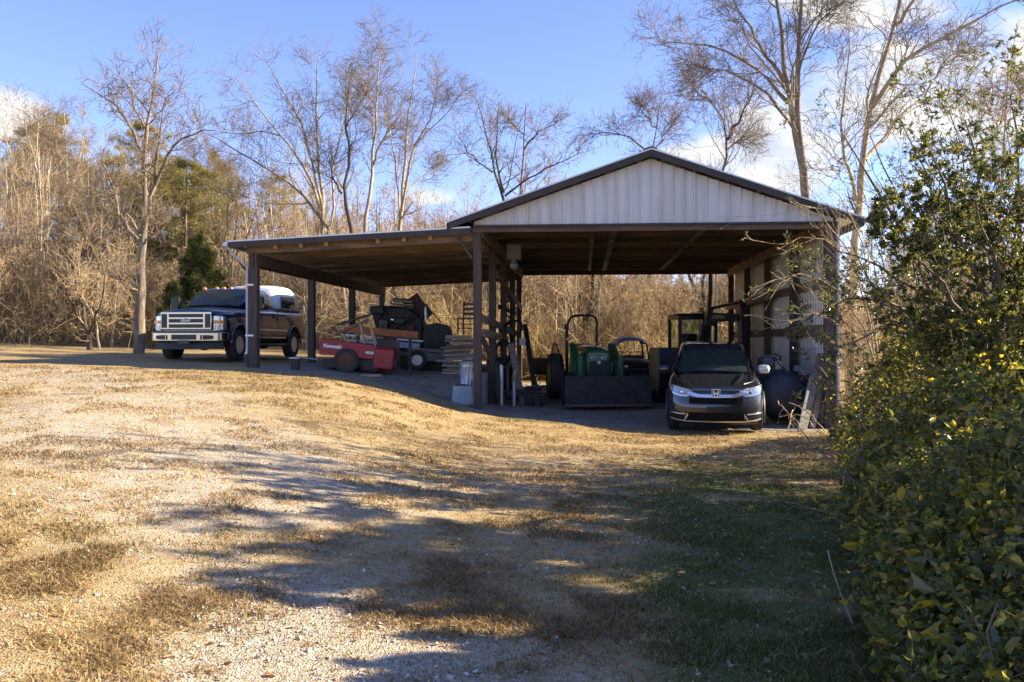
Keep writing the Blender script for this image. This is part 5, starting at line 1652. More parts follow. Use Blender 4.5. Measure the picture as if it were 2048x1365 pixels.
    ct = [(0, 4.02), (.50, 4.03), (.70, 4.10), (.74, 4.4), (.74, 5.1), (.72, 5.45), (.62, 5.54), (0, 5.56)]
    ctt = [(0, 4.15), (.42, 4.16), (.58, 4.24), (.62, 4.5), (.62, 5.0), (.60, 5.30), (.50, 5.38), (0, 5.40)]
    mb = MB(); mb.loft([ring_from(cb, 1.42), ring_from(cb, 1.50), ring_from(cm_, 1.84), ring_from(ct, 2.14), ring_from(ctt, 2.21)], closed=True); sh = mb.build('camper_shell', WHITE, root, sub=2)
    for s in (-1, 1):
        a, b, c, d = (s * .955, 4.05, 1.50), (s * .96, 5.32, 1.50), (s * .872, 5.22, 1.87), (s * .872, 4.22, 1.87)
        q = patch(a, b, c, d, 6, 4, (s * .006, 0, 0), .02) if s > 0 else patch(b, a, d, c, 6, 4, (s * .006, 0, 0), .02)
        q.build('shell_window', GLASS_D, sh)
        a, b, c, d = (s * .95, 5.42, 1.53), (s * .945, 5.98, 1.53), (s * .80, 5.58, 1.98), (s * .80, 5.36, 1.98)
        q = patch(a, b, c, d, 4, 4, (0, 0, 0), .02) if s > 0 else patch(b, a, d, c, 4, 4, (0, 0, 0), .02)
        q.build('shell_window', GLASS_D, sh)


truck()
# ------------------------------------------------------------------ machines and things in the barn
GREEN = M('tractor_green', (.012, .085, .028), .35, coat=.5, col2=(.018, .11, .04), scale=4)
YELLOW = M('wheel_yellow', (.55, .38, .02), .45)
BUCKET = M('bucket_steel', (.020, .019, .025), .55, metal=.4, col2=(.042, .038, .04), scale=6)
RED = M('faded_red', (.36, .012, .022), .42, col2=(.28, .010, .02), scale=4)
ORANGE = M('orange_paint', (.42, .12, .022), .6, col2=(.26, .09, .03), scale=6)
TARP = M('black_tarp', (.014, .014, .015), .6, col2=(.03, .03, .032), scale=5, bump=.4)
BROWN = M('brown_panel', (.075, .045, .038), .7, col2=(.10, .06, .05), scale=3)
PALEBLUE = M('pale_blue_paint', (.36, .46, .60), .4, col2=(.28, .38, .52), scale=5)
GREYWOOD = M('grey_plank', (.17, .145, .125), .85, col2=(.30, .26, .22), scale=3, stretch=(.5, 5, 5), bump=.3, var=.4)
TANWOOD = M('tan_plank', (.30, .20, .11), .8, col2=(.42, .30, .18), scale=3, stretch=(.5, 5, 5), bump=.3)
NAVY = M('navy_tank_paint', (.026, .033, .048), .5, col2=(.042, .05, .066), scale=5)


def tractor():
    x, y, z = spot(1219, 20.6); z = .27
    rz = R(6.5)
    root = empty('compact_tractor', (x, y, z), rz, 'green compact tractor with black front loader bucket parked in the main bay', 'tractor')
    # bucket: curved back, two cheeks, cutting edge
    w = 1.04
    prof = [(.0, .035), (.42, .03), (.60, .10), (.68, .25), (.66, .45), (.56, .62), (.50, .69)]
    mb = MB()
    out = prof + [(q + (.025 if i > 1 else 0), zz - (.02 if i < 2 else 0)) for i, (q, zz) in reversed(list(enumerate(prof)))]
    mb.prism(out, (-w, 0, 0), (0, 1, 0), (0, 0, 1), (2 * w, 0, 0))
    for s in (-1, 1):
        mb.prism([(0, .03), (.42, .01), (.63, .09), (.71, .25), (.69, .46), (.52, .70), (.12, .14)], (s * w - (.012 if s > 0 else 0), 0, 0), (0, 1, 0), (0, 0, 1), (.014, 0, 0))
    bk = mb.build('bucket', BUCKET, root)
    # front face of the bucket (curled shut towards the ground: the shell seen from the front)
    mb = MB(); mb.prism([(-w, .03), (w, .03), (w, .66), (-w, .66)], (0, .10, 0), (1, 0, 0), (0, 0, 1), (0, .02, 0)); mb.build('bucket_shell', BUCKET, bk)
    mb = MB(); mb.bx(-w - .01, w + .01, .02, .13, .0, .045); mb.build('cutting_edge', M('worn_edge', (.22, .19, .17), .45, metal=.6), bk)
    mb = MB(); mb.bx(-w, w, .085, .15, .655, .70); mb.build('bucket_lip', BUCKET, bk)
    for s in (-1, 1):
        mb = MB()
        pts = [(s * .50, .62, .42), (s * .50, 1.0, .55), (s * .50, 1.45, 1.0), (s * .50, 2.05, 1.42)]
        for a, b in zip(pts, pts[1:]): mb.beam(a, b, .09, .16, up=(1, 0, 0))
        mb.build('loader_arm', GREEN, root, bevel=.012)
        MB().beam((s * .50, .98, .50), (s * .50, .98, 1.18), .11, .10, up=(0, 1, 0)).build('arm_link', GREEN, root, bevel=.01)
        MB().beam((s * .50, 2.02, .60), (s * .50, 2.10, 1.47), .10, .16, up=(0, 1, 0)).build('loader_upright', GREEN, root, bevel=.012)
        MB().tube([(s * .50, 1.90, .66), (s * .50, 1.35, .88)], .035, 10).build('lift_cylinder', BLACK, root)
        MB().tube([(s * .44, .70, .50), (s * .44, 1.10, 1.12)], .03, 10).build('bucket_cylinder', DARKSTEEL, root)
        MB().tube([(s * .42, .9, 1.05), (s * .36, 1.2, 1.2), (s * .38, 1.7, 1.15), (s * .44, 2.0, 1.0)], .014, 6).build('hydraulic_hose', BLACK, root)
        # wheels
        wheel(root, (s * .58, 1.52, .38), .38, .22, s, YELLOW, .58, 6)
        wheel(root, (s * .78, 3.10, .60), .60, .36, s, YELLOW, .56, 6)
        m = MB(); arc = [(s * .78, 3.10 + .70 * math.cos(a), .60 + .70 * math.sin(a)) for a in lin(.3, 2.7, 10)]
        for a, b in zip(arc, arc[1:]): m.beam(a, b, .36, .03, up=(1, 0, 0))
        m.build('fender', GREEN, root)
        m = MB(); m.tube([(s * .47, 2.9, 1.2), (s * .47, 2.9, 1.50)], .016, 6); lp = m.build('lamp_stalk', BLACK, root)
        m = MB(); m.lathe((s * .47, 2.90, 1.57), (0, -1, 0), [(.055, -.03), (.06, 0), (.05, .03), (.002, .035)], 14); m.build('flasher', AMBER, lp)
    MB().bx(-.56, .56, .93, 1.06, .50, .68).build('torque_tube', GREEN, root, bevel=.02)
    # hood with a rounded nose
    secs = []
    for yy, wd, zt, zb in ((1.18, .26, 1.22, .66), (1.22, .29, 1.30, .62), (1.5, .30, 1.37, .60), (2.0, .31, 1.42, .60), (2.35, .32, 1.44, .60)):
        secs.append([(-wd, yy, zb), (-wd, yy, zt - .16), (-wd * .86, yy, zt - .04), (-wd * .4, yy, zt), (wd * .4, yy, zt), (wd * .86, yy, zt - .04), (wd, yy, zt - .16), (wd, yy, zb)])
    mb = MB(); mb.loft(secs, closed=True); mb.build('hood', GREEN, root, bevel=.01)
    MB().bx(-.24, .24, 1.155, 1.19, .66, 1.03).build('grille', SATIN, root, bevel=.01)
    for s in (-1, 1):
        MB().bx(s * .05, s * .20, 1.145, 1.18, 1.06, 1.16).build('headlight', LENS, root, bevel=.012)
    MB().bx(-.25, .25, 1.165, 1.185, 1.20, 1.215).build('hood_stripe', YELLOW, root)
    m = MB(); m.lathe((0, 1.15, 1.0), (0, -1, 0), [(.04, 0), (.036, .006), (.002, .006)], 14); m.build('badge', SILVER, root)
    MB().bx(-.20, .20, 1.25, 2.6, .38, .62).build('engine_block', BLACK, root)
    MB().tube([(-.62, 1.52, .40), (.62, 1.52, .40)], .07, 8).build('front_axle', BLACK, root)
    MB().tube([(-.8, 3.1, .60), (.8, 3.1, .60)], .11, 8).build('rear_axle', GREEN, root)
    MB().bx(-.42, .42, 2.35, 2.9, .55, .70).build('platform', BLACK, root)
    m = MB(); m.lathe((0, 2.42, 1.34), (0, -.55, .83), [(.19, -.012), (.205, 0), (.19, .012), (.175, 0)], 24, close=True); m.tube([(0, 2.42, 1.34), (0, 2.35, 1.15)], .025, 6)
    m.beam((-.18, 2.42, 1.34), (.18, 2.42, 1.34), .03, .015); m.build('steering_wheel', SATIN, root)
    m = MB(); m.bx(-.24, .24, 2.72, 3.12, .95, 1.08); m.bx(-.24, .24, 3.10, 3.20, 1.05, 1.46); m.build('seat', M('tan_vinyl', (.22, .16, .05), .55), root, bevel=.05)
    # folded roll bar
    for q, r_ in ((-.42, .045), (.40, .035)): MB().tube([(q, 3.32, .7), (q, 3.32, 1.95)], r_, 10).build('roll_bar_post', BLACK, root)
    m = MB(); m.tube([(-.42, 3.32, 1.92), (-.36, 3.32, 2.08), (-.29, 3.31, 2.19), (-.1, 3.31, 2.22), (.24, 3.31, 2.22), (.36, 3.31, 2.17), (.41, 3.32, 2.02), (.40, 3.32, 1.92)], .036, 10); m.build('roll_bar', BLACK, root)
    MB().bx(-.48, -.38, 3.24, 3.40, 1.86, 1.98).build('hinge_bracket', BLACK, root, bevel=.015)


tractor()


def utility_cart():
    x, y, z = spot(1276, 27.0); z = .26
    root = empty('utility_vehicle', (x, y, z), R(3), 'small dark off road utility vehicle with a rounded canopy behind the tractor loader', 'utility vehicle')
    m = MB()
    for s in (-1, 1):
        m.tube([(s * .52, .9, .5), (s * .53, 1.0, 1.1), (s * .50, 1.12, 1.42), (s * .40, 1.2, 1.58), (s * .1, 1.25, 1.64), (0, 1.25, 1.645)], .028, 8)
        m.tube([(s * .52, 1.9, .5), (s * .53, 1.9, 1.1), (s * .50, 1.88, 1.42), (s * .40, 1.86, 1.58), (s * .1, 1.86, 1.65), (0, 1.86, 1.655)], .028, 8)
    m.build('roll_cage', BLACK, root)
    secs = [[(q, yy, 1.68 - .22 * abs(q / .54) ** 3.2 + dz) for q in lin(-.54, .54, 13)] + [(q, yy, 1.655 - .22 * abs(q / .54) ** 3.2 + dz) for q in lin(.54, -.54, 13)] for yy, dz in ((.95, -.10), (1.15, -.01), (1.9, 0), (2.0, -.03))]
    mb = MB(); mb.loft(secs, closed=True); mb.build('canopy', M('canopy_plastic', (.05, .045, .055), .35), root)
    secs = [[(-wd, yy, .45), (-wd, yy, zt - .08), (-wd * .7, yy, zt), (wd * .7, yy, zt), (wd, yy, zt - .08), (wd, yy, .45)] for yy, wd, zt in ((.0, .45, .72), (.15, .56, .86), (.8, .60, .98), (.95, .60, .98))]
    mb = MB(); mb.loft(secs, closed=True); mb.build('hood', M('charcoal_plastic', (.03, .03, .033), .45), root, bevel=.02)
    MB().bx(-.5, .5, 1.45, 1.8, .55, .72).build('seat', M('grey_vinyl', (.10, .095, .10), .6), root, bevel=.05)
    MB().bx(-.5, .5, 1.76, 1.88, .70, 1.08).build('seat_back', MATS['grey_vinyl'], root, bevel=.05)
    m = MB(); m.lathe((-.22, 1.3, .98), (0, -.6, .8), [(.15, -.012), (.165, 0), (.15, .012), (.14, 0)], 20, close=True); m.tube([(-.22, 1.3, .98), (-.22, 1.05, .85)], .02, 6); m.build('steering_wheel', SATIN, root)
    m = MB(); m.bx(-.60, .60, 2.05, 3.0, .55, .62)
    for a in ((-.60, -.57, 2.05, 3.0), (.57, .60, 2.05, 3.0), (-.6, .6, 2.05, 2.08), (-.6, .6, 2.97, 3.0)): m.bx(a[0], a[1], a[2], a[3], .62, .88)
    m.build('cargo_box', MATS['charcoal_plastic'], root)
    m = MB()
    for zz in (1.05, 1.18): m.tube([(-.6, 2.06, zz), (.6, 2.06, zz)], .014, 6); m.tube([(.6, 2.06, zz), (.6, 3.0, zz)], .014, 6); m.tube([(-.6, 2.06, zz), (-.6, 3.0, zz)], .014, 6)
    for q in lin(-.6, .6, 6): m.tube([(q, 2.06, .86), (q, 2.06, 1.18)], .012, 6)
    for q in (2.4, 2.7, 3.0):
        for s in (-.6, .6): m.tube([(s, q, .86), (s, q, 1.18)], .012, 6)
    m.build('cargo_rail', BLACK, root)
    m = MB(); m.tube([(-.52, -.02, .55), (-.35, -.10, .62), (.35, -.10, .62), (.52, -.02, .55)], .025, 8); m.tube([(-.3, -.1, .62), (-.3, -.02, .40)], .02, 6); m.tube([(.3, -.1, .62), (.3, -.02, .40)], .02, 6); m.build('brush_guard', BLACK, root)
    MB().bx(-.5, .5, .2, 2.9, .36, .47).build('chassis', BLACK, root)
    for s in (-1, 1):
        for yy in (.45, 2.55): wheel(root, (s * .60, yy, .31), .31, .24, s, STEEL, .5, 5)
        m = MB(); m.lathe((s * .36, .0, .74), (0, -1, 0), [(.06, -.03), (.065, 0), (.05, .03), (.002, .035)], 12); m.build('headlight', LENS, root)


utility_cart()


def trailer_small():
    x, y, z = spot(1330, 29.2); z = .27
    root = empty('utility_trailer', (x, y, z), -R(4), 'low open utility trailer with thin mesh rails between the off road cart and the excavator', 'trailer')
    MB().bx(-1.0, .85, 0, 2.2, .46, .54).build('deck', DARKSTEEL, root)
    m = MB()
    for zz in (.82, 1.0):
        m.tube([(-1.0, .02, zz), (.85, .02, zz)], .016, 6)
        for s in (-1.0, .85): m.tube([(s, .02, zz), (s, 2.18, zz)], .016, 6)
    for q in lin(-1.0, .85, 7): m.tube([(q, .02, .5), (q, .02, 1.0)], .014, 6)
    for q in lin(.02, 2.18, 4):
        for s in (-1.0, .85): m.tube([(s, q, .5), (s, q, 1.0)], .014, 6)
    m.build('rail', BLACK, root)
    for s in (-1, 1): wheel(root, (-.075 + s * 1.02, 1.1, .30), .30, .18, s, STEEL, .55, 5)
    MB().tube([(-.08, 1.1, .30), (.0, 1.1, .3)], .03, 6).build('axle', BLACK, root)


trailer_small()


def cabinet():
    x, y, z = spot(1337, 22.0); z = .26
    root = empty('storage_cabinet', (x, y, z), R(14), 'dark upright box with a tan side standing behind the left mirror of the grey car', 'cabinet')
    MB().bx(-.27, .30, 0, .55, .0, 1.38).build('box', M('dark_navy_panel', (.022, .022, .032), .45), root, bevel=.03)
    MB().bx(-.285, -.272, .0, .55, .30, 1.36).build('side_panel', M('tan_side', (.23, .16, .06), .6), root)
    MB().bx(-.24, .27, -.015, -.002, .92, .945).build('handle_strip', STEEL, root)
    for q in (.10, .62): MB().bx(-.25, .28, -.014, -.002, q, q + .5 if q < .3 else q + .28).build('door', SATIN, root, bevel=.004)


cabinet()


def excavator():
    x, y, z = spot(1408, 25.4); z = .27
    root = empty('mini_excavator', (x, y, z), R(4), 'mini excavator with glazed cab and folded boom parked behind the grey car', 'excavator')
    for s in (-1, 1):
        prof = [(.0 + .26 * math.cos(a), .27 + .26 * math.sin(a)) for a in lin(math.pi / 2, 3 * math.pi / 2, 9)] + [(1.6 + .26 * math.cos(a), .27 + .26 * math.sin(a)) for a in lin(-math.pi / 2, math.pi / 2, 9)]
        MB().prism(prof, (s * .60 - .16, .2, 0), (0, 1, 0), (0, 0, 1), (.32, 0, 0)).build('track', RUBBER, root, bevel=.02)
    MB().bx(-.5, .5, .3, 1.8, .25, .55).build('undercarriage', DARKSTEEL, root)
    MB().bx(-.75, .75, -.25, -.17, .05, .42).build('dozer_blade', M('loader_yellow', (.42, .27, .02), .5, col2=(.3, .2, .03)), root)
    MB().bx(-.72, .72, .5, 2.1, .56, .98).build('house', SATIN, root, bevel=.06)
    # cab frame
    m = MB(); X0, X1, Y0, Y1, Z0, Z1 = -.64, .42, .25, 1.45, .95, 2.22
    for a in (X0, X1):
        for b in (Y0, Y1): m.beam((a, b, Z0), (a, b, Z1), .09, .09, up=(0, 1, 0))
        m.beam((a, Y0, Z1), (a, Y1, Z1), .09, .09); m.beam((a, Y0, Z0), (a, Y1, Z0), .09, .09)
    for b in (Y0, Y1): m.beam((X0, b, Z1), (X1, b, Z1), .09, .09); m.beam((X0, b, Z0), (X1, b, Z0), .09, .12)
    m.beam((.12, Y0, Z0), (.12, Y0, Z1), .08, .07, up=(0, 1, 0))
    m.build('cab_frame', SATIN, root, bevel=.012)
    MB().bx(X0 - .05, X1 + .05, Y0 - .05, Y1 + .05, Z1 + .04, Z1 + .11).build('cab_roof', SATIN, root, bevel=.03)
    gm = glass_mat('cab_glass', (.80, .86, .83))
    for a, b, c, d in ((X0 + .05, .075, Y0 - .01, 0), (.165, X1 - .05, Y0 - .01, 0)):
        MB().bx(a, b, c, c + .008, Z0 + .07, Z1 - .05).build('windscreen', gm, root)
    MB().bx(X0 + .05, X1 - .05, Y1, Y1 + .008, Z0 + .07, Z1 - .05).build('rear_window', gm, root)
    m = MB(); m.bx(-.36, .14, .8, 1.2, .98, 1.28); m.bx(-.36, .14, 1.12, 1.24, 1.2, 1.75); m.build('seat', BLACK, root, bevel=.05)
    # boom: foot before the cab, up and over, stick and bucket hanging at the right
    m = MB(); pts = [(-.33, -.15, .62), (-.22, -.30, 1.25), (-.06, -.42, 1.95), (.05, -.46, 2.30)]
    for i, (a, b) in enumerate(zip(pts, pts[1:])): m.beam(a, b, .22, .30 - .03 * i, up=(1, 0, 0))
    m.prism([(-.16, -.02), (.14, .0), (.10, .46), (-.03, .52)], (.0, -.57, 1.96), (1, 0, 0), (0, 0, 1), (0, .22, 0))
    m.build('boom', SATIN, root, bevel=.02)
    m = MB(); m.prism([(-.10, .0), (.78, .05), (.80, .24), (.0, .28)], (.06, -.60, 2.05), (1, 0, 0), (0, 0, 1), (0, .20, 0)); st = m.build('stick', M('dark_green_black', (.022, .026, .022), .45), root, bevel=.015)
    text_obj('DEERE', .125, M('lettering_tan', (.42, .33, .20), .5), st, (.24, -.606, 2.20), (R(90), 0, 0), .003, 'lettering', .002)
    m = MB(); m.tube([(.04, -.50, 2.45), (.5, -.5, 2.55)], .035, 8); m.tube([(.5, -.5, 2.55), (.86, -.5, 2.62)], .02, 8); m.tube([(.10, -.44, 2.42), (.45, -.44, 2.50), (.9, -.46, 2.60)], .012, 6); m.build('hydraulic_cylinder', DARKSTEEL, root)
    prof = [(0, 2.70), (.17, 2.64), (.28, 2.42), (.33, 2.05), (.32, 1.70), (.27, 1.35), (.20, 1.10), (.0, 1.05), (.05, 1.6), (.02, 2.2)]
    MB().prism(prof, (.84, -.62, 0), (1, 0, 0), (0, 0, 1), (0, .34, 0)).build('dipper', SATIN, root, bevel=.02)
    MB().prism([(0, 0), (.34, .0), (.42, .22), (.36, .50), (.10, .58)], (.78, -.72, .52), (1, 0, 0), (0, 0, 1), (0, .5, 0)).build('digging_bucket', BUCKET, root, bevel=.02)


excavator()


def compressor():
    x, y, z = spot(1566, 18.9); z = gz(x, y)
    root = empty('air_compressor', (x, y, z), -R(6), 'big dark blue tank with a small engine on top beside the grey car', 'tank')
    m = MB(); m.lathe((0, 0, .62), (0, 1, 0), [(.002, -.10), (.25, -.075), (.40, -.02), (.50, .08), (.53, .2), (.53, 1.5), (.45, 1.68), (.002, 1.75)], 40); m.build('tank', NAVY, root)
    for yy in (.25, 1.3):
        m = MB(); m.prism([(-.42, 0), (.42, 0), (.34, .28), (-.34, .28)], (0, yy, 0), (1, 0, 0), (0, 0, 1), (0, .08, 0)); m.build('foot', DARKSTEEL, root)
    m = MB(); m.lathe((0, .2, .62), (0, 1, 0), [(.532, -.012), (.545, -.012), (.545, .012), (.532, .012)], 40, close=True); m.build('weld_band', NAVY, root)
    m = MB(); m.bx(-.38, .12, .35, .95, 1.13, 1.18); m.build('mount_plate', DARKSTEEL, root)
    m = MB(); m.bx(-.40, -.08, .42, .8, 1.18, 1.42); m.lathe((-.24, .42, 1.32), (0, -1, 0), [(.14, 0), (.14, .05), (.10, .07), (.002, .07)], 20)
    m.tube([(-.38, .5, 1.45), (-.1, .5, 1.45)], .05, 10); m.build('engine', M('engine_grey', (.045, .045, .06), .5, col2=(.12, .12, .13), scale=14), root, bevel=.02)
    m = MB(); m.tube([(.02, .55, 1.18), (.05, .5, 1.45), (-.10, .48, 1.52)], .018, 8); m.tube([(.10, .6, 1.18), (.02, .5, 1.38), (-.12, .45, 1.45), (.0, .4, 1.30), (.16, .5, 1.16)], .012, 6); m.build('hose', BLACK, root)
    m = MB(); m.lathe((-.02, .5, 1.27), (0, -1, 0), [(.10, 0), (.10, .03), (.002, .03)], 18); m.build('pulley', STEEL, root)


compressor()


# ---------------------------------------------------------------- lean-to: red cart, sawbuck, steel, trailer, canopy machine
def red_cart():
    x, y, z = spot(714, 20.4); z = gz(x, y)
    root = empty('red_cart', (x, y, z), R(3), 'faded red utility cart bed with a rusty wheel under the lean-to', 'cart')
    tl = R(5.5)
    b = empty('cart_bed', (0, 0, 0)); b.parent = root; b.rotation_euler = (0, tl, 0)
    m = MB(); m.prism([(-.90, .36), (.34, .36), (.34, .68), (-.90, .72)], (0, -.02, 0), (1, 0, 0), (0, 0, 1), (0, .04, 0))
    m.bx(-.90, -.86, .02, 1.1, .36, .72); m.bx(-.9, .34, 1.08, 1.12, .36, .70); m.bx(-.9, .34, .0, 1.1, .36, .40)
    side = m.build('side_panel', RED, b, bevel=.008)
    m = MB(); m.bx(.345, .80, -.03, 1.1, .16, .62); m.bx(.40, .77, .0, 1.0, .62, .66); m.build('front_body', RED, b, bevel=.03)
    for q in (.40, .50, .58): MB().bx(.36, .785, -.042, -.034, q - .20, q - .19).build('body_crease', M('dark_red', (.16, .008, .012), .5), b)
    text_obj('Kawasaki', .112, WHITE, b, (-.62, -.028, .57), (R(90), 0, 0), .003, 'lettering', .005, .98, .12)
    text_obj('MULE', .075, WHITE, b, (.24, -.028, .50), (R(90), 0, 0), .003, 'lettering', .005, 1.0, .15)
    for yy in (.02, 1.05):
        wheel(root, (-.24, yy + (-.03 if yy < .5 else .03), .29), .29, .20, -1, RUST, .68, 4).rotation_euler = (0, 0, R(90) if yy < .5 else R(-90))
    MB().tube([(-.24, .0, .29), (-.24, 1.1, .29)], .03, 8).build('axle', DARKSTEEL, root)
    MB().bx(-.80, .9, .1, .95, .14, .32).build('undertray', BLACK, root)
    x2, y2, z2 = spot(741, 20.0)
    o = MB().bx(-.22, .24, -.06, .06, .0, .06).build('timber_block', TANWOOD, None, bevel=.006, loc=(x2, y2, z2)); tag(o, 'short tan timber block on the floor against the red cart', 'block')
    return root


red_cart()
YS = 20.75


def P3(px, py, d): return at(px, py, d)


x, y, z = P3(706, 690, YS)
saw = empty('sawbuck', (x, y, 1.55), 0, 'crossed pale wooden sawbuck standing in the red cart', 'sawbuck')


def in_saw(m, a, b, w, h):
    m.beam(P3(*a) - saw.location, P3(*b) - saw.location, w, h, up=(0, 1, 0))


for a, b in (((672, 652, YS), (716, 710, YS)), ((716, 668, YS + .06), (672, 708, YS + .06)), ((720, 648, YS - .05), (734, 706, YS - .05)), ((739, 640, YS - .02), (754, 706, YS - .02)), ((676, 690, YS + .5), (700, 650, YS + .5))):
    m = MB(); in_saw(m, a, b, .045, .085); m.build('leg', WOOD_P, saw, bevel=.005)
m = MB(); in_saw(m, (672, 668, YS), (738, 640, YS + .2), .06, .17); m.build('cross_board', M('rough_brown_board', (.17, .095, .06), .85, col2=(.28, .17, .11), scale=5), saw, bevel=.006)
m = MB(); in_saw(m, (670, 652, YS + .3), (745, 628, YS + .4), .05, .09); m.build('cross_board', WOOD_D, saw, bevel=.006)
m = MB(); p = P3(670, 666, YS) - saw.location; m.tube([p + Vector((0, -.1, 0)), p + Vector((.08, .8, .02))], .05, 10); m.build('log_end', M('log_end_wood', (.34, .20, .12), .8), saw)


def steel_bar():
    a, b = P3(700, 659, 22.4), P3(837, 671, 22.0)
    root = empty('tiller_bar', ((a + b) / 2), 0, 'long faded orange steel implement beam with a row of teeth behind the red cart', 'implement')
    c = root.location
    m = MB(); m.beam(a - c, b - c, .14, .18); m.build('beam', ORANGE, root, bevel=.01)
    for k in range(9):
        q = a.lerp(b, .36 + k * .035) - c
        m = MB(); m.prism([(-.02, 0), (.02, 0), (.035, -.09), (.0, -.12)], q + Vector((0, -.075, -.08)), (1, 0, 0), (0, 0, 1), (0, .03, 0)); m.build('tooth', RUST, root)
    for t in (.12, .88):
        q = a.lerp(b, t) - c; g = gz(c.x + q.x, c.y + q.y) - c.z
        m = MB(); m.beam(q - Vector((0, 0, .08)), (q.x, q.y, g), .07, .07, up=(0, 1, 0)); m.build('stand', DARKSTEEL, root)


steel_bar()
x, y, z = spot(776, 21.2)
pn = MB().bx(-.27, .27, 0, .025, 0, .80).build('wood_panel', BROWN, None, bevel=.004, loc=(x, y, z)); pn.rotation_euler = (R(-6), 0, 0)
tag(pn, 'dark brown board leaning upright at the end of the red cart', 'board')


def flat_trailer():
    x, y, z = spot(842, 23.6); z = gz(x, y)
    root = empty('flatbed_trailer', (x, y, z), R(4), 'dark flatbed trailer with a pale blue headboard and red tail lamp under the lean-to', 'trailer')
    tl = R(4.5)
    MB().box((-.1, .6, .42), (2.6, 1.5, .12), (0, tl, 0)).build('deck', DARKSTEEL, root)
    MB().box((.25, -.17, .36), (1.2, .03, .22), (0, tl, 0)).build('side_rail', M('grey_rail', (.10, .10, .105), .5), root)
    for k in range(3): MB().box((.30, .05 + .28 * k, .50 + .02 * k), (1.35, .18, .035), (0, tl, R(2 - k))).build('deck_board', GREYWOOD, root)
    m = MB(); m.box((-.32, -.16, .66), (.58, .05, .15), (0, tl, 0)); m.build('headboard', PALEBLUE, root, bevel=.01)
    m = MB(); m.box((-.28, -.16, .80), (.70, .06, .055), (0, tl, 0)); m.build('headboard', WHITE, root, bevel=.01)
    m = MB(); m.box((-1.55, .0, .72), (.80, .05, .16), (0, tl, 0)); m.build('headboard', PALEBLUE, root, bevel=.01)
    m = MB(); m.box((-1.5, .0, .90), (1.0, .06, .06), (0, tl, 0)); m.build('headboard', WHITE, root, bevel=.01)
    MB().box((-.10, -.19, .60), (.07, .03, .05), (0, tl, 0)).build('tail_lamp', M('red_lamp', (.55, .03, .01), .25), root)
    for q in (-.9, -.1):
        w_ = wheel(root, (q, -.12, .27), .27, .18, -1, STEEL, .55, 5); w_.rotation_euler = (0, 0, R(90))


flat_trailer()


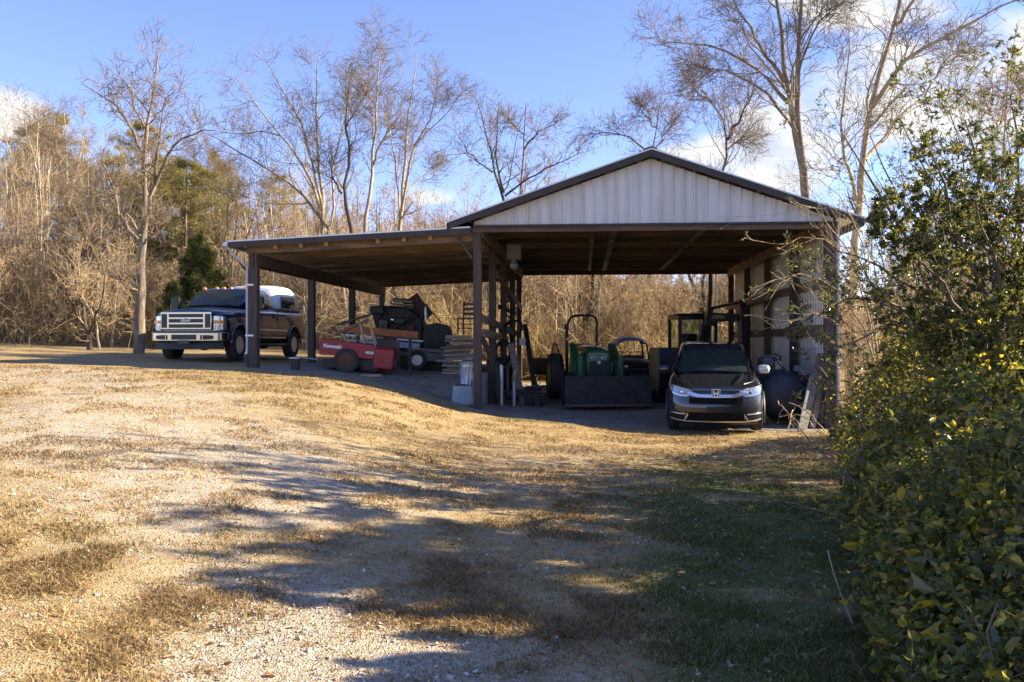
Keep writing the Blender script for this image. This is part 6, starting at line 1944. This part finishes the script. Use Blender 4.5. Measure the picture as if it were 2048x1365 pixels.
def canopy_machine():
    x, y, z = spot(806, 25.0); z = gz(x, y)
    root = empty('tarped_machine', (x, y, z), 0, 'black tarp covered machine with sloping right side behind the orange beam', 'machine')
    s_ = 1768 / 25.0
    q = lambda px, py: ((px - 806) / s_, (EYE - z) - (py - 682.5) / s_)
    out = [q(752, 700), q(752, 662), q(746, 636), q(742, 628), q(743, 614), q(775, 612), q(812, 615), q(836, 630), q(846, 650), q(846, 700)]
    MB().prism(out, (0, 0, 0), (1, 0, 0), (0, 0, 1), (0, 1.5, 0)).build('cover', TARP, root, bevel=.05)
    MB().prism([q(742, 628), q(742, 613), q(770, 612), q(770, 630)], (0, -.25, 0), (1, 0, 0), (0, 0, 1), (0, .5, 0)).build('cushion', M('dark_cushion', (.022, .03, .03), .6), root, bevel=.04)
    m = MB(); m.lathe((q(786, 640)[0], -.02, q(786, 640)[1]), (0, -1, 0), [(.05, 0), (.055, .04), (.04, .05), (.002, .05)], 14); m.build('lamp', CHROME, root)
    MB().bx(-.55, .45, .1, 1.4, 0, .6).build('base_frame', DARKSTEEL, root)
    m = MB()
    for a, b in (((757, 634), (750, 648)), ((770, 622), (757, 640))): m.tube([Vector((*[q(*a)[0]], -.1, q(*a)[1])), Vector((q(*b)[0], -.1, q(*b)[1]))], .02, 6)
    m.build('lever', BLACK, root)
    r_ = random.Random(4)
    for k in range(10):
        a = q(r_.uniform(750, 835), r_.uniform(628, 668)); b_ = q(r_.uniform(750, 840), r_.uniform(640, 690))
        MB().tube([(a[0], -.06, a[1]), ((a[0] + b_[0]) / 2, -.16, (a[1] + b_[1]) / 2 + r_.uniform(-.1, .1)), (b_[0], -.05, b_[1])], r_.uniform(.012, .03), 7).build('pipe', [DARKSTEEL, BLACK, RUST][k % 3], root)
    for px, py, w_, h_, mt in ((768, 650, .26, .30, DARKSTEEL), (800, 642, .34, .18, BLACK), (822, 660, .22, .30, RUST), (790, 664, .30, .16, M('dull_green', (.04, .055, .035), .6))):
        a = q(px, py); MB().bx(a[0] - w_ / 2, a[0] + w_ / 2, -.16, .02, a[1] - h_ / 2, a[1] + h_ / 2).build('engine_part', mt, root, bevel=.03)
    # boards stacked on top, a few sliding down the slope
    for k, (a, b, nm) in enumerate((((776, 612), (826, 616), 0), ((777, 606), (824, 610), 1), ((779, 600), (822, 603), 0), ((782, 596), (815, 598), 0))):
        aa, bb = q(*a), q(*b)
        m = MB(); m.beam((0, 0, 0), (bb[0] - aa[0], 0, bb[1] - aa[1]), .9 - .12 * k, .05, up=(0, 0, 1))
        o = m.build('stacked_board', GREYWOOD if nm == 0 else TANWOOD, None, bevel=.005, loc=(x + aa[0], y + .7, z + aa[1]))
        tag(o, 'grey board lying in the stack on top of the black covered machine', 'board', 'boards on the covered machine') if nm == 0 else tag(o, 'tan board in the stack on the black covered machine, the one with a pale edge', 'board', 'boards on the covered machine')
    for k, (a, b) in enumerate((((816, 596), (848, 640)), ((812, 604), (842, 642)))):
        aa, bb = q(*a), q(*b)
        m = MB(); m.beam((0, 0, 0), (bb[0] - aa[0], 0, bb[1] - aa[1]), .5, .05, up=(0, 1, 0))
        o = m.build('stacked_board', WOOD_D, None, bevel=.005, loc=(x + aa[0], y + .5 + .3 * k, z + aa[1] + .02))
        tag(o, 'dark board sliding down the sloping right side of the covered machine', 'board', 'boards on the covered machine')


canopy_machine()


def round_tarp():
    x, y, z = spot(873, 24.6); z = gz(x, y)
    root = empty('covered_bale', (x, y, z), 0, 'big rounded black covered bundle right of the tarped machine', 'bundle')
    secs = []
    for yy, sc in ((-.02, .80), (.0, .96), (.12, 1.0), (.9, 1.0), (1.0, .95), (1.05, .8)):
        pr = []
        for a in lin(0, 2 * math.pi * 23 / 24, 24):
            c, s = math.cos(a), math.sin(a)
            r = .40 * (abs(c) ** 4 + abs(s) ** 4) ** -.25
            r *= 1 + .03 * math.sin(a * 5)
            pr.append((r * c * sc * .95, yy, .86 + r * s * sc * 1.05))
        secs.append(pr)
    MB().loft(secs, closed=True).build('cover', TARP, root)
    MB().bx(-.40, .40, .1, .95, 0, .50).build('pallet_base', DARKSTEEL, root)
    # pipe tripod standing on it
    t = P3(852, 611, 24.2)
    tr = empty('pipe_tripod', t, 0, 'thin dark pipe tripod standing on the covered bundle', 'tripod')
    for a in ((840, 643, 24.3), (859, 644, 24.1), (881, 645, 24.9)): MB().tube([(0, 0, 0), P3(*a) - t], .018, 6).build('leg', BLACK, tr)
    MB().tube([(-.01, 0, .02), (.0, -.02, -.42)], .04, 8).build('chain_hoist', STEEL, tr)
    MB().box((0, 0, -.02), (.10, .08, .12)).build('head', BLACK, tr, bevel=.01)


round_tarp()


# lumber pile with a chair on it
def lumber():
    r = random.Random(3)
    base = spot(918, 21.3); zz = gz(base[0], base[1])
    labs = {0: 'weathered grey plank in the lumber pile behind the galvanized bin', 1: 'tan plank in the lumber pile behind the galvanized bin'}
    for k in range(17):
        t = .05; w_ = r.uniform(.12, .26); L_ = r.uniform(.62, .95)
        col = k % 3 == 1
        m = MB().box((0, 0, 0), (L_, w_, t))
        o = m.build('plank', TANWOOD if col else GREYWOOD, None, bevel=.004, loc=(base[0] + r.uniform(-.10, .12), base[1] + r.uniform(-.1, .25), zz + .03 + k * .055))
        o.rotation_euler = (R(r.uniform(-2, 2)), R(r.uniform(-2.5, 2.5)), R(r.uniform(-9, 9)))
        tag(o, labs[1] if col else labs[0], 'plank', 'planks piled in the lean-to')
    top = zz + .03 + 17 * .055
    c = empty('ladder_back_chair', (base[0] + .22, base[1] + .1, top), R(-14), 'old dark ladder back chair set on top of the lumber pile', 'chair')
    for s in (-1, 1):
        m = MB(); m.tube([(s * .17, .16, 0), (s * .18, .18, .38), (s * .18, .24, .82)], .022, 8); m.build('leg', WOOD_D, c)
        m = MB(); m.tube([(s * .20, -.20, 0), (s * .20, -.20, .38)], .02, 8); m.build('leg', WOOD_D, c)
    MB().bx(-.22, .22, -.22, .18, .36, .395).build('seat', WOOD_D, c, bevel=.008)
    for q in (.50, .62, .74): MB().bx(-.17, .17, .195 + (q - .4) * .12, .215 + (q - .4) * .12, q - .035, q + .03).build('back_slat', WOOD_D, c)
    for q in (.14, .24):
        MB().tube([(-.2, -.2, q), (.2, -.2, q)], .012, 6).build('stretcher', WOOD_D, c)


lumber()


def bin_():
    x, y, z = spot(937, 20.2); z = gz(x, y) - .02
    root = empty('galvanized_bin', (x, y, z), 0, 'ribbed galvanized trash can beside the front middle post', 'trash can')
    m = MB(); n = 60; prof = [(.185, 0), (.19, .03), (.195, .05)]
    vs = []; fs = []
    hs = [0, .03, .06, .09, .50, .53, .56, .62, .64]; rs = [.17, .185, .185, .178, .198, .206, .206, .208, .214]
    for h, r in zip(hs, rs):
        for k in range(n):
            a = 2 * math.pi * k / n; rr = r + (.008 * (1 if k % 4 < 2 else -1) if .06 < h < .53 else 0)
            vs.append((rr * math.cos(a), rr * math.sin(a), h))
    for i in range(len(hs) - 1):
        for k in range(n): fs.append((i * n + k, i * n + (k + 1) % n, (i + 1) * n + (k + 1) % n, (i + 1) * n + k))
    fs.append(tuple(range(n)))
    m.add(vs, fs); m.build('can', GALV, root, smooth=30)
    m = MB(); m.lathe((0, 0, .64), (0, 0, 1), [(.222, -.03), (.228, 0), (.215, .02), (.12, .05), (.002, .06)], 40); m.tube([(-.05, 0, .69), (-.04, 0, .73), (.04, 0, .73), (.05, 0, .69)], .009, 6); m.build('lid', GALV, root)
    MB().bx(.02, .12, -.225, -.205, .26, .36).build('tag_plate', M('paper_tag', (.52, .56, .62), .6), root)
    for s in (-1, 1): MB().tube([(s * .20, -.05, .46), (s * .245, -.05, .43), (s * .245, .05, .43), (s * .20, .05, .46)], .008, 6).build('handle', STEEL, root)


bin_()


def tub():
    x, y, z = spot(925, 19.45); z = gz(x, y) - .05
    root = empty('concrete_tub', (x, y, z), R(5), 'pale grey blue tub with a rusty lid at the foot of the middle post', 'tub')
    m = MB(); secs = []
    for zz, a in ((0, .24), (.02, .25), (.40, .21), (.43, .20)): secs.append([(a, -a * .8, zz), (a, a * .8, zz), (-a, a * .8, zz), (-a, -a * .8, zz)])
    m.loft(secs, closed=True); m.build('body', M('blue_grey_concrete', (.30, .35, .40), .75, col2=(.42, .43, .43), scale=5, bump=.3), root, bevel=.03)
    m = MB(); m.lathe((-.02, 0, .43), (0, 0, 1), [(.14, 0), (.145, .015), (.10, .03), (.002, .035)], 20); m.build('lid', RUST, root)


tub()


def stump():
    x, y, z = spot(590, 19.9); z = gz(x, y)
    root = empty('block_stand', (x, y, z), 0, 'small wooden block stand holding a pale pipe beside the second lean-to post', 'stand')
    MB().bx(-.07, .10, -.1, .1, 0, .24).build('block', WOOD_D, root, bevel=.01)
    MB().bx(-.11, .13, -.12, .12, .245, .28).build('plate', STEEL, root, bevel=.006)
    MB().tube([(.02, 0, .29), (.45, .25, .22)], .02, 8).build('pipe', GALV, root)


stump()


# west side of the bay: pipes, hoses, leaning boards, odds and ends
def bay_clutter():
    x, y, z = spot(1003, 21.2); z = gz(x, y)
    o = MB().tube([(0, 0, 0), (0, 0, .98)], .055, 16).build('standing_pipe', GALV, None, loc=(x, y, z)); tag(o, 'tall galvanized pipe standing upright just right of the second inner post', 'pipe')
    x, y, z = spot(1028, 21.2); z = gz(x, y)
    h = empty('yard_hydrant', (x, y, z), 0, 'short pale pipe with a tan pump head standing right of the tall pipe', 'pump')
    MB().tube([(0, 0, 0), (0, 0, .58)], .05, 14).build('pipe', GALV, h)
    m = MB(); m.lathe((.0, 0, .58), (.15, 0, 1), [(.05, 0), (.075, .06), (.06, .16), (.07, .2), (.04, .30), (.002, .31)], 16); m.tube([(.03, 0, .66), (.16, -.02, .70), (.20, -.02, .64)], .022, 8); m.build('head', M('bronze_tan', (.30, .20, .12), .5, metal=.3), h)
    p, q = P3(1050, 650, 26.5), P3(1075, 772, 20.9); q.z = gz(q.x, q.y) + .02
    o = MB().beam((0, 0, 0), q - p, .14, .05, up=(0, 1, 0)).build('leaning_plank', WOOD_D, None, bevel=.006, loc=p); tag(o, 'long dark plank leaning outward from the last inner post', 'plank')
    p, q = P3(1022, 688, 22.8), P3(1046, 752, 21.8); q.z = gz(q.x, q.y)
    o = MB().beam((0, 0, 0), q - p, .16, .05, up=(0, 1, 0)).build('leaning_plank', GREYWOOD, None, bevel=.006, loc=p); tag(o, 'short wide grey plank leaning behind the pump head', 'plank')
    p, q = P3(962, 670, 19.6), P3(990, 735, 20.2)
    o = MB().beam((0, 0, 0), q - p, .12, .04, up=(0, 1, 0)).build('leaning_plank', WOOD_D, None, bevel=.006, loc=p); tag(o, 'thin dark board slanting between the front and second inner posts', 'plank')
    # hose coils hung on nails
    for i, (px, py, d, rr, lab) in enumerate(((1020, 618, 24.3, .20, 'black hose coil hung high on the inner posts'), (1018, 668, 23.6, .23, 'black hose coil hung at mid height on the inner posts'),
                                          (1006, 705, 22.9, .26, 'low hanging black hose coil between the second and third inner posts'), (1036, 655, 26.0, .18, 'small hose coil hung near the last inner post'))):
        m = MB(); r = random.Random(i)
        for k in range(6):
            a0 = r.uniform(0, 6); e = r.uniform(.85, 1.1)
            pts = [(rr * e * math.cos(a) * .7, .02 * k - .05 + .02 * math.sin(3 * a + k), rr * e * math.sin(a) * 1.25) for a in lin(a0, a0 + 6.2, 18)]
            m.tube(pts, .013, 6)
        o = m.build('hose_coil', BLACK, None, loc=P3(px, py, d)); tag(o, lab, 'hose', 'hoses hung on the inner posts')
    o = MB().bx(-.09, .09, -.02, .02, -.10, .10).build('wall_box', WHITE, None, bevel=.01, loc=P3(1045, 684, 25.0)); tag(o, 'small white box on the inner post above the leaning plank', 'box')
    # low workbench with a scrap basin
    x, y, z = spot(1046, 21.8); z = gz(x, y)
    b = empty('low_bench', (x, y, z), 0, 'low dark bench on the bay floor left of the tractor wheel', 'bench')
    MB().bx(-.55, .45, -.15, .30, .30, .35).build('top', WOOD_D, b, bevel=.006)
    for s in (-.5, .38): MB().bx(s, s + .06, -.12, .26, 0, .295).build('leg', WOOD_D, b)
    MB().bx(-.52, .42, .20, .24, .08, .16).build('stretcher', WOOD_D, b)
    sc = empty('scrap_basin', (x + .28, y - .05, z + .35), 0, 'shallow metal basin full of bright scrap strips on the low bench', 'basin')
    m = MB(); m.lathe((0, 0, 0), (0, 0, 1), [(.16, 0), (.25, .09), (.24, .09), (.15, .012)], 24); m.build('bowl', STEEL, sc)
    r = random.Random(9); m = MB()
    for k in range(9):
        a = r.uniform(0, 6.28); m.beam((math.cos(a) * .05, math.sin(a) * .05, .07), (math.cos(a) * .24, math.sin(a) * .24, r.uniform(.10, .17)), .03, .006)
    m.build('scrap', GALV, sc)
    x, y, z = spot(1090, 26.2); z = .27
    d = empty('rusty_drum', (x, y, z), 0, 'brown rusty drum on a yellow frame left of the tractor', 'drum')
    m = MB(); m.lathe((0, 0, .78), (1, .2, 0), [(.002, -.42), (.22, -.42), (.25, -.38), (.25, .38), (.22, .42), (.002, .42)], 26); m.build('barrel', RUST, d)
    for s in (-.3, .3):
        m = MB(); m.tube([(s - .12, 0, 0), (s, 0, .55), (s + .12, 0, 0)], .03, 8); m.build('frame', M('ochre_paint', (.30, .19, .03), .6), d)
    MB().tube([(-.42, 0, .2), (.42, 0, .2)], .025, 8).build('brace', MATS['ochre_paint'], d)
    x, y, z = spot(1060, 21.0); z = gz(x, y)
    o = MB().bx(-.24, .22, -.15, .2, 0, .27).build('dark_crate', M('crate_dark', (.03, .028, .028), .7), None, bevel=.015, loc=(x + .15, y + .6, .25)); tag(o, 'dark crate on the floor under the foot of the long leaning plank', 'crate')


bay_clutter()


# planks and poles against the east wall
def east_clutter():
    for i, (a, b, w_, mt, lab) in enumerate((((1640, 713, 18.7), (1606, 846, 17.9), .15, GREYWOOD, 'tall grey plank leaning on the right wall, the highest of the three'),
                                           ((1622, 752, 18.3), (1597, 850, 17.6), .06, M('blue_grey_board', (.13, .155, .19), .8), 'narrow blue grey board leaning left of the grey planks'),
                                           ((1652, 720, 18.9), (1624, 846, 18.2), .13, GREYWOOD, 'grey plank leaning nearest the right front post'))):
        p, q = P3(*a), P3(*b); q.z = gz(q.x, q.y) + .01
        o = MB().beam((0, 0, 0), q - p, w_, .045, up=(0, 1, 0)).build('leaning_plank', mt, None, bevel=.006, loc=p); tag(o, lab, 'plank')
    p = P3(1608, 742, 19.2)
    o = MB().beam((-.22, 0, .06), (.24, 0, -.05), .10, .12).build('plank_offcut', M('blue_grey_plank', (.16, .19, .23), .8), None, bevel=.006, loc=p); tag(o, 'blue grey board lying crosswise behind the leaning planks', 'board')
    o = MB().bx(-.30, .30, -.2, .2, -.55, -.06).build('dark_crate', MATS['crate_dark'], None, bevel=.02, loc=(p.x + .05, p.y + .1, p.z - .04)); tag(o, 'dark crate holding up the crosswise board by the right wall', 'crate')
    rng = np.random.default_rng(8)
    labs = ['bent bare branch on the floor before the blue tank', 'straight bare branch pointing at the leaning planks', 'forked thin branch lying before the right wall', 'short bare branch nearest the grey car']
    for k, (a, b, c) in enumerate((((1555, 800), (1575, 826), (1610, 842)), ((1578, 806), (1612, 818), (1650, 835)), ((1560, 834), (1600, 828), (1645, 850)), ((1590, 815), (1584, 830), (1576, 846)))):
        d = 17.7 - .1 * k
        pts = [P3(a[0], a[1], d + .4), P3(b[0], b[1], d), P3(c[0], c[1], d - .2)]
        pts[2].z = gz(pts[2].x, pts[2].y) + .01
        P, r = poly(pts, .013, .008, 9, .02, rng); T, rt = sprout(P, r, rng, per=4, t0=.2, t1=1, length=.4, ang=(25, 60), up=.05, npts=4)
        V, F = gather([(P, r), (T, rt)], [6, 3], rng); o = npmesh('fallen_branch', V, F, STEM_T); tag(o, labs[k], 'branch', 'branches on the floor by the right wall')


east_clutter()
# ------------------------------------------------------------------ sky, sun, camera
CLOUD, SKYTINT, SKYSTR, SUNSTR, EXPO = 3.6, (1.0, .87, 1.02, 1), .090, 5.0, 1.86
SUN_EL, SUN_BEHIND = R(25), R(3)
w = bpy.data.worlds.new('World'); S.world = w; w.use_nodes = True
nt = w.node_tree; N = nt.nodes; L = nt.links
bg = N['Background']
sky = N.new('ShaderNodeTexSky'); sky.sky_type = 'NISHITA'; sky.sun_disc = False
sky.sun_elevation = SUN_EL; sky.sun_rotation = R(90) - SUN_BEHIND
sky.altitude = 300; sky.air_density = .80; sky.dust_density = .05; sky.ozone_density = 3.0
tc = N.new('ShaderNodeTexCoord')
sx = N.new('ShaderNodeSeparateXYZ'); L.new(tc.outputs['Generated'], sx.inputs[0])


def wm(op, a, b=0.0, c=None):
    n = N.new('ShaderNodeMath'); n.operation = op
    for i, q in enumerate((a, b) if c is None else (a, b, c)):
        if isinstance(q, (int, float)): n.inputs[i].default_value = q
        else: L.new(q, n.inputs[i])
    return n.outputs[0]


def sstep(a, b, x):
    n = N.new('ShaderNodeMapRange'); n.interpolation_type = 'SMOOTHSTEP'
    n.inputs['From Min'].default_value = a; n.inputs['From Max'].default_value = b
    L.new(x, n.inputs['Value']); return n.outputs[0]


# fair weather clouds: banks of cumulus in the north-east and a small one low in the north-west
az = wm('DIVIDE', sx.outputs['X'], wm('MAXIMUM', sx.outputs['Y'], .05))
el = wm('DIVIDE', sx.outputs['Z'], wm('MAXIMUM', sx.outputs['Y'], .05))
cv = N.new('ShaderNodeCombineXYZ'); L.new(az, cv.inputs[0]); L.new(el, cv.inputs[1])
mp = N.new('ShaderNodeMapping'); mp.inputs['Scale'].default_value = (1, 1.7, 1); mp.inputs['Rotation'].default_value = (0, 0, R(-14)); mp.inputs['Location'].default_value = (.31, .17, 0)
L.new(cv.outputs[0], mp.inputs['Vector'])
nz = N.new('ShaderNodeTexNoise'); nz.inputs['Scale'].default_value = 7.0; nz.inputs['Detail'].default_value = 9; nz.inputs['Roughness'].default_value = .56
L.new(mp.outputs[0], nz.inputs['Vector'])


def blob(ax, ex, rx, rz, tilt=0.0):
    a = wm('SUBTRACT', az, ax); e = wm('SUBTRACT', wm('SUBTRACT', el, ex), wm('MULTIPLY', a, tilt))
    q = wm('ADD', wm('POWER', wm('DIVIDE', wm('ABSOLUTE', a), rx), 2.0), wm('POWER', wm('DIVIDE', wm('ABSOLUTE', e), rz), 2.0))
    return wm('SUBTRACT', 1.0, q)


m = wm('MAXIMUM', blob(.40, .265, .24, .085, .35), blob(.60, .30, .22, .09, .45))
m = wm('MAXIMUM', m, blob(.215, .215, .065, .026, .2))
m = wm('MAXIMUM', m, blob(-.585, .255, .11, .045, -.25))
m = wm('MAXIMUM', m, blob(.40, .39, .12, .05, .0))
m = wm('MAXIMUM', m, blob(-.09, .165, .06, .014, .0))
m = wm('MAXIMUM', m, -1.0)
dens = wm('ADD', wm('MULTIPLY', m, .34), nz.outputs['Fac'])
cl = sstep(.54, .80, dens)
n2 = N.new('ShaderNodeTexNoise'); n2.inputs['Scale'].default_value = 11; n2.inputs['Detail'].default_value = 6; L.new(mp.outputs[0], n2.inputs['Vector'])
cr = N.new('ShaderNodeValToRGB'); cr.color_ramp.elements[0].position = .35; cr.color_ramp.elements[1].position = .6
cr.color_ramp.elements[0].color = (CLOUD * .62, CLOUD * .68, CLOUD * .80, 1); cr.color_ramp.elements[1].color = (CLOUD, CLOUD * .985, CLOUD * .96, 1)
L.new(n2.outputs['Fac'], cr.inputs[0])
hs = N.new('ShaderNodeMix'); hs.data_type = 'RGBA'; hs.blend_type = 'MULTIPLY'; hs.inputs[0].default_value = 1.0
hs.inputs[7].default_value = SKYTINT
L.new(sky.outputs[0], hs.inputs[6])
mx = N.new('ShaderNodeMix'); mx.data_type = 'RGBA'
L.new(cl, mx.inputs[0]); L.new(hs.outputs[2], mx.inputs[6]); L.new(cr.outputs[0], mx.inputs[7])
L.new(mx.outputs[2], bg.inputs['Color']); bg.inputs['Strength'].default_value = SKYSTR

sd = bpy.data.lights.new('sun', 'SUN'); sd.energy = SUNSTR; sd.angle = R(.5); sd.color = (1.0, .86, .63)
so = bpy.data.objects.new('sun', sd); COL.objects.link(so)
to_sun = Vector((math.cos(SUN_BEHIND) * math.cos(SUN_EL), math.sin(SUN_BEHIND) * math.cos(SUN_EL), math.sin(SUN_EL)))
so.rotation_euler = to_sun.to_track_quat('Z', 'Y').to_euler()
so.location = (30, 10, 30)

cd = bpy.data.cameras.new('camera'); cam = bpy.data.objects.new('camera', cd); COL.objects.link(cam)
cam.location = (0, 0, EYE); cam.rotation_euler = (R(90), 0, 0)
cd.sensor_width = 36; cd.lens = 36 * FPX / 2048; cd.clip_end = 2000; cd.clip_start = .05
S.camera = cam
S.view_settings.view_transform = 'Standard'; S.view_settings.look = 'None'
S.view_settings.exposure = EXPO; S.view_settings.gamma = 1
S.view_settings.use_curve_mapping = False
S.render.engine = 'CYCLES'
S.cycles.max_bounces = 6; S.cycles.transparent_max_bounces = 12
